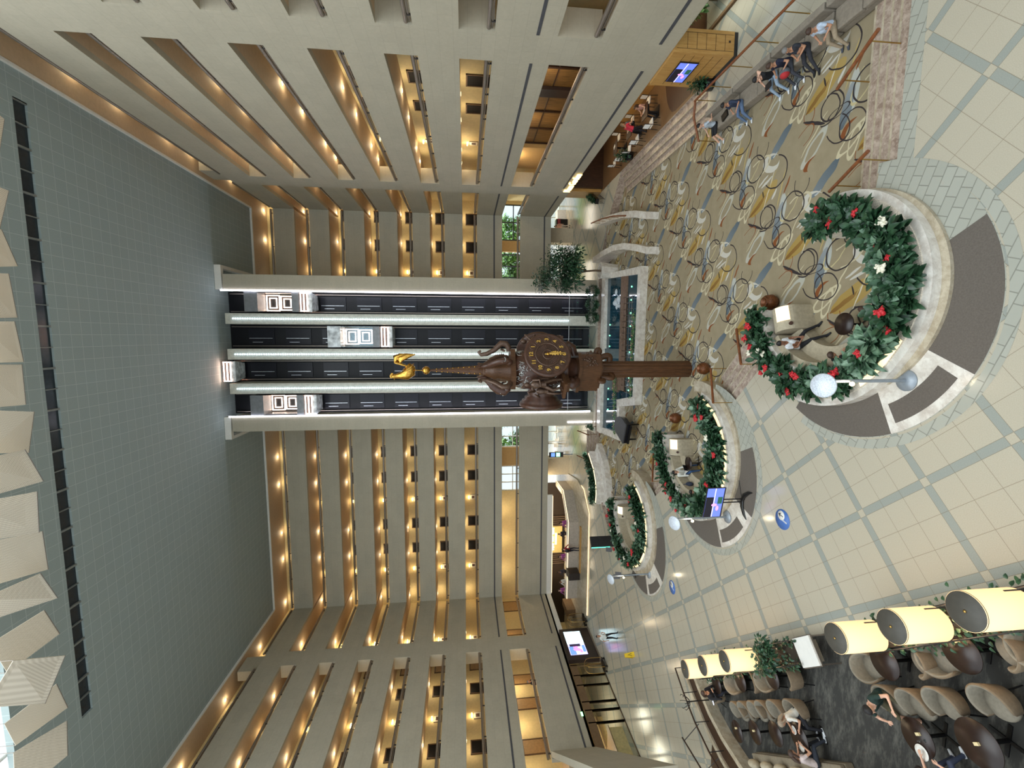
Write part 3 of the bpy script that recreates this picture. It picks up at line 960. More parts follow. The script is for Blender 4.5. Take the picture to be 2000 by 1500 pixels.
HOLE = [(10.25, 10.9), (10.25, 20.5), (11.7, 20.5), (11.7, 32.0), (9.6, 34.0), (8.5, 35.0), (6.3, 36.2), (5.2, 36.7), (-8.4, 36.7), (-8.6, 39.3), (-11.3, 39.3), (-10.9, 36.4), (-12.2, 34.9), (-14.0, 34.4), (-15.4, 32.4)]
HOLE += pod_path(PODS[2][0], PODS[2][1] - 0.3, CUT + 0.4) + pod_path(PODS[1][0], PODS[1][1] - 0.3, CUT) + pod_path(PODS[0][0], PODS[0][1] - 0.3, CUT, 10.9)
def floor_with_hole():
    bm = bmesh.new()
    outer = [(-36, -4), (24, -4), (24, 60), (-36, 60)]
    es = []
    for poly in (outer, HOLE):
        vs = [bm.verts.new((x, y, 0)) for x, y in poly]
        for i in range(len(vs)): es.append(bm.edges.new((vs[i], vs[(i + 1) % len(vs)])))
    bmesh.ops.triangle_fill(bm, edges=es, use_beauty=True)
    bmesh.ops.recalc_face_normals(bm, faces=bm.faces)
    for f in bm.faces:
        if f.normal.z < 0: f.normal_flip()
    me = bpy.data.meshes.new('floor')
    bm.to_mesh(me); bm.free()
    me.materials.append(MATS['floor_tiles'])
    o = bpy.data.objects.new('floor', me); COL.objects.link(o); o['kind'] = 'structure'
floor_with_hole()
mb = MB()
for i in range(len(HOLE)):
    a, b = HOLE[i], HOLE[(i + 1) % len(HOLE)]
    mb.add([(a[0], a[1], CZ - 0.05), (b[0], b[1], CZ - 0.05), (b[0], b[1], 0), (a[0], a[1], 0)], [(0, 1, 2, 3)])
struct('wall_court_edge', mb, 'marble_step')
mb = MB(); mb.box(-17, 8.5, CZ - 0.1, 12, 40, CZ); struct('floor_court_carpet', mb, 'carpet_swirl')
# grey edging along the court
mb = MB()
mb.box(3.6, 10.47, 0, 10.25, 10.9, 0.006)
for (c, r, c2, r2), nxt in zip(PODS[:2], PODS[1:]):
    pass
struct('floor_edging', mb, 'paving_grey')

# steps down into the court
def flight(name, p, q, run, n=4, mat='marble_step', ext=0.0):
    """p-q: the upper edge; treads descend to the left of p->q"""
    p, q = Vector(p), Vector(q)
    d = (q - p).normalized()
    nn = Vector((-d.y, d.x))
    mb = MB()
    for k in range(n):
        a, b = run * k / n, run * (k + 1) / n
        z = CZ * (k + 1) / (n + 1)
        mb.prism([tuple(p + nn * a), tuple(q + nn * a), tuple(q + nn * b), tuple(p + nn * b)], CZ, z)
        mb.prism([tuple(p + nn * (b - 0.05)), tuple(q + nn * (b - 0.05)), tuple(q + nn * (b + 0.015)), tuple(p + nn * (b + 0.015))], z - 0.03, z + 0.004, 1)
    return struct(name, mb, [mat, 'marble_tan'])
flight('floor_steps_front', (3.3, 10.9), (10.25, 10.9), 1.55)
flight('floor_steps_restaurant', (11.7, 20.5), (11.7, 32.0), 1.45)
def diag(c, t): return NV * c + TV * t
def flight_between(name, i, j, cut):
    a, b = Vector(PODS[i][0]), Vector(PODS[j][0])
    ta, tb = a.dot(TV) - PODS[i][1] * 0.93, b.dot(TV) + PODS[j][1] * 0.93
    flight(name, tuple(diag(cut, tb)), tuple(diag(cut, ta)), 1.9)
flight_between('floor_steps_middle', 0, 1, CUT)
flight_between('floor_steps_far', 1, 2, CUT + 0.2)
flight('floor_steps_back', (-8.6, 39.3), (-11.3, 39.3), 1.8)
flight('floor_steps_side', (-14.2, 34.2), (-15.3, 31.2), 1.8)

# floor inlays in front of each planter ring
def sector(mb, c2, r_in, r_out, a0, a1, z, c1=None, r1=None, n=40, m=0, z0=0.0):
    v, fs = [], []
    for i in range(n + 1):
        t = R(a0 + (a1 - a0) * i / n)
        d = Vector((math.cos(t), math.sin(t)))
        ri = r_in
        if c1 is not None:
            e = Vector(c2) - Vector(c1)
            bq, cq = e.dot(d), e.dot(e) - r1 * r1
            ri = max(0.1, -bq + math.sqrt(max(0, bq * bq - cq)))
        ro = max(r_out, ri + 0.01)
        for r_ in (ri, ro): v.append((c2[0] + r_ * d.x, c2[1] + r_ * d.y, z))
    for i in range(n): fs.append((2 * i, 2 * i + 1, 2 * i + 3, 2 * i + 2))
    mb.add(v, fs, m)
FAN = [(-60, -116, -155, -210), (-63, -108, -154, -205), (-58, -112, -157, -200)]
for k, (c1, r1, c2, r2) in enumerate(PODS):
    b0, b1, b2, b3 = FAN[k]
    mb = MB()
    sector(mb, c2, 0, r2 + 0.02, -212 if k else -195, -8, 0.003, c1, r1 - 0.25, 60)
    sector(mb, (c2[0] - 0.05, c2[1] - 0.08), r2, r2 + 0.26, -215 if k else -205, -6, 0.004, None, None, 60)
    struct('floor_inlay_grey_%d' % (k + 1), mb, 'paving_grey')
    mb = MB()
    sector(mb, c2, 0, r2, b1, b0, 0.007, c1, r1 - 0.2)
    sector(mb, c2, 0, r2, b3, b2, 0.007, c1, r1 - 0.2)
    sector(mb, c2, 2.93, 3.46, -151.5, -120, 0.010)
    struct('floor_inlay_brown_%d' % (k + 1), mb, 'brown_mat')
    mb = MB()
    sector(mb, c2, 0, r2, b2, b1, 0.0065, c1, r1 - 0.2)
    struct('floor_inlay_marble_%d' % (k + 1), mb, 'marble_white')

# ------------------------------------------------------------------ planter rings with curved benches
def leaf_shape(mb, base, dirv, ln, wd, droop, m=0):
    d = Vector(dirv).normalized()
    side = d.cross(Vector((0, 0, 1)))
    side = side.normalized() if side.length > 1e-4 else Vector((1, 0, 0))
    up = side.cross(d).normalized()
    P, L_, Q = [], [], []
    for t, w_ in ((0.0, 0.12), (0.3, 0.9), (0.6, 1.0), (0.85, 0.55), (1.0, 0.04)):
        c = Vector(base) + d * (ln * t) + Vector((0, 0, -droop * ln * t * t))
        P.append(c); L_.append(c + side * wd * w_ + up * wd * w_ * 0.35); Q.append(c - side * wd * w_ + up * wd * w_ * 0.35)
    v = P + L_ + Q
    fs = []
    for i in range(4):
        fs += [(i, i + 1, 6 + i, 5 + i), (i + 1, i, 10 + i, 11 + i)]
    mb.add(v, fs, m, True)
def rosette(seed, n, rad, height, ln, wd):
    rr = random.Random(seed)
    mb = MB()
    for k in range(n):
        a = rr.uniform(0, 2 * PI)
        e = rr.uniform(0.05, 1.25)
        br = rr.uniform(0, rad)
        bz = rr.uniform(0.05, height)
        base = (br * math.cos(a), br * math.sin(a), bz)
        a2 = a + rr.uniform(-0.7, 0.7)
        d = (math.cos(a2) * math.cos(e), math.sin(a2) * math.cos(e), math.sin(e))
        leaf_shape(mb, base, d, ln * rr.uniform(0.7, 1.2), wd * rr.uniform(0.8, 1.15), rr.uniform(0.1, 0.6))
    return mb
PLANT_ME = []
for s_ in range(4):
    PLANT_ME.append(rosette(s_, 74, 0.24, 0.42, 0.30, 0.072).mesh('foliage', 'leaf_deep'))
for s_ in range(2):
    PLANT_ME.append(rosette(20 + s_, 58, 0.2, 0.38, 0.36, 0.085).mesh('foliage', 'leaf_pale'))
def bloom_mesh(mat):
    mb = MB(); rr = random.Random(3)
    for k in range(9):
        a = rr.uniform(0, 2 * PI); q = rr.uniform(0, 0.09)
        mb.sph((q * math.cos(a), q * math.sin(a), rr.uniform(0, 0.07)), (0.055, 0.055, 0.04), 6, 4)
        leaf_shape(mb, (q * math.cos(a), q * math.sin(a), 0.03), (math.cos(a), math.sin(a), 0.6), 0.1, 0.03, 0.2)
    return mb.mesh('petals', mat)
BLOOM_ME = bloom_mesh('bloom_red')
WBLOOM_ME = bloom_mesh('bloom_white')
def inst(me, name, loc, rz=0, sc=1.0, label=None, cat=None, group=None, parent=None):
    o = bpy.data.objects.new(name, me); COL.objects.link(o)
    o.location, o.rotation_euler, o.scale = loc, (0, 0, rz), (sc, sc, sc)
    if parent: o.parent = parent
    return tag(o, label, cat, group)
PODN = ['nearest', 'middle', 'third']
M('fringe', (214, 202, 184), 0.8, var=0.35, scale=40)
M('vent_brown', (70, 44, 34), 0.5)
M('fringe_lit', (255, 226, 178), emit=0.85)
M('copper_pot', (112, 66, 34), 0.4, 0.4, var=0.5, scale=25)
PODC = [(1.19, 12.36), (-5.5, 19.65), (-12.2, 27.2)]
def pod(k, a0, a1, rs):
    """a horseshoe of planting whose far arm swings outwards; angles in degrees about the ring centre"""
    cx, cy = PODC[k]
    (c1x, c1y), rr, _, _ = PODS[k]
    o = empty('planter_ring', (cx, cy, 0), 0, 'horseshoe marble planter ring, the %s one from the viewer' % ['nearest and largest', 'second', 'third'][k], 'planter', 'marble planter rings')
    C0 = (0, 0)
    def rm(t):
        return rs * (2.30 + (0.88 * (232 - t) / 136 if t < 232 else 0))
    f = lambda d: (lambda t: rm(t) + d)
    def part(n, mb, mat): return mb.build(n, mat, o)
    mb = MB(); mb.arc((c1x - cx, c1y - cy), rr - 0.5, rr, CZ, 0.10, 176, 371, 60); part('seat_ledge', mb, 'marble_tan')
    mb = MB(); mb.arc(C0, f(0.46), f(0.66), CZ, 0.34, a0, a1, 80); part('kerb', mb, 'marble_white')
    mb = MB(); mb.arc(C0, f(0.24), f(0.46), 0.0, 0.37, a0 + 1, a1 - 1, 80)
    fr = part('light_fringe', mb, 'fringe')
    e = MB(); e.arc(C0, f(0.27), f(0.43), 0.37, 0.38, 208 if k == 0 else a0 + 60, 242 if k == 0 else a1 - 2, 60)
    e.build('led_line', 'fringe_lit', fr)
    mb = MB(); mb.arc(C0, f(-0.27), f(0.24), 0.1, 0.36, a0 + 1, a1 - 1, 80); part('soil', mb, 'soil')
    mb = MB(); mb.arc(C0, f(-0.44), f(-0.27), CZ, 0.56, a0 - 2, a1 + 2, 80); part('inner_wall', mb, 'marble_white')
    s0, s1 = a0 + 22, a0 + 122
    mb = MB(); mb.arc(C0, f(-1.2), f(-0.44), CZ, -0.16, s0, s1, 40); part('bench_seat', mb, 'upholstery_cream')
    mb = MB(); mb.arc(C0, f(-0.68), f(-0.43), -0.16, 0.34, s0, s1, 40); part('bench_back', mb, 'upholstery_cream')
    # pale rounded end block with a lit panel
    am = R(a0 + 10)
    q = rm(a0 + 10) - 1.0
    X = Matrix.Translation((q * math.cos(am), q * math.sin(am), 0)) @ Matrix.Rotation(am, 4, 'Z')
    prof = [(-0.42, CZ)] + [(-0.42 * math.cos(t), 0.05 + 0.42 * math.sin(t)) for t in [PI * i / 14 for i in range(15)]] + [(0.42, CZ)]
    n = len(prof)
    v = [(x, -0.42, z) for x, z in prof] + [(x, 0.42, z) for x, z in prof]
    mb = MB(); mb.add(v, [list(range(n)), list(range(2 * n - 1, n - 1, -1))] + [(i, (i + 1) % n, n + (i + 1) % n, n + i) for i in range(n)], 0, False, X)
    lb = part('end_block', mb, 'upholstery_cream')
    tt = [PI * (0.16 + 0.32 * i / 8) for i in range(9)]
    v = [(-0.433 * math.cos(t), y, 0.05 + 0.433 * math.sin(t)) for y in (-0.40, 0.1) for t in tt]
    mb = MB(); mb.add(v, [(i, i + 1, 10 + i, 9 + i) for i in range(8)], 0, False, X)
    mb.build('lit_panel', 'led_warm', lb)
    mb = MB(); mb.cyl((-0.33, 0.24, 0.24), (-0.42, 0.24, 0.27), 0.06, None, 14, 0, X); mb.build('vent', 'vent_brown', lb)
    # planting: shrubs, then blooms, all standing in the trough
    span = a1 - a0 - 6
    n = 62 if k == 0 else 54
    for i in range(n):
        dg = a0 + 3 + span * i / (n - 1) + rnd.uniform(-2, 2)
        q = rm(dg) + rnd.uniform(-0.2, 0.2)
        a = R(dg)
        big = rnd.random() < 0.25
        inst(PLANT_ME[4 + i % 2] if big else PLANT_ME[i % 4], 'leafy_shrub', (cx + q * math.cos(a), cy + q * math.sin(a), 0.34), rnd.uniform(0, 6), rnd.uniform(0.92, 1.25),
             'broad-leaved green shrub growing in the trough of the %s planter ring' % PODN[k], 'shrub', 'shrubs of the %s planter ring' % PODN[k])
    for i in range(24 if k == 0 else 18):
        dg = a0 + 4 + (span - 4) * rnd.random()
        q = rm(dg) + rnd.uniform(-0.3, 0.35)
        a = R(dg)
        wh = rnd.random() < 0.12
        inst(WBLOOM_ME if wh else BLOOM_ME, 'white_bloom' if wh else 'red_bloom', (cx + q * math.cos(a), cy + q * math.sin(a), 0.34 + rnd.uniform(0.42, 0.6)), rnd.uniform(0, 6), rnd.uniform(0.7, 1.2),
             ('white' if wh else 'red') + ' bloom among the leaves of the %s planter ring' % PODN[k], 'flower', ('white' if wh else 'red') + ' blooms of the %s planter ring' % PODN[k])
    return o
pod(0, 97, 371, 1.0)
pod(1, 88, 352, 1.0)
pod(2, 86, 352, 0.98)
def copper_pot(x, y, label):
    mb = MB(); mb.lathe([(0.0, 0.0), (0.2, 0.0), (0.3, 0.2), (0.26, 0.42), (0.18, 0.46), (0.2, 0.5), (0.16, 0.5), (0.15, 0.42), (0, 0.4)], n=20)
    o = mb.build('copper_urn', 'copper_pot', None, (x, y, CZ)); tag(o, label, 'urn', 'copper urns')
copper_pot(1.3, 15.9, 'hammered copper urn at the far end of the nearest planter ring')
copper_pot(-4.5, 23.0, 'hammered copper urn at the far end of the middle planter ring')
copper_pot(-1.55, 20.35, 'hammered copper urn on the carpet beside the steps between the two nearest rings')
# the small fourth planter: a curved bench against a strip of planting
arc4 = [(-9.3, 36.6), (-10.3, 34.9), (-11.5, 33.9), (-12.9, 33.5), (-14.0, 33.6)]
o = empty('planter_bench', (-11.5, 34.3, 0), 0, 'curved marble bench with a strip of planting behind, beyond the third ring', 'planter')
o2 = -o.location
def p4(n, mb, mat):
    q = mb.build(n, mat, o); q.location = o2
mb = MB(); mb.ribbon(arc4, 0.95, CZ, -0.12, 0, -0.45); p4('seat', mb, 'marble_white')
mb = MB(); mb.ribbon(arc4, 0.22, CZ, 0.42, 0, -1.0); p4('back', mb, 'marble_white')
mb = MB(); mb.ribbon(arc4, 0.12, 0.3, 0.44, 0, -1.16); p4('light_strip', mb, 'led_warm')
mb = MB(); mb.ribbon(arc4, 0.6, CZ, 0.4, 0, -1.5); p4('trough', mb, 'soil')
P4 = [Vector(p) for p in arc4]
for i in range(18):
    t = i / 17 * (len(P4) - 1); j = min(int(t), len(P4) - 2)
    p = P4[j].lerp(P4[j + 1], t - j); d = (P4[j + 1] - P4[j]).normalized()
    p = p + Vector((-d.y, d.x)) * -1.5
    inst(PLANT_ME[i % 6], 'leafy_shrub', (p.x, p.y, 0.38), rnd.uniform(0, 6), rnd.uniform(0.8, 1.1), 'broad-leaved green shrub behind the curved bench near the reception', 'shrub', 'shrubs behind the curved bench')

# ------------------------------------------------------------------ lamp standards by the rings
M('lamp_grey', (150, 158, 166), 0.4, 0.3)
M('reflector', (206, 212, 220), 0.5, 0.2, var=0.25, scale=40)
for k, ((x, y), nm) in enumerate((((-1.1, 10.06), 'nearest'), ((-7.72, 17.2), 'middle'), ((-14.6, 24.8), 'third'))):
    o = empty('reflector_lamp', (x, y, 0.01), 0, 'slim grey lamp standard with a tilted disc reflector before the %s planter ring' % nm, 'lamp', 'reflector lamps')
    mb = MB(); mb.lathe([(0, 0), (0.27, 0), (0.27, 0.035), (0.05, 0.06), (0.0, 0.06)], n=28); mb.build('base', 'lamp_grey', o)
    mb = MB(); mb.cyl((0, 0, 0.04), (0, 0, 2.45), 0.045, 0.04, 12); mb.build('pole', 'lamp_grey', o)
    X = Matrix.Translation((-0.08, -0.22, 2.5)) @ Matrix.Rotation(R(24), 4, 'X')
    mb = MB(); mb.lathe([(0, 0.02), (0.28, 0.03), (0.3, 0.0), (0.28, -0.02), (0, -0.01)], n=28, X=X); mb.build('reflector_disc', 'reflector', o)
    mb = MB(); mb.tube([(0, 0, 1.62), (-0.05, -0.1, 1.62)], 0.03, 8); mb.sph((-0.06, -0.14, 1.66), (0.055, 0.055, 0.06), 10, 8, 1)
    mb.build('uplight', ['lamp_grey', 'lamp_warm'], o)
    point('uplight_glow', (-0.07, -0.17, 1.8), 10, (1, 0.85, 0.6), 0.05, o)

# ------------------------------------------------------------------ ramp with curved parapets, tree, round shrubs
W1 = [(8.85, 34.8), (8.65, 32.6), (8.35, 30.6), (7.9, 28.7), (7.42, 27.2), (7.3, 26.7)]
W2 = [(6.2, 36.2), (6.38, 34.2), (6.42, 32.2), (6.2, 30.4), (5.75, 28.6), (5.25, 26.9), (5.2, 26.5)]
mb = MB(); mb.ribbon(W1, 0.42, CZ, [0.72, 0.52, 0.32, 0.14, 0.0, -0.02]); struct('wall_ramp_right', mb, 'marble_white')
mb = MB(); mb.ribbon(W2, 0.42, CZ, [0.72, 0.54, 0.38, 0.22, 0.06, -0.06, -0.08]); struct('wall_ramp_left', mb, 'marble_white')
mb = MB()
ys = [27.0, 29.0, 31.0, 33.0, 34.9]
def xat(W, y):
    for (x0, y0), (x1, y1) in zip(W, W[1:]):
        if y1 <= y <= y0: return x1 + (x0 - x1) * (y - y1) / (y0 - y1)
    return W[0][0]
v, fs = [], []
for y in ys:
    z = CZ + 0.002 + (y - 27.0) / 7.9 * 0.6
    v += [(xat(W2, y), y, z), (xat(W1, y), y, z)]
mb.add(v, [(2 * i, 2 * i + 1, 2 * i + 3, 2 * i + 2) for i in range(len(ys) - 1)])
struct('floor_ramp_carpet', mb, 'carpet_swirl')
def stair_rail(name, pts, posts, label, rz=0.05, mat='wood_rail', post='brass'):
    o = tag(MB().tube(pts, rz, 8).build(name, mat), label, 'handrail')
    for p, q in posts:
        MB().cyl(p, q, 0.018, None, 8).build('post', post, o)
    return o
stair_rail('wooden_handrail', [(8.72, 34.6, 1.35), (8.5, 32.4, 1.2), (8.2, 30.5, 1.0), (7.75, 28.6, 0.8)], [((8.72, 34.5, 0.68), (8.72, 34.5, 1.33)), ((8.6, 33.4, 0.6), (8.6, 33.4, 1.26)), ((8.46, 32.2, 0.5), (8.46, 32.2, 1.17)), ((8.3, 31.2, 0.36), (8.3, 31.2, 1.07)), ((8.1, 30.1, 0.28), (8.1, 30.1, 0.96))], 'curved wooden handrail on one marble parapet of the carpeted ramp')
# behind the sofas
stair_rail('wooden_handrail', [(10.4, 11.4, 0.95), (10.4, 19.9, 0.95)], [((10.4, y, 0), (10.4, y, 0.93)) for y in (11.6, 12.9, 14.4, 15.85, 17.3, 18.7, 19.8)], 'long wooden handrail on brass posts behind the grey sofas')
stair_rail('wooden_handrail', [(10.45, 19.9, 0.92), (9.9, 20.3, 0.75), (9.0, 20.6, 0.3)], [((9.05, 20.6, CZ), (9.05, 20.6, 0.28))], 'short sloping handrail ending the long rail at the restaurant steps')
for x, nm in ((7.35, 'beside the sofa'), (4.45, 'next to the nearest planter ring')):
    stair_rail('wooden_handrail', [(x + 0.3, 10.9, 0.85), (x - 0.1, 12.75, 0.25)], [((x + 0.22, 11.2, -0.1), (x + 0.22, 11.2, 0.75)), ((x - 0.03, 12.45, CZ), (x - 0.03, 12.45, 0.33))], 'sloping wooden handrail with brass posts on the front steps, %s' % nm)
for c_, t_, nm in ((10.35, -11.75, 'between the two nearest rings'), (10.35, -14.2, 'beside the middle ring'), (10.6, -21.9, 'between the middle and third rings')):
    a, b = diag(c_, t_), diag(c_ + 1.9, t_)
    stair_rail('wooden_handrail', [(a.x, a.y, 0.85), (b.x, b.y, 0.25)], [((a.x, a.y, -0.05), (a.x, a.y, 0.83)), ((b.x, b.y, CZ), (b.x, b.y, 0.23))], 'sloping wooden handrail on the diagonal steps %s' % nm)
for x, nm in ((-8.75, 'nearer the lifts'), (-11.1, 'nearer reception')):
    stair_rail('wooden_handrail', [(x, 39.5, 0.85), (x, 37.6, 0.3)], [((x, 39.3, 0), (x, 39.3, 0.8)), ((x, 37.8, CZ), (x, 37.8, 0.35))], 'wooden handrail of the far steps behind the piano, the one %s' % nm)

def tree(loc, h, crown, seed, name, label, cat, trunk_r=0.05, n=900, leaf=0.11, parent_pot=None, mat='leaf_deep', blobs=9, group=None):
    rr = random.Random(seed)
    o = empty(name, loc, rr.uniform(0, 6), label, cat, group)
    mb = MB()
    pts = [(0, 0, 0)]
    for i in range(1, 6): pts.append((rr.uniform(-0.12, 0.12) * h / 4, rr.uniform(-0.12, 0.12) * h / 4, h * 0.6 * i / 5))
    mb.tube(pts, [trunk_r * (1 - 0.12 * i) for i in range(6)], 7)
    cl = []
    for b in range(blobs):
        a = rr.uniform(0, 2 * PI); q = crown * math.sqrt(rr.random()) * 0.8
        c = Vector((q * math.cos(a), q * math.sin(a), h * rr.uniform(0.45, 0.95)))
        cl.append(c)
        s_ = Vector(pts[rr.randint(2, 5)])
        mb.tube([s_, s_.lerp(c, 0.5) + Vector((0, 0, 0.1)), c], [trunk_r * 0.4, trunk_r * 0.3, trunk_r * 0.15], 5)
    mb.build('trunk', 'bark', o)
    lf = MB()
    for i in range(n):
        c = cl[rr.randrange(len(cl))]
        d = Vector((rr.gauss(0, 1), rr.gauss(0, 1), rr.gauss(0, 0.7))).normalized()
        p = c + d * crown * 0.38 * rr.random() ** 0.5
        leaf_shape(lf, p, d + Vector((0, 0, -0.1)), leaf * rr.uniform(0.7, 1.3), leaf * 0.32, 0.3)
    lf.build('foliage', mat, o)
    return o
# octagonal stone pot with the indoor fig tree
o = empty('stone_planter', (5.05, 34.1, CZ), 0, 'pale octagonal stone planter holding the indoor tree beside the pool', 'planter')
X8 = Matrix.Rotation(PI / 8, 4, 'Z')
mb = MB(); mb.lathe([(0.0, 0.0), (0.5, 0.0), (0.62, 1.1), (0.66, 1.35), (0.56, 1.35), (0.54, 1.25), (0, 1.25)], n=8, X=X8, sm=False); mb.build('tub', 'marble_white', o)
tree((5.05, 34.1, 0.62), 4.9, 2.0, 5, 'fig_tree', 'tall indoor fig tree with spreading dark crown in the octagonal planter', 'tree', 0.09, 4200, 0.19, blobs=22)
for k, (x, nm) in enumerate(((3.7, 'first'), (2.6, 'second'), (1.55, 'third'))):
    o = empty('clipped_shrub', (x, 36.3, 0.0), 0, 'round clipped shrub on the lift wall ledge, %s from the fig tree' % nm, 'shrub', 'round shrubs at the lift wall')
    lf = MB(); rr = random.Random(k)
    for i in range(420):
        d = Vector((rr.gauss(0, 1), rr.gauss(0, 1), rr.gauss(0, 1))).normalized()
        leaf_shape(lf, Vector((0, 0, 0.65)) + d * 0.5 * rr.uniform(0.6, 1), d, 0.17, 0.05, 0.2)
    lf.build('foliage', 'leaf_deep', o)
    MB().cyl((0, 0, 0.0), (0, 0, 0.5), 0.04).build('stem', 'bark', o)
tree((-7.75, 36.4, 0.05), 0.9, 0.35, 9, 'potted_plant', 'small leafy plant at the foot of the lift pillar beside the piano', 'plant', 0.03, 160, 0.16, blobs=4)

# ------------------------------------------------------------------ fountain pool
RIM = [(4.5, 28.0), (-4.6, 28.3), (-5.2, 31.4), (-7.7, 31.0), (-8.15, 36.3), (5.05, 36.3)]
IN = [(4.05, 28.55), (-4.1, 28.8), (-4.75, 31.95), (-7.2, 31.6), (-7.65, 35.85), (4.6, 35.4)]
o = empty('fountain_pool', (-1, 32, CZ), 0, 'dark blue fountain pool with a pale marble rim before the lifts', 'pool')
off = -o.location
def pp(n, mb, mat, par=None):
    q = mb.build(n, mat, par or o)
    if par is None: q.location = off
    return q
mb = MB()
for i in range(len(RIM)):
    j = (i + 1) % len(RIM)
    mb.prism([RIM[i], RIM[j], IN[j], IN[i]], CZ, -0.13)
pp('rim', mb, 'marble_white')
mb = MB(); mb.add([(x, y, -0.28) for x, y in IN], [list(range(len(IN)))]); pp('water', mb, 'pool_water')
mb = MB(); mb.box(-8.1, 35.5, CZ, -1.0, 36.35, 0.0); mb.box(-1.0, 35.1, CZ, 5.0, 35.6, -0.05); pp('back_ledge', mb, 'marble_white')
mb = MB(); mb.box(-4.0, 30.6, CZ, 4.3, 31.9, -0.2); mb.box(-4.2, 31.9, CZ, -3.0, 33.2, -0.2)
M('deck_wood', (112, 88, 70), 0.6, var=0.3, scale=5); pp('stage_deck', mb, 'deck_wood')
mb = MB()
for k in range(17): mb.box(-4.0 + 0.42 * k, 29.4, -0.24, -3.97 + 0.42 * k, 31.3, -0.2)
for y in (29.6, 30.1, 30.6, 31.1): mb.box(-4.0, y, -0.24, 2.8, y + 0.03, -0.2)
pp('jet_grid', mb, 'steel_rail')
M('pool_light', (120, 255, 190), emit=3.0)
mb = MB()
for k in range(9): mb.sph((3.4 - 0.9 * k, 29.9, -0.25), (0.06, 0.06, 0.03), 8, 4)
for k in range(9): mb.sph((0.9 - 0.85 * k, 34.3, -0.25), (0.06, 0.06, 0.03), 8, 4)
pp('underwater_light', mb, 'pool_light')
M('foam', (190, 200, 206), 0.6)
mb = MB(); rr = random.Random(4)
for k in range(14): mb.sph((2.6 + rr.uniform(-0.5, 0.8), 32.4 + rr.uniform(-0.3, 0.6), -0.2), (rr.uniform(0.1, 0.3), rr.uniform(0.1, 0.25), rr.uniform(0.05, 0.25)), 8, 5)
pp('splash', mb, 'foam')
def hedge(p, q, label):
    p, q = Vector((*p, -0.13)), Vector((*q, -0.13))
    mb = MB(); rr = random.Random(int(p.x * 10))
    n = int((q - p).length * 90)
    for i in range(n):
        c = p.lerp(q, rr.random()) + Vector((rr.uniform(-0.14, 0.14), rr.uniform(-0.14, 0.14), rr.uniform(-0.05, 0.16)))
        leaf_shape(mb, c, (rr.gauss(0, 1), rr.gauss(0, 1), rr.uniform(0.1, 1)), 0.12, 0.04, 0.2)
        if i % 14 == 0: mb.sph((c.x, c.y, c.z + 0.1), 0.04, 6, 4, 1)
    M('bloom_pink', (206, 150, 140), 0.6)
    tag(mb.build('flower_hedge', ['leaf_bright', 'bloom_pink']), label, 'hedge', 'pool edge hedges')
hedge((1.6, 28.75), (-4.2, 29.0), 'low flowering hedge inside the near rim of the pool')
hedge((-2.0, 32.4), (-7.4, 31.9), 'low flowering hedge along the pool behind the piano')

# ------------------------------------------------------------------ grand piano under a cover
o = empty('grand_piano', (-6.35, 29.4, CZ), R(-20), 'black grand piano under a grey cover by the pool', 'piano')
PX = Matrix.Identity(4)
poly = [(-0.75, -0.85), (0.75, -0.85), (0.75, 0.0), (0.55, 0.55), (0.2, 1.0), (-0.2, 1.15), (-0.6, 1.05), (-0.75, 0.6)]
M('cover_grey', (66, 66, 68), 0.6)
mb = MB(); mb.prism(poly, 0.68, 1.02); mb.build('case', 'black_gloss', o)
mb = MB(); mb.prism([(x * 1.03, y * 1.03) for x, y in poly], 0.98, 1.06); mb.build('cover', 'cover_grey', o)
mb = MB(); mb.box(-0.7, -1.05, 0.66, 0.7, -0.8, 0.78); mb.build('keyboard', 'black', o)
for x, y in ((-0.6, -0.6), (0.6, -0.6), (-0.15, 0.85)):
    mb = MB(); mb.tube([(x, y, 0.05), (x, y, 0.68)], [0.045, 0.07], 8); mb.sph((x, y, 0.04), 0.04, 8, 6); mb.build('leg', 'black', o)
mb = MB(); mb.box(-0.15, -0.75, 0.12, 0.15, -0.68, 0.16); mb.tube([(-0.1, -0.6, 0.14), (-0.05, -0.5, 0.68)], 0.015, 6); mb.tube([(0.1, -0.6, 0.14), (0.05, -0.5, 0.68)], 0.015, 6); mb.build('pedal_lyre', 'brass', o)

# ------------------------------------------------------------------ sofas along the right side of the court
M('sofa_grey', (138, 128, 114), 0.9, scale=12)
for k, (y0, y1) in enumerate(((11.6, 13.55), (13.6, 16.0), (16.05, 18.3), (18.35, 20.4))):
    o = empty('sofa', (9.75, (y0 + y1) / 2, CZ), 0, 'beige-grey low sofa section along the court, %s from the front steps' % ORD[k], 'sofa', 'sofa sections')
    h = (y1 - y0) / 2
    def soft(n, x0, ya, z0, x1, yb, z1, mat='sofa_grey'):
        mb = MB(); mb.box(x0, ya, z0, x1, yb, z1)
        q = mb.build(n, mat, o)
        bv = q.modifiers.new('bevel', 'BEVEL'); bv.width = 0.045; bv.segments = 3
    soft('base', -0.42, -h, 0.03, 0.45, h, 0.28)
    soft('backrest', 0.22, -h + 0.01, 0.26, 0.46, h - 0.01, 0.78)
    for q in range(2):
        a = -h + h * q
        soft('seat_cushion', -0.44, a + 0.01, 0.26, 0.22, a + h - 0.01, 0.44)

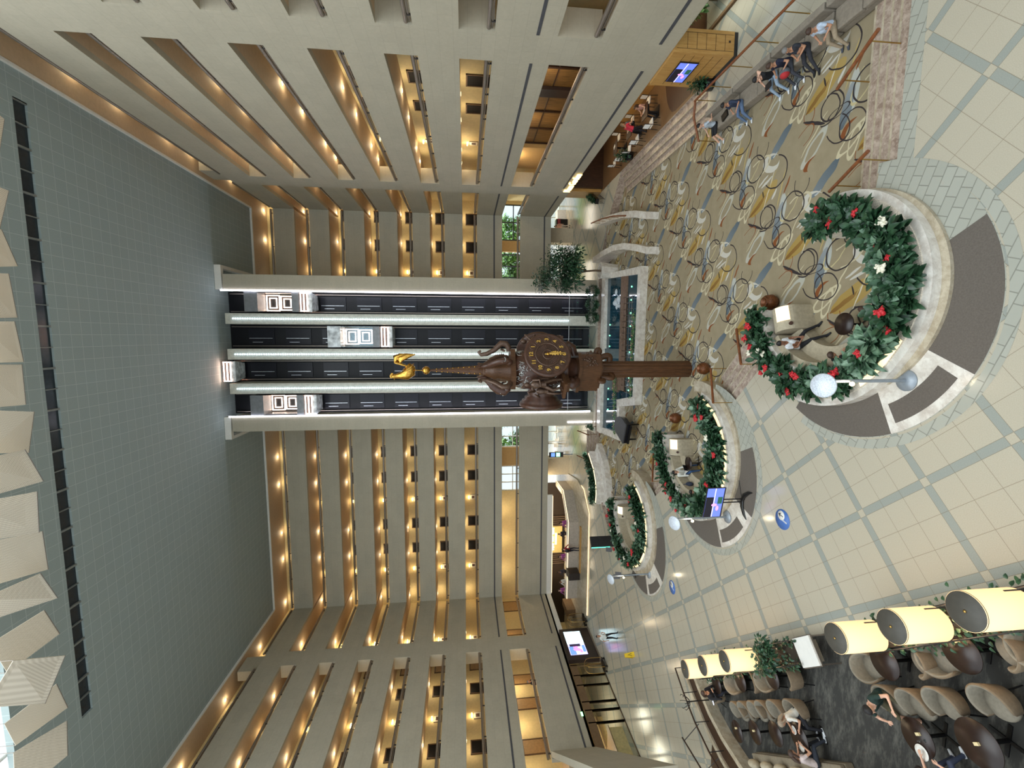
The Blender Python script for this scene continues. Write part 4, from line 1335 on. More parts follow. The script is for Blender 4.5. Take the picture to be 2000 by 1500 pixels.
# ------------------------------------------------------------------ lounge in the near left corner
O0 = Vector((-10.24, 12.91))
DS, DN = Vector((0.68, -0.733)), Vector((0.733, 0.68))
def lp(s, n): return O0 + DS * s + DN * n
LROT = math.atan2(DS.y, DS.x)
mb = MB()
mb.prism([tuple(lp(*q)) for q in ((-7.0, -0.02), (11, -0.02), (11, -7.5), (-4.6, -7.5), (-6.8, -3.4), (-7.4, -1.6))], 0.0, 0.012)
struct('floor_lounge_carpet', mb, 'lounge_carpet')
# curved ledge with handrail and wooden steps at the far end
CV = [(-16.2, 19.2), (-16.75, 18.3), (-17.25, 17.2), (-17.5, 16.0), (-17.5, 14.8), (-17.4, 13.2)]
mb = MB(); mb.ribbon(CV, 0.24, 0, 0.5, 0, 0.55); mb.ribbon(CV, 0.22, 0, 0.42, 0, -0.55); struct('wall_lounge_ledge', mb, 'marble_tan')
mb = MB(); mb.ribbon(CV, 0.9, 0, 0.34); struct('floor_lounge_sill', mb, 'wood_dark')
CV3 = [(x - 0.1, y, 1.0) for x, y in CV]
o = tag(MB().tube(CV3, 0.035, 8).build('curved_handrail', 'wood_dark'), 'dark curved handrail on the ledge at the far end of the lounge', 'handrail')
for x, y, z in CV3[:-1]: MB().cyl((x, y, 0.3), (x, y, 1.0), 0.018, None, 6).build('post', 'metal_dark', o)
o = tag(MB().tube([(-19.2, 18.3, 0.95), (-19.0, 16.2, 0.95)], 0.035, 8).build('step_handrail', 'wood_dark'), 'short dark handrail at the wooden steps beside the curved ledge', 'handrail')
for y in (18.1, 16.4): MB().tube([(-19.18 + (18.3 - y) * 0.08, y, 0.95), (-18.3, y - 0.05, 0.3)], 0.018, 6).build('post', 'metal_dark', o)
mb = MB()
for k in range(4): mb.box(-19.6, 13.6 + 0.0, 0.0, -18.1 - 0.0, 17.2 - 0.5 * k, 0.12 * (k + 1))
struct('floor_wooden_steps', mb, 'wood_dark')
# low dividers with planting, tray shelves and drum lamps
M('divider_stone', (150, 140, 122), 0.5)
M('drum_shade', (255, 216, 158), emit=0.50)
M('drum_top', (74, 70, 62), 0.6)
def divider(s0, s1, label):
    c = lp((s0 + s1) / 2, -0.42)
    o = empty('planter_divider', (c.x, c.y, 0), LROT, label, 'divider', 'lounge dividers')
    h = (s1 - s0) / 2
    MB().box(-h, -0.3, 0.0, h, 0.3, 0.62).build('body', 'divider_stone', o)
    MB().box(-h - 0.03, -0.34, 0.62, h + 0.03, 0.34, 0.66).box(-h, -0.26, 0.66, h, 0.26, 0.7, 1).build('top', ['metal_dark', 'soil'], o)
    MB().tube([(-h, -0.33, 0.95), (h, -0.33, 0.95)], 0.018, 6).tube([(-h, 0.33, 0.95), (h, 0.33, 0.95)], 0.018, 6).build('rail', 'metal_dark', o)
    lf = MB(); rr = random.Random(int(s0 * 7))
    for i in range(int(90 * h * 2)):
        x, y = rr.uniform(-h, h), rr.choice((-1, 1)) * abs(rr.gauss(0.22, 0.12))
        leaf_shape(lf, (x, y, rr.uniform(0.62, 0.95)), (rr.gauss(0, 1), y * 3, rr.uniform(-0.6, 0.8)), 0.11, 0.045, 0.4)
    lf.build('vines', 'leaf_deep', o)
    return o
divider(-6.4, 0.9, 'long low planted divider with three drum lamps at the far half of the lounge')
divider(4.2, 11.0, 'planted divider with drum lamps at the near half of the lounge')
def drum_lamp(s, label):
    c = lp(s, -0.42)
    o = empty('drum_lamp', (c.x, c.y, 0.66), 0, label, 'lamp', 'glowing drum lamps')
    MB().lathe([(0.34, 0.62), (0.34, 1.68), (0.33, 1.68), (0.33, 0.62)], n=32).build('shade', 'drum_shade', o)
    MB().lathe([(0, 1.69), (0.33, 1.69), (0.345, 1.66)], n=32).sph((0, 0, 1.70), (0.03, 0.03, 0.02), 8, 4, 1).build('top_cap', ['drum_top', 'brass'], o)
    MB().cyl((0, 0, 0.04), (0, 0, 0.7), 0.02, None, 8).tube([(0.345, 0, 0.4), (0.345, 0, 0.95)], 0.014, 6).tube([(-0.345, 0, 0.4), (-0.345, 0, 0.95)], 0.014, 6).build('stand', 'metal_dark', o)
    MB().box(-0.16, -0.16, 0.0, 0.16, 0.16, 0.05).build('foot', 'metal_dark', o)
    point('drum_lamp_glow', (0, 0, 0.55), 14, (1, 0.82, 0.55), 0.2, o)
for s, nm in ((-4.45, 'farthest of the three on the far lounge divider'), (-2.75, 'middle one of the three on the far lounge divider'), (-0.95, 'nearest of the three on the far lounge divider'),
              (4.85, 'first beyond the gap on the near lounge divider'), (6.62, 'second beyond the gap on the near lounge divider'), (8.35, 'largest-looking, at the frame corner on the near divider')):
    drum_lamp(s, 'tall cream drum lamp glowing, ' + nm)
# potted bush and glass display box at the end of the far divider
tree((lp(0.1, -0.42).x, lp(0.1, -0.42).y, 0.66), 1.0, 0.5, 12, 'potted_bush', 'bushy green plant on the end of the far lounge divider', 'plant', 0.03, 420, 0.13, blobs=7)
c = lp(1.2, -0.45)
o = empty('display_table', (c.x, c.y, 0), LROT, 'white low display table with metal edge at the end of the far lounge divider', 'table')
MB().box(-0.42, -0.4, 0.68, 0.42, 0.4, 0.73).build('top', 'paint_white', o)
MB().box(-0.45, -0.43, 0.64, 0.45, 0.43, 0.68).build('edge_frame', 'steel_rail', o)
for x in (-0.4, 0.4):
    for y in (-0.38, 0.38): MB().box(x - 0.02, y - 0.02, 0, x + 0.02, y + 0.02, 0.66).build('leg', 'steel_rail', o)
# barrel chairs, pedestal tables, bench seats
M('chair_outer', (116, 99, 78), 0.9, scale=14)
M('chair_inner', (126, 118, 103), 0.9, scale=14)
M('table_dark', (40, 26, 20), 0.35)
def barrel_chair():
    o = empty('barrel_chair', (0, 0, 0))
    mb = MB()
    def shell(r_out, r_in, z_lo, hi):
        v, fs, n = [], [], 22
        for i in range(n + 1):
            t = R(-35 + 250 * i / n)
            f = math.sin(PI * i / n)
            top = z_lo + 0.26 + hi * f ** 0.7
            for r_, z in ((r_out * 0.86, z_lo), (r_out, top - 0.03), ((r_out + r_in) / 2, top), (r_in, top - 0.03), (r_in * 0.92, z_lo)):
                v.append((r_ * math.cos(t), -r_ * math.sin(t), z))
        for i in range(n):
            for q in range(4): fs.append((5 * i + q, 5 * i + q + 1, 5 * i + 6 + q, 5 * i + 5 + q))
            mb.add([], [])
        k = len(v) - 5
        fs += [(0, 1, 2, 3, 4), (k + 4, k + 3, k + 2, k + 1, k)]
        return v, fs
    v, fs = shell(0.37, 0.30, 0.36, 0.24)
    mb.add(v, fs, 0, True)
    for i, f in enumerate(mb.f):
        if i < 88 and i % 4 >= 2: mb.mi[i] = 1
    mb.build('backrest', ['chair_outer', 'chair_inner'], o)
    MB().lathe([(0, 0.36), (0.31, 0.36), (0.32, 0.42), (0.30, 0.47), (0, 0.485)], n=22).build('seat', 'chair_inner', o)
    for x, y in ((-0.26, -0.26), (0.26, -0.26), (-0.26, 0.26), (0.26, 0.26)):
        MB().tube([(x * 0.75, y * 0.75, 0.37), (x, y, 0.012)], [0.022, 0.014], 6).build('leg', 'black', o)
    return o
def pedestal_table():
    o = empty('pedestal_table', (0, 0, 0))
    MB().lathe([(0, 0.72), (0.33, 0.72), (0.36, 0.735), (0.36, 0.755), (0, 0.755)], n=30).build('table_top', 'table_dark', o)
    MB().cyl((0, 0, 0.03), (0, 0, 0.72), 0.035).build('pedestal', 'black', o)
    MB().box(-0.28, -0.03, 0.012, 0.28, 0.03, 0.04).box(-0.03, -0.28, 0.012, 0.03, 0.28, 0.04).build('foot', 'black', o)
    return o
CH, TBL = barrel_chair(), pedestal_table()
first_c, first_t = [True], [True]
def chair_at(s, n, rz, label):
    p = lp(s, n)
    loc, rot = (p.x, p.y, 0), LROT + R(rz)
    if first_c[0]:
        CH.location, CH.rotation_euler = loc, (0, 0, rot); tag(CH, label, 'armchair', 'barrel armchairs of the lounge'); first_c[0] = False
        return
    tag(clone(CH, loc, rot, label), None, 'armchair', 'barrel armchairs of the lounge')
def table_at(s, n, label, sc=None):
    p = lp(s, n)
    if first_t[0]:
        TBL.location = (p.x, p.y, 0); tag(TBL, label, 'table', 'pedestal tables of the lounge'); first_t[0] = False
        if sc: TBL.scale = (sc, sc, 1)
        return
    c = clone(TBL, (p.x, p.y, 0), 0, label); tag(c, None, 'table', 'pedestal tables of the lounge')
    if sc: c.scale = (sc, sc, 1)
# along the far divider
for k, s in enumerate((-3.3, -1.08)): table_at(s, -0.98, 'round dark table by the far divider, %s from its far end' % ORD[k])
table_at(-5.35, -0.98, 'round dark table by the far divider, right at its far end')
for k, (s, rz) in enumerate(((-4.15, -90), (-2.55, 90), (-1.8, -90), (-0.3, 90))):
    chair_at(s, -1.05, rz, 'beige barrel armchair at the tables along the far divider, %s from its far end' % ORD[k])
# row facing it
for k, s in enumerate((-4.75, -3.4, -2.05)): table_at(s, -2.55, 'dark round table before the far bench seat, %s from the railing' % ORD[k])
for k, s in enumerate((-4.35, -3.75, -3.0, -2.45, -1.65, -0.65)): chair_at(s, -1.95, 180, 'beige barrel armchair in the row before the far bench seat, %s from the railing' % ORD[k])
table_at(-0.75, -2.6, 'dark round table with plates where the two guests dine', 1.1)
# near half
for k, s in enumerate((4.1, 6.27, 8.4)): table_at(s, -0.95, 'round dark table by the near divider, %s beyond the gap' % ORD[k], 1.12)
for k, (s, rz) in enumerate(((3.3, -90), (4.95, 90), (5.5, -90), (7.1, 90), (7.65, -90))):
    chair_at(s, -1.02, rz, 'beige barrel armchair at the tables along the near divider, %s beyond the gap' % ORD[k])
table_at(4.0, -2.45, 'dark round table with plates beside the man in green', 1.1)
table_at(5.5, -2.5, 'dark round table in the front row, with a small candle holder', 1.25)
table_at(7.1, -2.5, 'dark round table at the bottom edge of the lounge', 1.25)
for k, s in enumerate((3.55, 4.25, 5.05, 6.2)): chair_at(s, -1.85 if k else -1.75, 180, 'beige barrel armchair in the front lounge row, %s from the gap' % ORD[k])
M('bench_rust', (134, 104, 74), 0.85)
def bench(s0, s1, n, label, mat):
    c = lp((s0 + s1) / 2, n)
    o = empty('bench_seat', (c.x, c.y, 0), LROT, label, 'bench')
    h = (s1 - s0) / 2
    for nm, b in (('base', (-h, -0.3, 0.012, h, 0.3, 0.3)), ('seat', (-h, -0.3, 0.3, h, 0.28, 0.46)), ('backrest', (-h, -0.52, 0.012, h, -0.28, 0.98))):
        q = MB().box(*b).build(nm, mat, o)
        bv = q.modifiers.new('bevel', 'BEVEL'); bv.width = 0.04; bv.segments = 3
bench(-4.7, 0.3, -3.5, 'long upholstered bench seat at the far lounge tables', 'upholstery_beige')
bench(3.6, 9.5, -3.55, 'long upholstered bench seat along the front lounge tables', 'upholstery_beige')
mb = MB(); c = lp(1.95, -3.9); X = Matrix.Translation((c.x, c.y, 0)) @ Matrix.Rotation(LROT, 4, 'Z')
o = empty('service_counter', (c.x, c.y, 0), LROT, 'rust-brown service counter with a pale end between the two bench seats', 'counter')
MB().box(-1.2, -0.6, 0.012, 1.45, 0.35, 1.0).build('body', 'bench_rust', o)
MB().box(-1.5, -0.65, 0.012, -1.2, 0.45, 1.05).build('end_panel', 'upholstery_cream', o)
for k in range(5):
    p = lp(-4.3 + 0.85 * k, -3.5)
    q = MB().sph((0, 0, 0), (0.24, 0.13, 0.2), 12, 8).build('cushion', 'upholstery_cream', None, (p.x, p.y, 0.68), LROT + 0.2 * (k - 2))
    tag(q, 'plump cream cushion against the far bench seat, %s from the railing' % ORD[k], 'cushion', 'bench cushions')
# things on the tables
M('china', (226, 224, 216), 0.2)
def on_table(name, s, n, mb, mat, label, cat):
    p = lp(s, n)
    return tag(mb.build(name, mat, None, (p.x, p.y, 0.756), LROT), label, cat)
plate = lambda: MB().lathe([(0, 0.004), (0.07, 0.004), (0.12, 0.018), (0.12, 0.022), (0.065, 0.01), (0, 0.01)], n=20)
on_table('dinner_plate', -0.75, -2.85, plate(), 'china', 'white plate in front of the guest on the far bench', 'plate')
on_table('dinner_plate', -0.85, -2.42, plate(), 'china', 'white plate with food on the diners table', 'plate')
on_table('dinner_plate', 3.95, -2.72, MB().lathe([(0, 0.004), (0.1, 0.004), (0.16, 0.02), (0.16, 0.024), (0.09, 0.01), (0, 0.01)], n=24), 'china', 'large white plate on the table beside the man in green', 'plate')
M('menu_card', (214, 196, 150), 0.6)
for k, (s, n, lb) in enumerate(((4.1, -2.38, 'cream card lying on the table beside the man in green'), (5.5, -2.5, 'small yellow candle box on the front row table'), (4.15, -0.72, 'small cream card on the first table beyond the gap'), (6.35, -0.75, 'folded cream card on the second table beyond the gap'), (-3.4, -2.5, 'small cream card on the middle far table'), (-4.7, -2.45, 'small cream card on the table by the railing'))):
    on_table('table_card', s, n, MB().box(-0.05, -0.03, 0, 0.05, 0.03, 0.05), 'menu_card', lb, 'card')
on_table('wine_glass', 4.18, -2.5, MB().lathe([(0, 0), (0.035, 0.002), (0.006, 0.01), (0.006, 0.08), (0.035, 0.12), (0.032, 0.17), (0.03, 0.17), (0.03, 0.12), (0, 0.09)], n=14), 'glass', 'clear wine glass on the table beside the man in green', 'glass')
# coat stand
o = empty('coat_stand', (-15.76, 16.64, 0.012), 0, 'black wrought coat stand with curled hooks by the lounge ledge', 'coat stand')
MB().cyl((0, 0, 0.18), (0, 0, 1.75), 0.025, None, 8).build('pole', 'black', o)
for k in range(6):
    a = PI / 3 * k; c_, s_ = math.cos(a), math.sin(a)
    MB().tube([(0, 0, 1.6), (0.12 * c_, 0.12 * s_, 1.66), (0.24 * c_, 0.24 * s_, 1.78), (0.3 * c_, 0.3 * s_, 1.9), (0.24 * c_, 0.24 * s_, 1.94)], 0.012, 6).build('hook', 'black', o)
for k in range(4):
    a = PI / 2 * k + 0.5; c_, s_ = math.cos(a), math.sin(a)
    MB().tube([(0, 0, 0.35), (0.1 * c_, 0.1 * s_, 0.28), (0.24 * c_, 0.24 * s_, 0.1), (0.34 * c_, 0.34 * s_, 0.012)], 0.016, 6).build('leg', 'black', o)

# ------------------------------------------------------------------ left ground floor: glazed shop fronts, screen wall, trolleys
M('front_brown', (112, 86, 58), 0.5)
M('front_metal', (104, 88, 68), 0.35, 0.5)
mb = MB(); mb.box(-27.45, 22.0, 2.15, -27.3, 33.4, 2.72); struct('wall_shop_bulkhead', mb, 'front_brown')
mb = MB(); mb.box(-33, 8, 2.72, -27.5, 44, 2.9); mb.box(-35, 44.28, 2.72, LIFT_L, 53.1, 2.9); struct('ceiling_ground_left', mb, 'paint_cream')
mb = MB(); mb.box(-33.1, 8, 0, -33, 50, 2.8); struct('wall_shop_back', mb, 'paint_cream')
M('shop_glow', (232, 200, 140), 0.6)  # even pale tan of the counter and shelving
fy = [33.3, 32.2, 31.2, 29.6, 28.85, 27.8, 25.0, 23.0]
for k in range(7):
    y1, y0 = fy[k], fy[k + 1]
    mb = MB(); mb.box(-27.38, y0 + 0.05, 0.03, -27.36, y1 - 0.05, 2.15)
    o = struct('window_%d' % (150 + k), mb, 'glass')
    fr = MB()
    for y in (y0, y1): fr.box(-27.44, y - 0.05, 0, -27.30, y + 0.05, 2.7)
    fr.box(-27.42, y0, 0, -27.32, y1, 0.08)
    fr.build('frame', 'front_metal', o)
MB_ = MB().box(-30.2, 24.2, 0, -28.4, 28.4, 1.0).box(-30.3, 24.1, 1.0, -28.3, 28.5, 1.04, 1)
tag(MB_.build('shop_counter', ['shop_glow', 'front_brown']), 'long pale counter seen through the glazed shop front', 'counter')
MB_ = MB().box(-32.6, 28.8, 0, -31.9, 33.0, 2.0)
for z in (0.5, 1.0, 1.5): MB_.box(-31.95, 28.9, z, -31.6, 32.9, z + 0.04, 1)
tag(MB_.build('shop_shelving', ['shop_glow', 'front_brown']), 'wall shelving inside the glazed shop', 'shelving')
for y in (24.5, 27.5, 30.5): area('shop_ceiling_light', (-30, y, 2.65), 1.6, 1.6, 70, (1, 0.88, 0.66))  # fill lamps added to brighten the dark shop interior
# video wall
M('screen_frame', (46, 34, 30), 0.45)
o = empty('video_wall', (-27.0, 35.5, 0), 0, 'dark free-standing video wall with a bright split screen', 'screen')
MB().box(-0.35, -1.95, 0.12, 0.0, 1.95, 2.78).build('body', 'screen_frame', o)
MB().box(-0.32, -1.98, 0.0, 0.06, 1.98, 0.12).build('base', 'steel_rail', o)
M('screen_white', (205, 240, 250), emit=1.9)
M('screen_blue', (96, 132, 220), emit=1.2)
M('screen_pink', (232, 130, 214), emit=1.3)
M('screen_lav', (186, 180, 240), emit=1.3)
M('screen_dark', (52, 40, 66), emit=0.5)
MB().box(0.0, -0.05, 0.95, 0.012, 1.55, 2.45).build('white_screen', 'screen_white', o)
mb = MB().box(0.0, -1.4, 0.95, 0.012, -0.08, 2.45)
rr = random.Random(2)
mb.box(0.012, -1.38, 1.9, 0.016, -0.4, 2.4, 1); mb.box(0.012, -0.4, 1.35, 0.016, -0.1, 2.3, 3)
for k in range(9):
    mb.sph((0.012, -0.75 + rr.uniform(-0.3, 0.3), 1.7 + rr.uniform(-0.3, 0.3)), (0.006, rr.uniform(0.1, 0.22), rr.uniform(0.08, 0.2)), 8, 4, 2)
mb.box(0.012, -1.1, 1.0, 0.016, -0.3, 1.25, 1)
mb.build('picture_screen', ['screen_lav', 'screen_blue', 'screen_pink', 'screen_dark'], o)
mb = MB()
for k in range(5):
    for q in range(4): mb.box(0.012, 0.25 + 0.28 * q, 2.25 - 0.2 * (k // 2) - 0.05 * k, 0.015, 0.25 + 0.28 * q + rr.uniform(0.08, 0.22), 2.28 - 0.2 * (k // 2) - 0.05 * k)
for k in range(24): mb.box(0.012, rr.uniform(0.05, 1.4), 1.05 + rr.random() * 0.9, 0.015, rr.uniform(0.05, 1.4), 1.06 + rr.random() * 0.9) if False else mb.sph((0.012, rr.uniform(0.1, 1.45), 1.05 + rr.random() * 0.85), (0.004, 0.04, 0.015), 6, 4)
mb.build('screen_marks', 'screen_blue', o)
# luggage trolleys
def trolley(x, y, rz, label):
    o = empty('luggage_trolley', (x, y, 0), rz, label, 'trolley', 'brass luggage trolleys')
    MB().box(-0.5, -0.3, 0.2, 0.5, 0.3, 0.27).build('deck', 'black', o)
    for sy in (-0.28, 0.28):
        MB().tube([(-0.5, sy, 0.27), (-0.5, sy, 1.2), (-0.42, sy, 1.55), (-0.2, sy * 0.7, 1.75), (0, sy * 0.55, 1.8), (0.2, sy * 0.7, 1.75), (0.42, sy, 1.55), (0.5, sy, 1.2), (0.5, sy, 0.27)], 0.022, 8).build('hoop', 'brass', o)
    MB().tube([(-0.42, 0, 1.5), (0.42, 0, 1.5)], 0.02, 6).build('hanging_bar', 'brass', o)
    for x_ in (-0.42, 0.42):
        for y_ in (-0.24, 0.24): MB().cyl((x_, y_ - 0.025, 0.09), (x_, y_ + 0.025, 0.09), 0.09, None, 14).build('wheel', 'black', o)
trolley(-26.55, 32.2, R(88), 'brass hooped luggage trolley parked in front of the glazed shop beside the video wall')
trolley(-26.7, 38.2, R(80), 'brass hooped luggage trolley beyond the far side of the video wall')
MB_ = MB().box(-28.6, 41.6, 0, -27.9, 43.6, 1.05)
tag(MB_.build('bell_desk', 'front_brown'), 'brown bell desk at the end of the reception counters', 'desk')

# ------------------------------------------------------------------ reception
M('desk_grey', (176, 164, 150), 0.4)
M('desk_top', (224, 214, 196), 0.25)
M('rec_dark', (44, 32, 24), 0.5)
M('rec_panel', (206, 184, 120), 0.6, var=0.04)
M('slat_brown', (96, 78, 64), 0.5)
mb = MB(); mb.prism([(-15.2, 47.5), (-14.3, 42.0), (-14.6, 39.7), (-16.1, 37.85), (-26.0, 37.8), (-29.5, 40.5), (-29.5, 50), (-15.2, 50)], 0, 0.13)
struct('floor_reception_platform', mb, 'marble_tan')
mb = MB(); mb.ribbon([(-14.45, 42.2), (-14.5, 39.75), (-16.1, 37.8), (-26.0, 37.75)], 0.05, 0.03, 0.065)
tag(mb.build('light_strip', 'led_warm'), 'warm LED line along the edge of the raised reception floor', 'light strip')
def desk(pts, label, z0=0.13):
    o = empty('reception_desk', (pts[0][0], pts[0][1], z0), 0, label, 'desk', 'reception desks')
    off = -o.location
    for nm, (w_, a, b, of), mat in (('front', (0.14, z0, 1.2, 0), 'desk_grey'), ('counter_top', (0.5, 1.2, 1.26, 0.2), 'desk_top'), ('glow_line', (0.04, 1.14, 1.19, -0.08), 'led_warm')):
        mb = MB(); mb.ribbon(pts, w_, a, b, 0, of); mb.build(nm, mat, o).location = off
desk([(-23.1, 41.25), (-18.3, 41.1), (-16.0, 43.6), (-16.15, 47.0)], 'long angled grey reception desk with a pale top')
desk([(-26.4, 41.25), (-23.95, 41.25)], 'short second reception desk nearer the video wall')
tag(MB().box(-23.9, 40.2, 0.13, -23.2, 41.5, 1.22).build('desk_return', 'rec_dark'), 'dark cabinet block between the two reception desks', 'cabinet')
tag(MB().box(-23.1, 40.0, 0.13, -18.4, 40.35, 0.22).build('desk_step', 'wood_oak'), 'yellow wooden footstep along the reception desk', 'step')
mb = MB(); mb.box(-35, 47, 0.0, -16.3, 47.2, 2.8); mb.box(-35, 44.2, 0, -34.8, 47, 2.8); struct('wall_reception_back', mb, 'rec_dark')
o = tag(MB().box(-24.4, 46.87, 0.45, -21.3, 46.99, 2.6).build('sign_panel', 'rec_panel'), 'lit yellow panel with two rows of white lettering behind the reception', 'sign')
M('sign_white', (255, 250, 240), emit=3.0)
mb = MB(); rr = random.Random(6)
x = -24.05
while x < -21.6:
    w_ = rr.choice((0.09, 0.12, 0.15))
    if rr.random() > 0.12:
        mb.box(x, 46.8, 1.38, x + 0.05, 46.86, 1.58)
        if rr.random() > 0.3: mb.box(x, 46.8, 1.53, x + w_, 46.86, 1.58)
        if rr.random() > 0.4: mb.box(x + w_ - 0.05, 46.8, 1.38, x + w_, 46.86, 1.58)
    x += w_ + 0.08
x = -23.4
while x < -22.2:
    mb.box(x, 46.8, 1.10, x + 0.1, 46.86, 1.24); x += 0.15
mb.build('lettering', 'sign_white', o)
for x0, x1, nm in ((-21.2, -20.2, 'lift'), (-25.7, -24.5, 'video wall')):
    mb = MB(); k = x0
    while k < x1: mb.box(k, 46.84, 0.13, k + 0.1, 46.99, 2.7); k += 0.24
    tag(mb.build('slat_screen', 'slat_brown'), 'brown slat screen beside the lit reception panel, on the %s side' % nm, 'screen', 'reception slat screens')
mb = MB(); mb.box(-27.45, 43.86, 2.2, -16.5, 44.02, 2.75); mb.box(-27.55, 37.6, 2.3, -27.4, 43.9, 2.75); struct('trim_60', mb, 'paint_white')
tag(MB().box(-27.3, 43.84, 2.17, -16.6, 43.9, 2.21).build('light_strip', 'led_warm'), 'warm LED line under the white reception canopy', 'light strip')
for x in (-26, -22.5, -19, -16): area('reception_ceiling_light', (x, 45.4, 2.66), 2.2, 1.0, 50, (1, 0.84, 0.58))  # fill panels added under the ceiling to brighten the reception recess
for x in (-25.5, -21.5, -17.5): area('reception_front_light', (x, 44.6, 2.66), 2.0, 0.5, 36, (1, 0.84, 0.58))  # second row of added fill, closer to the desks

# ------------------------------------------------------------------ back ground floor: piers, daylight windows, far shop
M('pier_stone', (204, 186, 156), 0.6, var=0.06)
mb = MB(); mb.box(9.55, 45.9, 0, 11.0, 47.2, 2.8); struct('column_10', mb, 'pier_stone')
mb = MB(); mb.box(-15.0, 45.9, 0, -13.2, 47.2, 2.8); struct('column_11', mb, 'pier_stone')
mb = MB(); mb.box(8.7, 46.9, 4.7, 9.8, 47.2, 7.5); mb.box(-14.1, 46.9, 4.7, -12.1, 47.2, 7.5); struct('wall_mezzanine_back_piers', mb, 'pale_panel')
mb = MB(); mb.box(LIFT_R, 44.28, 2.72, 22, 53.1, 2.9); mb.box(XR + 0.28, 4, 2.72, 13.75, 20.9, 2.9); mb.box(XR + 0.28, 20.9, 2.72, 22, 44.28, 2.9); struct('ceiling_ground_right', mb, 'paint_cream')
for n, x0, x1, nx in ((160, 4.8, 9.4, 4), (161, 11.2, 16.5, 4), (162, -13.0, -8.0, 4), (163, -14.95, -15.0, 1)):
    if x1 > x0: outside_window(n, x0, x1, 53.0, 0.0, 2.7, nx, 2)
M('lime_band', (170, 220, 60), emit=0.6)
mb = MB(); mb.box(4.8, 52.7, 2.2, 16.5, 52.8, 2.6); mb.box(-15, 52.7, 2.25, -8, 52.8, 2.65); struct('trim_61', mb, 'lime_band')
for x, y, s_, nm in ((6, 57, 1, 'close to the lift tower on the fig tree side'), (9, 58, 2, 'behind the stone pier near the fig tree'), (13, 57.5, 3, 'beyond the dark display rack'), (-10, 57, 4, 'behind the piano steps'), (-14.5, 58, 5, 'behind the stone pier near reception')):
    tree((x, y, 0), 8.0, 2.2, s_, 'outdoor_tree', 'sunlit tree outside the back windows, ' + nm, 'tree', 0.12, 1500, 0.42, mat='leaf_bright', blobs=14, group='trees outside the back windows')
# far furniture by the back windows
M('cafe_white', (232, 230, 226), 0.5)
M('red_rack', (120, 40, 46), 0.6)
tag(MB().box(10.6, 48.6, 0, 12.6, 49.4, 1.25).box(10.6, 48.55, 0.8, 12.6, 48.6, 1.1, 1).build('display_rack', ['black', 'red_rack']), 'dark display rack with a red band beyond the stone pier near the fig tree', 'rack')
tag(MB().box(12.4, 49.5, 0, 13.8, 50.6, 0.95).build('white_counter', 'cafe_white'), 'white counter beside the dark display rack', 'counter')
for k in range(6):
    x = -13.0 + 0.85 * (k % 6)
    o = empty('white_chair', (x - 0.6, 49.5 + 0.5 * (k % 2), 0), 0.5 * k, 'white cafe chair by the windows behind the piano, %s from reception' % ORD[k], 'chair', 'white cafe chairs')
    MB().box(-0.2, -0.2, 0.42, 0.2, 0.2, 0.46).build('seat', 'cafe_white', o)
    MB().box(-0.2, 0.17, 0.46, 0.2, 0.21, 0.85).build('backrest', 'cafe_white', o)
    for a in (-0.17, 0.17):
        for b in (-0.17, 0.17): MB().cyl((a, b, 0), (a, b, 0.43), 0.014, None, 6).build('leg', 'steel_rail', o)
o = empty('portrait_display', (-12.4, 44.6, 0), 0, 'upright digital display with blue and green panels on a thin post', 'display')
MB().box(-0.03, -0.03, 0, 0.03, 0.03, 1.0).build('post', 'metal_dark', o)
MB().box(-0.26, -0.05, 1.0, 0.26, 0.05, 2.5).box(-0.2, -0.07, 1.9, 0.2, -0.05, 2.3, 1).box(-0.2, -0.07, 1.35, 0.2, -0.05, 1.75, 2).build('panel', ['metal_dark', 'screen_blue', 'pool_light'], o)
for x, y in ((7, 49), (13, 49), (-11, 49)): area('back_ceiling_light', (x, y, 2.66), 2.5, 2.5, 60, (1, 0.9, 0.75))  # added fill for the recess under the back mezzanine

# ------------------------------------------------------------------ restaurant on the right ground floor
mb = MB(); mb.prism([(11.72, 21.0), (20, 21.0), (20, 39), (11.72, 39)], 0, 0.004); struct('floor_restaurant', mb, 'wood_floor_mid')
el = [(14.2 + 2.7 * math.cos(2 * PI * i / 32) * 0.98, 23.0 + 2.1 * math.sin(2 * PI * i / 32)) for i in range(32)]
mb = MB(); mb.prism([(max(x, 11.9), y) for x, y in el], 0.004, 0.009); struct('floor_restaurant_dark', mb, 'wood_floor_dark')
mb = MB(); mb.box(18, 20.9, 0, 18.2, 40, 2.75); mb.box(11.9, 36.2, 0, 18, 36.5, 2.75); struct('wall_restaurant_back', mb, 'wood_dark')
# oak-clad pier with television
o = empty('oak_pier', (11.9, 19.4, 0), 0, 'oak-panelled pier with a dark plinth at the restaurant entrance', 'pier')
MB().box(-0.48, -1.05, 0.16, 0.44, 1.35, 2.7).build('cladding', 'wood_oak', o)
MB().box(-0.47, -1.04, 0.0, 0.43, 1.34, 0.16).build('plinth', 'metal_dark', o)
mb = MB()
for z in (0.55, 0.95, 1.35, 1.75, 2.15): mb.box(-0.33, -1.056, z, 0.29, -1.048, z + 0.012); mb.box(-0.486, -0.9, z, -0.478, 1.2, z + 0.012)
for x in (-0.33, 0.29): mb.box(x, -1.056, 0.2, x + 0.012, -1.048, 2.6)
mb.box(0.0, -1.06, 0.32, 0.08, -1.05, 0.40)
mb.build('panel_joints', 'wood_dark', o)
M('tv_blue', (92, 110, 210), emit=0.9)
M('tv_dark', (24, 22, 34), emit=0.25)
M('tv_green', (40, 90, 70), emit=0.4)
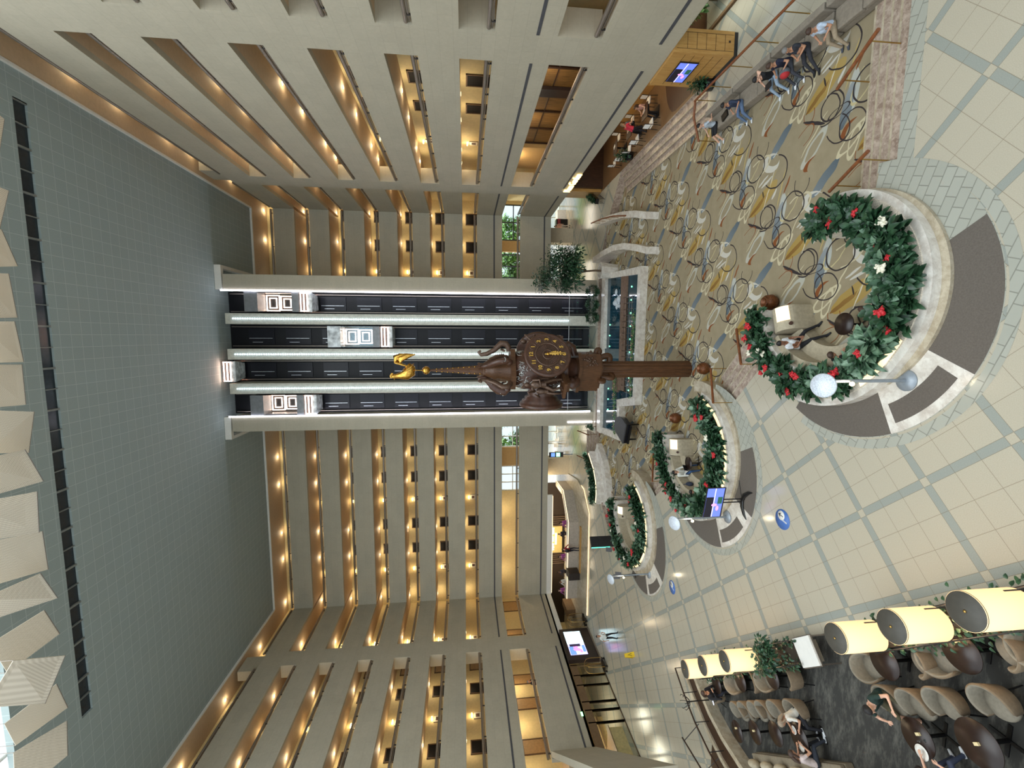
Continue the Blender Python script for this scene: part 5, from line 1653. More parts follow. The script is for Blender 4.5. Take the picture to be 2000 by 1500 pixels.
def tv_screen(o, w, h, X):
    MB().box(-w / 2 - 0.02, -0.03, -h / 2 - 0.02, w / 2 + 0.02, 0.02, h / 2 + 0.02, 0, X).build('bezel', 'metal_dark', o)
    mb = MB().box(-w / 2, -0.035, -h / 2, w / 2, -0.03, h / 2, 0, X)
    mb.box(-w / 2, -0.038, 0.08 * h, w * 0.2, -0.035, h * 0.5, 1, X); mb.box(-w * 0.5, -0.039, 0.02 * h, w * 0.5, -0.036, 0.07 * h, 3, X)
    mb.sph((-w * 0.08, -0.038, 0.0), (w * 0.05, 0.004, h * 0.16), 8, 6, 4, X); mb.sph((-w * 0.2, -0.038, -0.2 * h), (w * 0.09, 0.004, h * 0.08), 8, 6, 4, X)
    mb.box(-w * 0.04, -0.04, -h * 0.42, w * 0.2, -0.036, -h * 0.16, 2, X); mb.box(-w * 0.5, -0.04, -h * 0.5, w * 0.5, -0.036, -h * 0.45, 1, X)
    mb.build('screen', ['tv_blue', 'tv_dark', 'tv_green', 'screen_lav', 'screen_pink'], o)
o = empty('wall_television', (11.38, 19.6, 1.75), 0, 'flat television on the oak-panelled pier', 'television')
tv_screen(o, 1.35, 0.78, Matrix.Rotation(R(-90), 4, 'Z'))
# television on a curved black stand in front of the middle ring
P_ = Vector((-6.62, 16.25, 0))
o = empty('display_stand', P_, R(-12), 'large flat television on a curved black floor stand by the middle planter ring', 'television')
for sx in (-0.07, 0.07): MB().cyl((sx, 0, 0.1), (sx, 0, 1.0), 0.025, None, 8).build('column', 'metal_dark', o)
for sg in (-1, 1):
    MB().tube([(0, 0, 0.05), (sg * 0.25, -0.06, 0.05), (sg * 0.5, -0.26, 0.04), (sg * 0.62, -0.45, 0.03)], [0.1, 0.1, 0.07, 0.02], 8, flat=0.35).build('foot', 'black', o)
tv_screen(o, 1.3, 0.74, Matrix.Translation((0, -0.06, 1.28)))
tag(MB().tube([(-5.0, 16.9, 0.02), (-6.6, 16.3, 0.02)], 0.012, 6).build('power_cable', 'black'), 'thin dark cable running along the ring to the television stand', 'cable')
# dining chairs and tables
def dining_chair():
    o = empty('dining_chair', (0, 0, 0))
    MB().box(-0.21, -0.21, 0.43, 0.21, 0.21, 0.48).build('seat', 'cafe_white', o)
    MB().box(-0.19, 0.19, 0.56, 0.19, 0.22, 0.90).build('backrest', 'cafe_white', o)
    for x in (-0.21, 0.21):
        MB().tube([(x, -0.21, 0), (x, -0.21, 0.45)], 0.018, 6).build('leg', 'black', o)
        MB().tube([(x, 0.24, 0), (x, 0.2, 0.45), (x, 0.22, 0.94)], 0.018, 6).build('leg', 'black', o)
    MB().tube([(-0.21, 0.22, 0.93), (0.21, 0.22, 0.93)], 0.018, 6).tube([(-0.21, 0.22, 0.54), (0.21, 0.22, 0.54)], 0.014, 6).build('back_frame', 'black', o)
    return o
DC = dining_chair()
spots = [(12.15, 25.8, 100, 'alone nearest the oak pier'), (12.15, 27.9, 100, 'in front of the standing guest in red'), (12.1, 29.2, 80, 'third along the steps'), (12.2, 30.7, 100, 'fourth along the steps'), (12.3, 32.1, 90, 'nearest the far pot plant'),
         (13.6, 26.3, -90, 'behind the nearest dining table'), (13.7, 28.8, -90, 'behind the second dining table'), (13.7, 31.3, -90, 'behind the third dining table')]
for k, (x, y, rz, nm) in enumerate(spots):
    lb = 'black-framed dining chair with white seat, ' + nm
    if k == 0:
        DC.location, DC.rotation_euler = (x, y, 0.009), (0, 0, R(rz)); c = tag(DC, lb)
    else: c = clone(DC, (x, y, 0.009), R(rz), lb)
    tag(c, None, 'chair', 'restaurant dining chairs')
for k, (x, y) in enumerate(((12.9, 26.1), (12.9, 28.6), (12.95, 31.2))):
    o = empty('dining_table', (x, y, 0.009), 0, 'square dark wooden dining table, %s from the oak pier' % ORD[k], 'table', 'restaurant tables')
    MB().box(-0.4, -0.4, 0.71, 0.4, 0.4, 0.75).build('table_top', 'wood_dark', o)
    MB().box(-0.05, -0.05, 0, 0.05, 0.05, 0.71).box(-0.3, -0.3, 0, 0.3, 0.3, 0.03).build('pedestal', 'black', o)
    tag(MB().box(-0.1, -0.14, 0, 0.1, 0.14, 0.012).build('menu', 'cafe_white', None, (x + 0.1, y + 0.1, 0.76), 0.4), 'white menu lying on the dining table, %s from the oak pier' % ORD[k], 'menu')
def pot_plant(x, y, label, h=1.1, z=0.0):
    o = empty('potted_plant', (x, y, z), 0, label, 'plant', 'black potted plants')
    MB().lathe([(0, 0), (0.26, 0), (0.3, 0.35), (0.27, 0.4), (0.25, 0.4), (0.25, 0.34), (0, 0.34)], n=20).build('pot', 'black_gloss', o)
    lf = MB(); rr = random.Random(int(x * 9 + y))
    for i in range(260):
        d = Vector((rr.gauss(0, 1), rr.gauss(0, 1), rr.uniform(-0.2, 1.6))).normalized()
        leaf_shape(lf, Vector((0, 0, 0.5)) + Vector((d.x * 0.2, d.y * 0.2, d.z * 0.35)) * rr.random() * 1.8, d, 0.2, 0.04, 0.4)
    lf.build('foliage', 'leaf_deep', o)
pot_plant(11.95, 29.9, 'leafy plant in a round black pot at the head of the restaurant steps')
pot_plant(11.3, 20.2, 'leafy plant in a round black pot below the oak pier')
o = empty('host_stand', (12.9, 21.3, 0), R(10), 'wooden host stand with papers beside the oak pier', 'stand')
MB().box(-0.3, -0.22, 0.0, 0.3, 0.22, 1.02).build('body', 'wood_oak', o)
MB().box(-0.34, -0.26, 1.02, 0.34, 0.26, 1.06).build('top', 'wood_dark', o)
MB().box(-0.2, -0.15, 1.06, 0.2, 0.12, 1.07).build('papers', 'cafe_white', o)
tag(MB().box(14.6, 26.6, 0.009, 15.6, 31.0, 1.15).build('buffet_counter', 'wood_oak'), 'curving oak buffet counter inside the restaurant', 'counter')
for y in (22.5, 26, 29.5, 33): area('restaurant_ceiling_light', (13.6, y, 2.66), 1.6, 1.2, 22, (1, 0.8, 0.5))  # fill panels added so the restaurant recess gets light
# daylight windows and planting beyond the near right corner
mb = MB(); mb.box(13.75, 6, 0, 13.77, 20.85, 2.7); o = struct('window_170', mb, 'glass')
fr = MB()
for y in (6.5, 9, 11.5, 14, 16.5, 18.4, 20.8): fr.box(13.7, y - 0.04, 0, 13.85, y + 0.04, 2.72)
fr.box(13.7, 6, 0, 13.85, 20.8, 0.1); fr.build('frame', 'front_brown', o)
for k in range(5):
    tree((14.75 + 0.2 * (k % 2), 20.1 - 1.7 * k, 0), 1.9, 0.85, 30 + k, 'outdoor_bush', 'bright sunlit bush outside the windows beyond the sofas, %s from the oak pier' % ORD[k], 'bush', 0.05, 620, 0.26, mat='leaf_bright', blobs=12, group='bushes outside the right windows')
# oak clad pier at the back with a trough planter
tag(MB().box(11.7, 36.6, 0, 13.5, 38.3, 2.7).build('oak_panel_pier', 'wood_oak'), 'oak-clad pier under the lit letters at the far end of the restaurant', 'pier')
o = empty('planter_trough', (11.1, 36.4, 0), R(62), 'black trough planter of dark foliage on a wire stand by the far oak pier', 'planter')
MB().box(-0.95, -0.2, 0.5, 0.95, 0.2, 0.78).build('trough', 'black', o)
mb = MB()
for x in (-0.8, -0.4, 0, 0.4, 0.8): mb.box(x - 0.01, -0.18, 0, x + 0.01, -0.16, 0.5); mb.box(x - 0.01, 0.16, 0, x + 0.01, 0.18, 0.5)
mb.box(-0.9, -0.18, 0.02, 0.9, -0.16, 0.04); mb.build('wire_stand', 'black', o)
lf = MB(); rr = random.Random(8)
for i in range(380): leaf_shape(lf, (rr.uniform(-0.95, 0.95), rr.uniform(-0.15, 0.15), 0.75 + rr.random() * 0.3), (rr.gauss(0, 1), rr.gauss(0, 1), rr.uniform(0, 1.2)), 0.2, 0.05, 0.4)
lf.build('foliage', 'leaf_deep', o)
# illuminated lettering on the right fascia
M('sign_glow', (255, 226, 150), emit=2.0)
o = empty('restaurant_sign', (11.47, 34.2, 2.98), 0, 'glowing cream letters reading Plaza Garden on the restaurant-side fascia', 'sign')
text_mesh('Plaza Garden', 0.78, 0.03, 'sign_glow', 'lettering', o, basis((0, -1, 0), (0, 0, 1), (0, 0, 0)), 'CENTER', 0.95)
M('exit_green', (150, 255, 170), emit=2.0)
tag(MB().box(XL + 0.005, 28.6, 2.84, XL + 0.03, 28.95, 2.98).build('exit_light', 'exit_green'), 'small glowing green exit light under the mezzanine above the glazed shop', 'exit light')
for i in range(2, 7):
    z = SOF[i + 1] - 0.45
    o = tag(MB().box(XR + 1.2, 38.1, z, XR + 1.7, 38.14, z + 0.22).build('exit_sign', 'sign_glow'), 'small lit exit sign in the restaurant-side corridor of the %s' % LEVEL[i], 'exit sign', 'corridor exit signs')
    text_mesh('EXIT', 0.16, 0.005, 'bloom_red', 'lettering', o, basis((1, 0, 0), (0, 0, 1), (XR + 1.45, 38.09, z + 0.11)))

# ------------------------------------------------------------------ floor signs and small stands
M('decal_blue', (70, 110, 178), 0.4, var=0.08)
for (x, y), nm in (((-6.47, 14.0), 'nearer the viewer'), ((-13.68, 21.8), 'farther off')):
    o = empty('floor_sticker', (x, y, 0.004), R(-12), 'round blue floor sticker with a white arrow disc, ' + nm, 'sticker', 'blue floor stickers')
    MB().lathe([(0, 0.003), (0.36, 0.003), (0.36, 0.0)], n=36).build('disc', 'decal_blue', o)
    MB().lathe([(0, 0.006), (0.17, 0.006), (0.17, 0.003)], (0.1, 0.1, 0), n=28).build('white_disc', 'paint_white', o)
    mb = MB(); mb.box(0.085, -0.0, 0.006, 0.115, 0.19, 0.008); mb.prism([(0.02, 0.14), (0.1, 0.24), (0.18, 0.14), (0.15, 0.12), (0.1, 0.18), (0.05, 0.12)], 0.006, 0.008)
    mb.build('arrow', 'metal_dark', o)
    mb = MB()
    for k in range(7): mb.box(-0.02 - 0.03, -0.22 + 0.05 * k, 0.003, 0.01, -0.19 + 0.05 * k, 0.005)
    mb.build('small_print', 'paint_white', o)
M('yellow', (226, 186, 20), 0.5)
o = empty('wet_floor_sign', (-21.5, 26.75, 0), R(50), 'yellow folding wet floor sign standing open on the tiles', 'sign')
for sg, nm in ((-1, 'front_panel'), (1, 'back_panel')):
    mb = MB(); mb.add([(-0.16, sg * 0.2, 0.0), (0.16, sg * 0.2, 0.0), (0.11, sg * 0.02, 0.62), (-0.11, sg * 0.02, 0.62), (-0.16, sg * 0.22, 0.0), (0.16, sg * 0.22, 0.0), (0.11, sg * 0.035, 0.62), (-0.11, sg * 0.035, 0.62)],
                      [(0, 1, 2, 3), (4, 5, 6, 7), (0, 1, 5, 4), (1, 2, 6, 5), (2, 3, 7, 6), (3, 0, 4, 7)])
    mb.build(nm, 'yellow', o)
MB().tube([(-0.07, -0.165, 0.18), (0.0, -0.115, 0.42), (0.07, -0.165, 0.18)], 0.015, 6).build('warning_mark', 'black', o)
for (x, y), nm, c in (((-15.6, 26.6), 'nearest the third lamp standard', 0.3), ((-15.9, 26.9), 'just behind the front one', 0.5), ((-14.9, 28.6), 'half hidden by the third ring shrubs', 0.2)):
    o = empty('notice_stand', (x, y, 0.01), c, 'grey notice board on a slim stand, ' + nm, 'notice stand', 'notice stands by the third ring')
    MB().lathe([(0, 0), (0.16, 0), (0.15, 0.02), (0, 0.03)], n=18).build('base', 'metal_dark', o)
    MB().cyl((0, 0, 0.02), (0, 0, 1.1), 0.015, None, 8).build('pole', 'metal_dark', o)
    MB().box(-0.15, -0.02, 0, 0.15, 0.02, 0.4, 0, Matrix.Translation((0, 0, 1.08)) @ Matrix.Rotation(R(-35), 4, 'X')).build('board', 'metal_dark', o)
o = empty('kiosk_screen', (-15.7, 31.5, 0), R(35), 'tall grey information kiosk with a green edge light beyond the third ring', 'kiosk')
MB().box(-0.4, -0.08, 0, 0.4, 0.08, 1.75).build('body', 'metal_dark', o)
M('edge_green', (80, 230, 190), emit=2.0)
MB().box(-0.43, -0.09, 0.3, -0.4, 0.09, 1.72).build('edge_light', 'edge_green', o)
# pod tables
def stool_table(x, y, label):
    o = empty('round_stool_table', (x, y, CZ), 0.3, label, 'table', 'small round tables in the rings')
    MB().lathe([(0, 0.62), (0.3, 0.62), (0.33, 0.64), (0.33, 0.67), (0, 0.67)], n=30).build('table_top', 'table_dark', o)
    MB().cyl((0, 0, 0.05), (0, 0, 0.62), 0.03).build('column', 'black', o)
    for k in range(4):
        a = PI / 2 * k + 0.4
        MB().tube([(0, 0, 0.1), (0.2 * math.cos(a), 0.2 * math.sin(a), 0.07), (0.36 * math.cos(a), 0.36 * math.sin(a), 0.015)], 0.022, 6).build('foot', 'black', o)
stool_table(0.38, 12.05, 'dark round table on a star foot inside the nearest planter ring')
stool_table(-6.35, 20.6, 'dark round table on a star foot inside the middle planter ring')

# ------------------------------------------------------------------ carved wooden tower clock on a fluted column
CX, CY = -1.72, 22.3
o = empty('tower_clock', (CX, CY, CZ), 0, 'tall carved brown clock tower with gold numerals and a gilded rooster', 'clock')
A0 = -PI / 2 + R(27)          # direction the main dial faces
M('clock_dark', (74, 48, 36), 0.35, var=0.25)
M('clock_bronze', (92, 70, 56), 0.35, 0.35, var=0.3, scale=12)
M('numeral_gold', (214, 172, 84), 0.35, 0.4, var=0.05)
M('silver_leaf', (168, 168, 164), 0.35, 0.5, var=0.5, scale=14)
def cp(n, mb, mat, par=None): return mb.build(n, mat, par or o)
Z = -CZ                        # heights below are above the tiled floor
def Zs(p): return [(r, z + Z) for r, z in p]
mb = MB(); n = 24
v, fs = [], []
for z in (-0.6, 4.4):
    for i in range(n * 2):
        t = PI * i / n
        q = 0.44 if (i // 2) % 2 else 0.405
        v.append((q * math.cos(t), q * math.sin(t), z + Z))
m2 = n * 2
fs = [(i, (i + 1) % m2, m2 + (i + 1) % m2, m2 + i) for i in range(m2)] + [list(range(m2, 2 * m2))]
mb.add(v, fs); cp('column', mb, 'wood_clock')
# triangular-ish box with scroll brackets below and above
def hexpts(r0, r1, a):
    p = []
    for k in range(3):
        for d, q in ((-20, r0), (20, r0)):
            t = a + R(120 * k + d); p.append((q * math.cos(t), q * math.sin(t)))
    return p
mb = MB()
for r_, z0, z1 in ((1.0, 4.35, 4.45), (1.12, 4.45, 5.45), (1.2, 5.45, 5.6)): mb.prism(hexpts(r_, r_, A0), z0 + Z, z1 + Z)
box = cp('plinth_box', mb, 'wood_clock')
mb = MB(); rr = random.Random(11)
for k in range(3):
    t = A0 + R(120 * k)
    c_, s_ = math.cos(t), math.sin(t)
    for i in range(40):
        u, w_ = rr.gauss(0, 0.16), rr.gauss(0, 0.22)
        mb.sph((1.06 * c_ - u * s_, 1.06 * s_ + u * c_, 4.95 + w_ + Z), rr.uniform(0.03, 0.07), 6, 4)
mb.build('carved_wreath', 'clock_bronze', box)
def scroll(base, outd, s, flip=1, w=0.22):
    """S-shaped bracket in the vertical plane along outd"""
    pts = []
    for i in range(17):
        t = i / 16
        x = s * (0.9 * t + 0.28 * math.sin(2 * PI * t))
        z = s * (1.15 * t - 0.25 * math.sin(2 * PI * t)) * flip
        pts.append(Vector(base) + Vector((outd[0] * x, outd[1] * x, z)))
    e = pts[-1]
    for i in range(1, 9):
        t = i / 8 * 1.5 * PI
        pts.append(e + Vector((outd[0] * s * 0.2 * math.sin(t) * 0.8, outd[1] * s * 0.2 * math.sin(t) * 0.8, flip * s * 0.2 * (1 - math.cos(t)) * -0.8)))
    return pts
def bracket_set(z, r0, s, flip, rad, offs, name, mat):
    for k in range(3):
        t = A0 + R(120 * k + offs)
        mb = MB(); mb.tube(scroll((r0 * math.cos(t), r0 * math.sin(t), z + Z), (math.cos(t), math.sin(t)), s, flip), [rad] * 12 + [rad * 0.8] * 13, 8, flat=1.5)
        cp(name, mb, mat)
bracket_set(3.75, 0.38, 0.62, 1, 0.11, 60, 'lower_bracket', 'wood_clock')
for k in range(3):
    t = A0 + R(120 * k + 60)
    c_, s_ = math.cos(t), math.sin(t)
    mb = MB()
    mb.tube([(0.75 * c_, 0.75 * s_, 5.6 + Z), (1.15 * c_, 1.15 * s_, 5.72 + Z), (1.28 * c_, 1.28 * s_, 5.95 + Z), (1.1 * c_, 1.1 * s_, 6.2 + Z), (0.8 * c_, 0.8 * s_, 6.28 + Z)], [0.17, 0.2, 0.22, 0.2, 0.16], 10)
    mb.sph((1.05 * c_, 1.05 * s_, 5.92 + Z), (0.26, 0.26, 0.2), 12, 8)
    cp('scroll_foot', mb, 'clock_dark')
mb = MB(); mb.lathe(Zs([(0.62, 5.6), (0.62, 6.0), (0.74, 6.05), (0.74, 6.2), (0.6, 6.25), (0.7, 6.4)]), n=24); cp('neck', mb, 'clock_dark')
# central drum with silvery filigree
mb = MB(); mb.lathe(Zs([(0.7, 6.35), (0.98, 6.6), (1.05, 7.4), (0.98, 8.3), (0.85, 8.72), (0, 8.72)]), n=30); body = cp('body', mb, 'clock_dark')
mb = MB(); rr = random.Random(5)
for k in range(130):
    t = rr.uniform(0, 2 * PI); z = rr.uniform(6.7, 8.6)
    q = 1.03 - 0.08 * abs(z - 7.4)
    pts = []
    for i in range(6):
        tt = t + 0.05 * i * math.cos(i * 1.1 + k); zz = z + 0.055 * i * math.sin(i * 1.1 + k)
        pts.append((q * math.cos(tt), q * math.sin(tt), zz + Z))
    mb.tube(pts, [0.03, 0.028, 0.026, 0.022, 0.016, 0.008], 5)
mb.build('filigree', 'silver_leaf', body)
# three dials
NUM = ['12', '1', '2', '3', '4', '5', '6', '7', '8', '9', '10', '11']
for k in range(3):
    t = A0 + R(120 * k)
    nrm_ = Vector((math.cos(t), math.sin(t), 0)); xa = Vector((-math.sin(t), math.cos(t), 0))
    B = basis(xa, (0, 0, 1), Vector((0, 0, 7.3 + Z)) + nrm_ * 0)
    # lathe about the dial axis: local z is the facing direction
    mb = MB(); mb.lathe([(0.62, 0.8), (0.72, 1.2), (0.66, 1.32), (0.86, 1.4), (0.84, 1.5), (1.0, 1.58), (0.98, 1.66), (1.1, 1.70), (1.12, 1.78), (1.12, 1.86), (1.06, 1.90), (0.99, 1.88)], n=48, X=B)
    d = cp('dial', mb, 'clock_dark')
    mb = MB(); mb.lathe([(0, 1.86), (1.0, 1.875)], n=48, X=B); mb.build('dial_face', 'clock_dark', d)
    mb = MB(); mb.lathe([(0.55, 1.88), (0.56, 1.92), (0.6, 1.92), (0.61, 1.88)], n=40, X=B); mb.lathe([(0.2, 1.88), (0.21, 1.92), (0.25, 1.92), (0.26, 1.88)], n=30, X=B)
    for i in range(36):
        a = 2 * PI * i / 36
        mb.tube([(0.27 * math.cos(a), 0.27 * math.sin(a), 1.885), (0.5 * math.cos(a), 0.5 * math.sin(a), 1.895)], 0.013, 5, X=B)
    mb.build('ray_ring', 'clock_bronze', d)
    if k == 0:
        for i, s_ in enumerate(NUM):
            a = PI / 2 - 2 * PI * i / 12
            px, py = 0.79 * math.cos(a), 0.79 * math.sin(a)
            rg = MB(); rg.lathe([(0.135, 1.88), (0.14, 1.905), (0.16, 1.905), (0.165, 1.88)], (px, py, 0), n=24, X=B); rg.build('numeral_ring', 'clock_bronze', d)
            text_mesh(s_, 0.25, 0.012, 'numeral_gold', 'numeral', d, B @ Matrix.Translation((px, py, 1.895)), bold=0.008)
        for ln, wd, an in ((0.86, 0.045, R(-90 + 4)), (0.55, 0.055, R(-90 + 9))):
            c_, s_ = math.cos(an), math.sin(an)
            mb = MB()
            mb.tube([(-0.16 * c_, -0.16 * s_, 1.96), (0.2 * c_, 0.2 * s_, 1.96), (ln * 0.55 * c_, ln * 0.55 * s_, 1.96), (ln * c_, ln * s_, 1.96)], [0.02, wd * 1.3, wd * 0.8, 0.01], 6, flat=0.4, X=B)
            for q in (0.4, 0.55, 0.7):
                for sg in (-1, 1): mb.sph((ln * q * c_ - sg * 0.06 * s_, ln * q * s_ + sg * 0.06 * c_, 1.96), (0.045, 0.045, 0.015), 8, 5, 0, B)
            mb.build('hand', 'numeral_gold', d)
        mb = MB(); mb.sph((0, 0, 1.95), (0.08, 0.08, 0.06), 14, 8, 0, B); mb.build('hub', 'gold', d)
# carved figures on shelves between the dials
def figure(par, base, face, h, seed):
    rr = random.Random(seed)
    c_, s_ = math.cos(face), math.sin(face)
    X = Matrix.Translation(base) @ Matrix.Rotation(face - PI / 2, 4, 'Z') @ Matrix.Scale(h / 1.75, 4)
    mb = MB()
    mb.tube([(0, 0, 0.8), (0, 0.02, 1.05), (0, 0.03, 1.3), (0, 0.02, 1.45)], [0.17, 0.15, 0.21, 0.09], 10, X=X)
    mb.sph((0, 0.04, 1.62), (0.1, 0.12, 0.14), 10, 8, 0, X)
    for sg in (-1, 1):
        mb.tube([(sg * 0.1, 0, 0.85), (sg * 0.15, 0.18 * sg + 0.08, 0.48), (sg * 0.14, -0.05 + 0.1 * sg, 0.02)], [0.1, 0.075, 0.05], 8, X=X)
        mb.tube([(sg * 0.14, -0.05 + 0.1 * sg, 0.03), (sg * 0.15, 0.14 + 0.1 * sg, 0.03)], [0.05, 0.04], 6, X=X)
        mb.tube([(sg * 0.22, 0, 1.38), (sg * 0.34, 0.12, 1.2 + 0.1 * sg), (sg * 0.2, 0.34, 1.32 + 0.25 * sg)], [0.065, 0.052, 0.035], 8, X=X)
        mb.sph((sg * 0.2, 0.36, 1.33 + 0.25 * sg), 0.05, 8, 6, 0, X)
    mb.tube([(-0.2, -0.06, 1.35), (-0.22, -0.2, 0.9), (-0.12, -0.24, 0.4)], [0.05, 0.12, 0.16], 8, X=X, flat=0.4)
    mb.build('carved_figure', 'clock_bronze', par)
for k in range(3):
    t = A0 + R(120 * k + 60) + PI
    t = A0 + R(120 * k - 60)
    c_, s_ = math.cos(t), math.sin(t)
    X = Matrix.Rotation(t, 4, 'Z')
    mb = MB(); mb.box(0.9, -0.45, 6.32 + Z, 1.75, 0.45, 6.46 + Z, 0, X); mb.box(0.85, -0.3, 6.1 + Z, 1.45, 0.3, 6.32 + Z, 0, X)
    sh = cp('figure_shelf', mb, 'wood_clock')
    figure(sh, (1.38 * c_ - 0.18 * s_, 1.38 * s_ + 0.18 * c_, 6.46 + Z), t, 1.9, k)
    figure(sh, (1.3 * c_ + 0.34 * s_, 1.3 * s_ - 0.34 * c_, 6.46 + Z), t + 0.7, 1.5, k + 9)
# top plate, scrolls, inner drum, spire
mb = MB(); mb.prism(hexpts(1.15, 1.15, A0 + R(60)), 8.72 + Z, 8.95 + Z); mb.lathe(Zs([(0.6, 8.95), (0.52, 9.2), (0.46, 9.6), (0.5, 9.75), (0.42, 9.85), (0.36, 10.05), (0.3, 10.2)]), n=24); cp('top_plate', mb, 'wood_clock')
for k in range(3):
    t = A0 + R(120 * k)
    c_, s_ = math.cos(t), math.sin(t)
    P = lambda r_, z: (r_ * c_, r_ * s_, z + Z)
    mb = MB(); mb.tube([P(1.0, 9.05), P(1.12, 9.2), P(1.05, 9.5), P(0.82, 9.8), P(0.58, 10.0), P(0.42, 10.25), P(0.46, 10.5), P(0.6, 10.5)], [0.11, 0.15, 0.15, 0.14, 0.12, 0.09, 0.07, 0.04], 10, flat=1.5)
    mb.sph(P(1.0, 9.06), 0.18, 10, 8)
    sc = cp('top_scroll', mb, 'clock_dark')
    mb = MB()
    for i in range(6):
        z = 9.3 + 0.12 * i; q = 1.31 - 0.12 * i
        mb.tube([(q * c_ - 0.12 * s_, q * s_ + 0.12 * c_, z + Z), (q * 1.01 * c_, q * 1.01 * s_, z - 0.05 + Z), (q * c_ + 0.12 * s_, q * s_ - 0.12 * c_, z + Z)], 0.022, 5)
    mb.build('carved_scales', 'silver_leaf', sc)
    t2 = A0 + R(120 * k - 60); c2, s2 = math.cos(t2), math.sin(t2)
    Q = lambda r_, z: (r_ * c2, r_ * s2, z + Z)
    mb = MB(); mb.tube([Q(0.95, 8.98), Q(1.15, 9.02), Q(1.32, 9.15), Q(1.34, 9.4), Q(1.18, 9.55), Q(1.0, 9.75), Q(0.82, 10.1), Q(0.78, 10.4), Q(0.9, 10.52), Q(0.98, 10.4)], [0.09, 0.1, 0.11, 0.11, 0.1, 0.09, 0.08, 0.07, 0.06, 0.04], 8, flat=1.5)
    mb.tube([Q(0.95, 9.2), Q(1.05, 9.4), Q(1.0, 9.25)], 0.05, 6)
    cp('curled_horn', mb, 'clock_bronze')
mb = MB(); mb.lathe(Zs([(0.33, 10.1), (0.3, 10.25), (0.26, 10.3), (0.05, 12.98), (0, 13.0)]), n=8, sm=False); sp = cp('spire', mb, 'wood_clock')
mb = MB()
for k in range(4):
    t = A0 + R(90 * k + 20)
    for i in range(9):
        z = 10.45 + 0.27 * i
        q = 0.27 - 0.0785 * (z - 10.3)
        mb.sph((q * math.cos(t), q * math.sin(t), z + Z), 0.034, 8, 6)
mb.build('stud', 'gold', sp)
mb = MB(); mb.sph((0, 0, 13.13 + Z), 0.2, 20, 14); mb.cyl((0, 0, 13.3 + Z), (0, 0, 13.65 + Z), 0.02); cp('finial_ball', mb, 'gold')
# gilded rooster facing the viewer's left
mb = MB()
rx, rz_ = -1.0, 13.62 + Z
def rp(x, z, y=0.0): return (x, y, rz_ + z)
mb.tube([rp(0.28, 0.42), rp(0.12, 0.3), rp(-0.06, 0.33), rp(-0.22, 0.52), rp(-0.26, 0.75), rp(-0.28, 0.98), rp(-0.29, 1.08)], [0.14, 0.27, 0.33, 0.27, 0.18, 0.12, 0.12], 14)
mb.sph(rp(-0.3, 1.1), (0.1, 0.08, 0.1), 10, 8)
rb = cp('rooster', mb, 'gold')
mb = MB()
for i in range(5): mb.sph(rp(-0.36 + 0.05 * i, 1.2 + 0.03 * math.sin(i)), (0.04, 0.02, 0.07), 8, 6)
mb.sph(rp(-0.38, 0.98), (0.035, 0.02, 0.07), 8, 6); mb.build('comb', 'gold', rb)
mb = MB(); mb.tube([rp(-0.38, 1.09), rp(-0.48, 1.06)], [0.035, 0.005], 6); mb.build('beak', 'gold', rb)
mb = MB(); rr = random.Random(4)
for i in range(16):
    f = i / 15
    a = 0.2 + 0.9 * f
    y = rr.uniform(-0.1, 0.1)
    mb.tube([rp(0.2, 0.42, y * 0.4), rp(0.34 + 0.08 * f, 0.75 + 0.28 * f, y), rp(0.56 + 0.1 * f, 0.95 + 0.08 * f - 0.25 * (1 - f), y * 1.2), rp(0.76, 0.6 + 0.2 * f - 0.35 * (1 - f), y * 1.2), rp(0.8, 0.3 + 0.1 * f - 0.3 * (1 - f), y)], [0.07, 0.12, 0.125, 0.09, 0.015], 7, flat=0.7)
mb.build('tail', 'gold', rb)
mb = MB()
for sg in (-1, 1):
    for i in range(5): mb.tube([rp(-0.12, 0.5, sg * 0.18), rp(0.05 + 0.03 * i, 0.42 - 0.05 * i, sg * 0.25), rp(0.22 + 0.03 * i, 0.4 - 0.07 * i, sg * 0.2)], [0.05, 0.06, 0.012], 6, flat=0.5)
mb.build('wing', 'gold', rb)
mb = MB()
for sg in (-1, 1): mb.tube([rp(-0.02, 0.2, sg * 0.08), rp(0.02, 0.05, sg * 0.08), rp(0.0, 0.0, sg * 0.05)], [0.05, 0.03, 0.03], 6)
mb.build('leg', 'gold', rb)

# ------------------------------------------------------------------ people
SKIN = {'light': (214, 168, 142), 'tan': (190, 140, 110), 'brown': (140, 96, 72)}
for k_, c_ in SKIN.items(): M('skin_' + k_, c_, 0.55, var=0.04)
def cloth(c):
    n = 'cloth_%d_%d_%d' % c
    if n not in MATS: M(n, c, 0.85, var=0.1, scale=18)
    return n
HAIRC = {'black': (28, 23, 22), 'brown': (66, 46, 34), 'grey': (128, 124, 120), 'light': (150, 130, 108)}
for k_, c_ in HAIRC.items(): M('hair_' + k_, c_, 0.6, var=0.2, scale=30)
def ik(a, b, l1, l2, hint):
    a, b = Vector(a), Vector(b)
    d = b - a
    L = min(d.length, (l1 + l2) * 0.995)
    d = d.normalized()
    b = a + d * L
    x = (l1 * l1 - l2 * l2 + L * L) / (2 * L)
    h = math.sqrt(max(0, l1 * l1 - x * x))
    hv = Vector(hint); hv = hv - d * hv.dot(d)
    hv = hv.normalized() if hv.length > 1e-4 else d.orthogonal().normalized()
    return a + d * x + hv * h, b
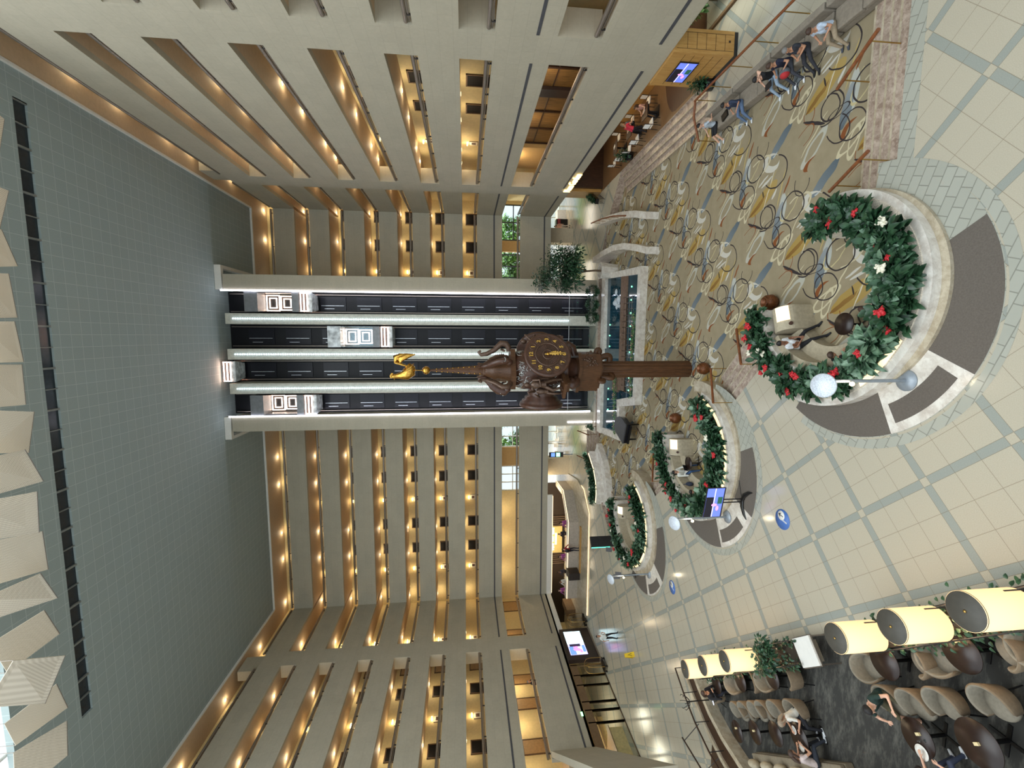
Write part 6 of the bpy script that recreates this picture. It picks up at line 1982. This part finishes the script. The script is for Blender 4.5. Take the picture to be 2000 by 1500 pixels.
def person(label, loc, face, top, bottom, shoe=(230, 230, 228), skin='tan', hair='black', hair_len='short', sit=None, lean=8, head=(0, -8), hands=None, feet=None,
           sleeve=0.5, shorts=False, sc=1.0, knees=None, dress=False, thing=None, standing_feet=None, twist=0, belly=0.0):
    """loc: point under the hips at foot level; face: heading in degrees; sit: seat height or None"""
    face_r = R(face)
    hip_z = (sit + 0.10) if sit is not None else 0.92
    ls = R(lean)
    def up(h, x=0.0, y=0.0):   # point on the leaning trunk
        return Vector((x, y * math.cos(ls) + h * math.sin(ls), hip_z + h * math.cos(ls) - y * math.sin(ls)))
    S = {}
    pel, wai, che, nek = up(0.0), up(0.2), up(0.4), up(0.52)
    hy, hp = R(head[0]), R(head[1])
    hc = up(0.66, 0, 0.03)
    hf = Vector((-math.sin(hy) * math.cos(hp), math.cos(hy) * math.cos(hp), math.sin(hp)))   # facing direction of the head
    hs = hf.cross(Vector((0, 0, 1))).normalized(); hu = hs.cross(hf).normalized()
    HX = Matrix.Identity(4)
    for i in range(3): HX[i][0], HX[i][1], HX[i][2], HX[i][3] = hs[i], hf[i], hu[i], hc[i]
    mb = MB(); bones = []
    def cap(a, b, r0, r1, region, flat=1.0, n=10):
        a, b = Vector(a), Vector(b)
        mb.tube([a, a.lerp(b, 0.5), b], [r0, (r0 + r1) / 2, r1], n, flat=flat)
        mb.sph(a, r0, 10, 7); mb.sph(b, r1, 10, 7)
        bones.append((a, b, region))
    # trunk
    for sx in (-1, 1):
        cap(up(0.0, sx * 0.085), up(0.2, sx * 0.06), 0.118, 0.105 + belly * 0.5, 'top' if sit is None else 'top')
        cap(up(0.2, sx * 0.06), up(0.40, sx * 0.085), 0.105 + belly * 0.5, 0.115, 'top')
        cap(up(0.40, sx * 0.085), up(0.47, sx * 0.165), 0.10, 0.062, 'top')
    if belly: cap(up(0.12, 0, 0.05), up(0.28, 0, 0.05), 0.10 + belly, 0.10 + belly, 'top')
    bones.append((up(-0.04, -0.08), up(-0.04, 0.08), 'bottom'))
    cap(up(0.49), up(0.58, 0, 0.015), 0.056, 0.052, 'skin')
    # head: skull, jaw, nose, ears
    def hp_(x, y, z): return HX @ Vector((x, y, z))
    mb.sph((0, -0.01, 0.02), (0.078, 0.098, 0.105), 14, 10, 0, HX)
    mb.sph((0, 0.028, -0.055), (0.056, 0.062, 0.065), 12, 8, 0, HX)
    mb.tube([hp_(0, 0.085, 0.015), hp_(0, 0.112, -0.018)], [0.011, 0.018], 6)
    for sx in (-1, 1): mb.sph((sx * 0.079, -0.005, -0.01), (0.014, 0.024, 0.034), 8, 6, 0, HX)
    bones.append((hp_(0, 0, -0.05), hp_(0, 0, 0.08), 'skin'))
    # legs
    kn, an = [], []
    for k, sx in enumerate((-1, 1)):
        hip = up(-0.02, sx * 0.095)
        if sit is None:
            ft = Vector(standing_feet[k]) if standing_feet else Vector((sx * 0.11, 0.02 * sx, 0.0))
            ank = ft + Vector((0, 0, 0.085))
            kne, ank = ik(hip, ank, 0.43, 0.42, (0.05 * sx, 1, 0))
        else:
            ft = Vector(feet[k]) if feet else Vector((sx * 0.16, 0.52, 0.0))
            ank = ft + Vector((0, 0, 0.085))
            kne, ank = ik(hip, ank, 0.44, 0.42, knees[k] if knees else (0.1 * sx, 0.5, 1.0))
        cap(hip, kne, 0.092, 0.062, 'bottom')
        cap(kne, ank, 0.06, 0.042, 'bottom' if not shorts else 'skin')
        fd = Vector((0.12 * sx, 1, 0)).normalized() if sit is None else (Vector((ft.x * 0.5, 1, 0))).normalized()
        mb.tube([ank + Vector((0, 0, -0.04)) - fd * 0.06, ank + Vector((0, 0, -0.04)) + fd * 0.05, ank + Vector((0, 0, -0.055)) + fd * 0.17], [0.045, 0.046, 0.032], 8, flat=0.8)
        bones.append((ank + Vector((0, 0, -0.055)) - fd * 0.06, ank + Vector((0, 0, -0.055)) + fd * 0.17, 'shoe'))
    # arms
    fing = MB()
    for k, sx in enumerate((-1, 1)):
        sh = up(0.455, sx * 0.185)
        hd = Vector(hands[k]) if hands else Vector((sx * 0.27, 0.08, hip_z - 0.06))
        el, wr = ik(sh, hd, 0.28, 0.25, (sx * 0.8, -0.7, -0.5))
        cap(sh, sh.lerp(el, sleeve), 0.056, 0.05, 'top')
        cap(sh.lerp(el, sleeve), el, 0.044, 0.038, 'skin' if sleeve < 1.01 else 'top')
        cap(el, wr, 0.038, 0.026, 'skin' if sleeve < 1.5 else 'top')
        d = (wr - el).normalized()
        side = d.cross(Vector((0, 0, 1)))
        side = side.normalized() if side.length > 1e-3 else Vector((1, 0, 0))
        nn = side.cross(d).normalized()
        mb.tube([wr, wr + d * 0.04, wr + d * 0.085], [0.026, 0.036, 0.034], 8, flat=0.6)
        bones.append((wr, wr + d * 0.085, 'skin'))
        for q in range(4):
            b0 = wr + d * 0.08 + side * (0.026 - 0.0175 * q)
            ln = (0.068, 0.076, 0.07, 0.055)[q]
            fing.tube([b0, b0 + d * ln * 0.5 - nn * 0.006, b0 + d * ln * 0.85 - nn * 0.028], [0.0095, 0.0085, 0.007], 6)
        b0 = wr + d * 0.03 + side * 0.03
        fing.tube([b0, b0 + d * 0.03 + side * 0.022, b0 + d * 0.06 + side * 0.026 - nn * 0.012], [0.011, 0.010, 0.008], 6)
    if dress:
        cap(up(-0.05), up(-0.1, 0, 0.25), 0.15, 0.14, 'bottom')
    me = mb.mesh('person', 'black')
    tmp = bpy.data.objects.new('person', me); COL.objects.link(tmp)
    rm = tmp.modifiers.new('remesh', 'REMESH'); rm.mode = 'VOXEL'; rm.voxel_size = 0.017
    sm = tmp.modifiers.new('smooth', 'SMOOTH'); sm.iterations = 4; sm.factor = 0.5
    dg = bpy.context.evaluated_depsgraph_get()
    body = bpy.data.meshes.new_from_object(tmp.evaluated_get(dg))
    bpy.data.objects.remove(tmp)
    # colour each face by the nearest bone
    body.materials.clear()
    mats = ['skin_' + skin, cloth(top), cloth(bottom), cloth(shoe)]
    for m_ in mats: body.materials.append(MATS[m_])
    idx = {'skin': 0, 'top': 1, 'bottom': 2, 'shoe': 3}
    waist = up(0.0)
    axis = (up(1) - up(0)).normalized()
    bb = [(a, b - a, max((b - a).length_squared, 1e-9), idx[r_]) for a, b, r_ in bones]
    mi = []
    for p in body.polygons:
        c = p.center
        best, bi = 1e9, 0
        for a, ab, l2, r_ in bb:
            t = min(1, max(0, (c - a).dot(ab) / l2))
            dd = (c - a - ab * t).length_squared
            if dd < best: best, bi = dd, r_
        mi.append(bi)
    body.polygons.foreach_set('material_index', mi)
    body.polygons.foreach_set('use_smooth', [True] * len(mi))
    # fingers join the same mesh
    bm = bmesh.new(); bm.from_mesh(body)
    fm = fing.mesh('fingers', mats[0]); bm.from_mesh(fm); bpy.data.meshes.remove(fm)
    bm.to_mesh(body); bm.free()
    o = bpy.data.objects.new('person', body); COL.objects.link(o)
    o.location, o.rotation_euler, o.scale = loc, (0, 0, face_r), (sc, sc, sc)
    tag(o, label, 'person')
    # eyes and mouth as a small child, hair as a child
    ey = MB()
    for sx in (-1, 1): ey.sph((sx * 0.032, 0.086, 0.012), (0.012, 0.006, 0.007), 8, 5, 0, HX)
    ey.box(-0.022, 0.083, -0.064, 0.022, 0.09, -0.058, 0, HX)
    ey.build('face_features', 'hair_brown', o)
    if hair_len != 'bald':
        hm = MB()
        n, kk = 16, 9
        v, fs = [], []
        low = {'short': 0.62, 'cap': 0.6, 'long': 0.66}[hair_len]
        for j in range(kk + 1):
            for i in range(n):
                a = 2 * PI * i / n
                back = 0.5 - 0.5 * math.sin(a)            # 1 at the back, 0 at the brow
                ph = j / kk * PI * (0.36 + (low - 0.36) * back)
                r_ = 1.0 + 0.04 * math.sin(5 * a + j)
                v.append((0.088 * r_ * math.sin(ph) * math.cos(a), -0.016 + 0.108 * r_ * math.sin(ph) * math.sin(a), 0.022 + 0.119 * r_ * math.cos(ph)))
        for j in range(kk):
            for i in range(n): fs.append((j * n + i, j * n + (i + 1) % n, (j + 1) * n + (i + 1) % n, (j + 1) * n + i))
        hm.add(v, fs, 0, True, HX)
        if hair_len == 'long':
            hm.tube([hp_(0, -0.09, 0.02), hp_(0, -0.115, -0.1), hp_(0, -0.11, -0.24)], [0.075, 0.085, 0.05], 10, flat=0.6)
            for sx in (-1, 1): hm.tube([hp_(sx * 0.075, -0.02, 0.02), hp_(sx * 0.088, -0.01, -0.1), hp_(sx * 0.085, 0.0, -0.2)], [0.03, 0.032, 0.015], 8)
        hm.build('hair', 'hair_' + hair, o)
    return o
W_ = (222, 224, 226); BK = (28, 28, 32); NAVY = (40, 52, 76); JEAN = (92, 112, 142); LJ = (150, 168, 186); KH = (158, 140, 116)
SEAT = 0.44
# guests along the grey sofas (facing the court)
def on_sofa(y, x=9.52): return (x, y, CZ)
person('seated man in a pale blue shirt and khaki trousers on the sofas', on_sofa(13.6), 90, (190, 204, 222), KH, (70, 74, 84), 'tan', 'brown', sit=SEAT, lean=14, head=(0, -35), hands=[(-0.1, 0.34, 0.72), (0.16, 0.36, 0.72)], feet=[(-0.2, 0.62, 0), (0.02, 0.56, 0)], belly=0.02)
person('seated grey-haired man in a charcoal polo shirt and black trousers on the grey sofa', on_sofa(14.62), 90, (44, 46, 54), (46, 46, 52), (26, 26, 28), 'tan', 'grey', sit=SEAT, lean=10, head=(20, -25), hands=[(-0.08, 0.3, 0.74), (0.08, 0.32, 0.74)], feet=[(-0.1, 0.72, 0), (0.1, 0.68, 0)], belly=0.03)
person('seated person in a navy top and white sneakers holding a red and grey bag', on_sofa(15.4), 90, (32, 34, 56), (60, 62, 70), (232, 232, 232), 'tan', 'brown', sit=SEAT, lean=12, head=(-20, -30), hands=[(-0.16, 0.34, 0.78), (0.2, 0.36, 0.8)], feet=[(-0.2, 0.6, 0), (0.18, 0.62, 0)])
person('seated person in a black T-shirt and light jeans with hand to chin', on_sofa(16.15), 90, (22, 22, 26), LJ, W_, 'light', 'black', sit=SEAT, lean=16, head=(-10, -35), hands=[(-0.05, 0.2, 1.08), (0.2, 0.36, 0.62)], feet=[(-0.22, 0.6, 0), (0.2, 0.62, 0)])
person('seated man in a navy jacket and blue jeans looking down on the grey sofa', on_sofa(18.15), 90, (46, 56, 80), JEAN, W_, 'tan', 'black', sit=SEAT, lean=8, head=(0, -30), hands=[(-0.12, 0.3, 0.7), (0.14, 0.3, 0.72)], feet=[(-0.14, 0.66, 0), (0.16, 0.62, 0)], sleeve=0.9)
person('seated person in pale grey T-shirt and black shorts, arm on the sofa end', on_sofa(20.0), 80, (176, 186, 196), BK, W_, 'light', 'black', 'cap', sit=SEAT, lean=6, head=(20, -10), hands=[(-0.56, -0.18, 1.0), (0.2, 0.36, 0.66)], feet=[(-0.12, 0.62, 0), (0.2, 0.66, 0)], shorts=True)
# their bags
M('bag_red', (176, 44, 48), 0.8)
o = empty('hand_bag', (9.12, 15.35, CZ + 0.52), 0.3, 'red-fronted grey bag on the lap of the seated guest in navy', 'bag')
q = MB().sph((0, 0, 0.14), (0.14, 0.2, 0.17), 12, 8).build('body', cloth((90, 92, 98)), o)
MB().sph((-0.06, 0, 0.14), (0.12, 0.16, 0.15), 12, 8).build('front_pocket', 'bag_red', o)
o = tag(MB().box(-0.14, -0.2, 0, 0.14, 0.2, 0.08).build('sunglasses_case', 'black', None, (9.55, 19.25, CZ + 0.44), 0.3), 'small black pouch lying on the sofa between two guests', 'pouch')
q = tag(MB().box(-0.12, -0.16, 0, 0.12, 0.16, 0.02).build('tablet', 'metal_dark', None, (9.15, 16.2, CZ + 0.64), 0.2), 'grey tablet on the lap of the guest in light jeans', 'tablet')
# inside the rings
person('seated man in a white shirt and black trousers on the bench of the nearest ring', (-0.25, 13.95, CZ), -138, W_, (24, 24, 28), (30, 30, 34), 'brown', 'black', 'short', sit=SEAT, lean=2, head=(0, -10), hands=[(-0.06, 0.3, 0.66), (0.08, 0.31, 0.66)], feet=[(-0.3, 0.62, 0), (0.2, 0.66, 0)], belly=0.03)
person('seated person in black half hidden by the shrubs of the nearest ring', (-0.75, 11.75, CZ), -72, (26, 26, 30), (24, 24, 26), W_, 'tan', 'brown', 'short', sit=SEAT, lean=18, head=(0, -30), hands=[(-0.12, 0.36, 0.7), (0.12, 0.36, 0.7)], sleeve=0.95)
person('seated person in a pale pink top behind the front shrubs of the nearest ring', (0.7, 10.75, CZ), -15, (216, 176, 178), (214, 196, 190), W_, 'light', 'brown', 'long', sit=SEAT, lean=10, head=(0, -20), hands=[(-0.14, 0.36, 0.66), (0.14, 0.36, 0.66)])
person('seated woman in a white cardigan and jeans on the bench of the middle ring', (-7.0, 21.05, CZ), -133, (214, 214, 204), (52, 82, 122), (40, 40, 44), 'light', 'black', 'long', sit=SEAT, lean=8, head=(0, -25), hands=[(-0.1, 0.38, 0.72), (0.1, 0.38, 0.72)], sleeve=1.6)
q = empty('laptop', (-6.72, 20.79, CZ + 0.66), R(-133), 'open pale laptop on the knees of the woman in the white cardigan', 'laptop')
MB().box(-0.16, -0.11, 0, 0.16, 0.11, 0.018).build('keyboard_base', 'cafe_white', q)
MB().box(-0.16, 0.0, 0, 0.16, 0.012, 0.22, 0, Matrix.Translation((0, 0.11, 0.015)) @ Matrix.Rotation(R(-20), 4, 'X')).build('screen', 'metal_dark', q)
q = empty('shoulder_bag', (-7.4, 20.5, CZ + 0.44), 0.4, 'dark blue shoulder bag on the bench of the middle ring', 'bag')
MB().sph((0, 0, 0.17), (0.12, 0.2, 0.18), 12, 8).build('body', cloth((52, 60, 78)), q)
MB().tube([(0, -0.15, 0.28), (0, -0.1, 0.46), (0, 0.1, 0.46), (0, 0.15, 0.28)], 0.014, 6).build('strap', cloth((52, 60, 78)), q)
person('seated dark-haired person in black at the near side of the middle ring', (-7.5, 19.15, CZ), -75, (28, 28, 32), (26, 26, 30), BK, 'light', 'black', 'short', sit=SEAT, lean=14, head=(0, -30), hands=[(-0.12, 0.34, 0.7), (0.12, 0.34, 0.7)], sleeve=0.95)
# walkers and staff
person('walking man in a white shirt and black trousers crossing the tiles below the video wall', (-22.3, 29.8, 0), -115, (222, 226, 222), (26, 26, 30), BK, 'tan', 'black', 'short', head=(0, -5), standing_feet=[(-0.1, 0.2, 0), (0.1, -0.18, 0)], hands=[(-0.12, 0.3, 1.08), (0.3, 0.02, 0.9)], belly=0.03, sleeve=0.6)
person('standing guest in a red jacket and dark trousers with a backpack at the reception desk', (-20.85, 40.45, 0.22), 0, (150, 40, 52), (34, 34, 44), BK, 'light', 'brown', 'short', hands=[(-0.2, 0.42, 1.14), (0.2, 0.42, 1.14)], sleeve=1.6, lean=10)
o = empty('backpack', (-20.85, 40.27, 1.42), 0, 'black backpack worn by the guest in red at the reception desk', 'bag')
MB().sph((0, 0, 0), (0.17, 0.12, 0.25), 12, 8).build('body', 'black', o)
PUR = (150, 74, 134)
for x, y, c, hl, nm in ((-18.9, 42.3, PUR, 'long', 'in a purple uniform behind the lift end of the reception desk'), (-20.3, 42.9, (40, 40, 48), 'short', 'in a dark suit behind the middle of the reception desk'),
                        (-22.6, 42.6, PUR, 'long', 'in a purple uniform behind the dark cabinet block'), (-26.3, 42.6, PUR, 'long', 'in a purple uniform at the video wall end of reception'), (-24.4, 42.8, (60, 54, 60), 'short', 'in dark clothes behind the short reception desk'), (-25.2, 42.3, (206, 200, 190), 'short', 'in a pale jacket behind the short reception desk')):
    person('standing staff member ' + nm, (x, y, 0.13), 180, c, (30, 30, 36), BK, 'light' if hl == 'long' else 'brown', 'black', hl, hands=[(-0.2, 0.4, 1.1), (0.2, 0.4, 1.1)], sleeve=1.6)
person('person in black standing at the mezzanine rail above the glazed shop', (-28.25, 32.9, 4.7), -90, (24, 24, 26), (24, 24, 28), BK, 'tan', 'grey', 'short', hands=[(-0.2, 0.3, 1.12), (0.22, 0.3, 1.12)], lean=12)
# restaurant guests
person('standing guest in a red shirt leaning over a dining table with a menu', (12.5, 27.4, 0.009), -75, (206, 52, 74), (34, 32, 38), BK, 'tan', 'light', 'short', lean=20, hands=[(-0.2, 0.5, 1.05), (0.3, 0.42, 1.05)], standing_feet=[(-0.12, 0, 0), (0.12, 0.05, 0)])
person('seated guest in grey at the second dining table', (13.35, 28.5, 0.009), 90, (110, 118, 130), BK, BK, 'light', 'light', 'short', sit=0.46, lean=8, hands=[(-0.15, 0.4, 0.82), (0.15, 0.4, 0.82)])
person('seated guest in a pink blouse at the nearest dining table', (13.3, 26.3, 0.009), 90, (196, 150, 140), BK, BK, 'light', 'brown', 'long', sit=0.46, lean=8, hands=[(-0.15, 0.4, 0.82), (0.15, 0.4, 0.82)])
# far right at the back
person('standing person in a white top near the display rack by the back windows', (11.6, 47.6, 0), 140, (220, 170, 150), (210, 196, 180), BK, 'light', 'black', 'long')
# lounge
def L3(s, n, z=0.012):
    p = lp(s, n); return (p.x, p.y, z)
LD = math.degrees(LROT)
person('man in a dark green polo shirt and olive shorts leaning over a lounge table', L3(3.35, -1.62), 175, (34, 54, 48), (86, 80, 58), (50, 46, 40), 'light', 'black', 'short', sit=0.50, lean=26, head=(0, -35), hands=[(-0.18, 0.5, 0.84), (0.2, 0.46, 0.84)], shorts=True, feet=[(-0.2, 0.55, 0), (0.22, 0.5, 0)], sc=1.1)
person('seated woman in a white ruffled blouse at the diners table', L3(-0.65, -1.95), LD + 180, (214, 208, 196), (40, 40, 46), W_, 'tan', 'light', 'long', sit=0.48, lean=20, head=(0, -35), hands=[(-0.2, 0.44, 0.82), (0.2, 0.44, 0.82)], sleeve=0.8)
person('seated woman in a pale flowered blouse eating on the far bench seat', L3(-0.7, -3.25), LD, (196, 178, 172), (52, 56, 66), W_, 'tan', 'brown', 'long', sit=0.46, lean=22, head=(0, -35), hands=[(-0.18, 0.42, 0.82), (0.14, 0.46, 0.84)], sleeve=0.5)
person('dark-haired woman in a cream top reaching over a plate on the front bench', L3(4.2, -3.35), LD + 10, (206, 190, 172), (62, 70, 92), W_, 'light', 'black', 'long', sit=0.46, lean=28, head=(0, -40), hands=[(-0.14, 0.6, 0.84), (0.2, 0.4, 0.82)], sleeve=0.35)
person('seated person in black looking at a bright phone beside the curved railing', L3(-5.9, -1.35), LD - 60, (28, 28, 34), (34, 34, 42), BK, 'tan', 'brown', 'long', sit=0.48, lean=14, head=(0, -35), hands=[(-0.08, 0.3, 0.86), (0.08, 0.3, 0.86)], sleeve=1.6)
chair_at(-5.95, -1.3, -60, 'barrel armchair under the person with the phone beside the railing')
p = lp(-5.72, -1.62)
M('phone_glow', (220, 230, 255), emit=1.2)
q = empty('mobile_phone', (p.x, p.y, 0.93), LROT, 'mobile phone with a bright screen held by the person beside the railing', 'phone')
MB().box(-0.04, -0.08, 0, 0.04, 0.08, 0.01).build('body', 'black', q); MB().box(-0.035, -0.072, 0.01, 0.035, 0.072, 0.013).build('screen', 'phone_glow', q)
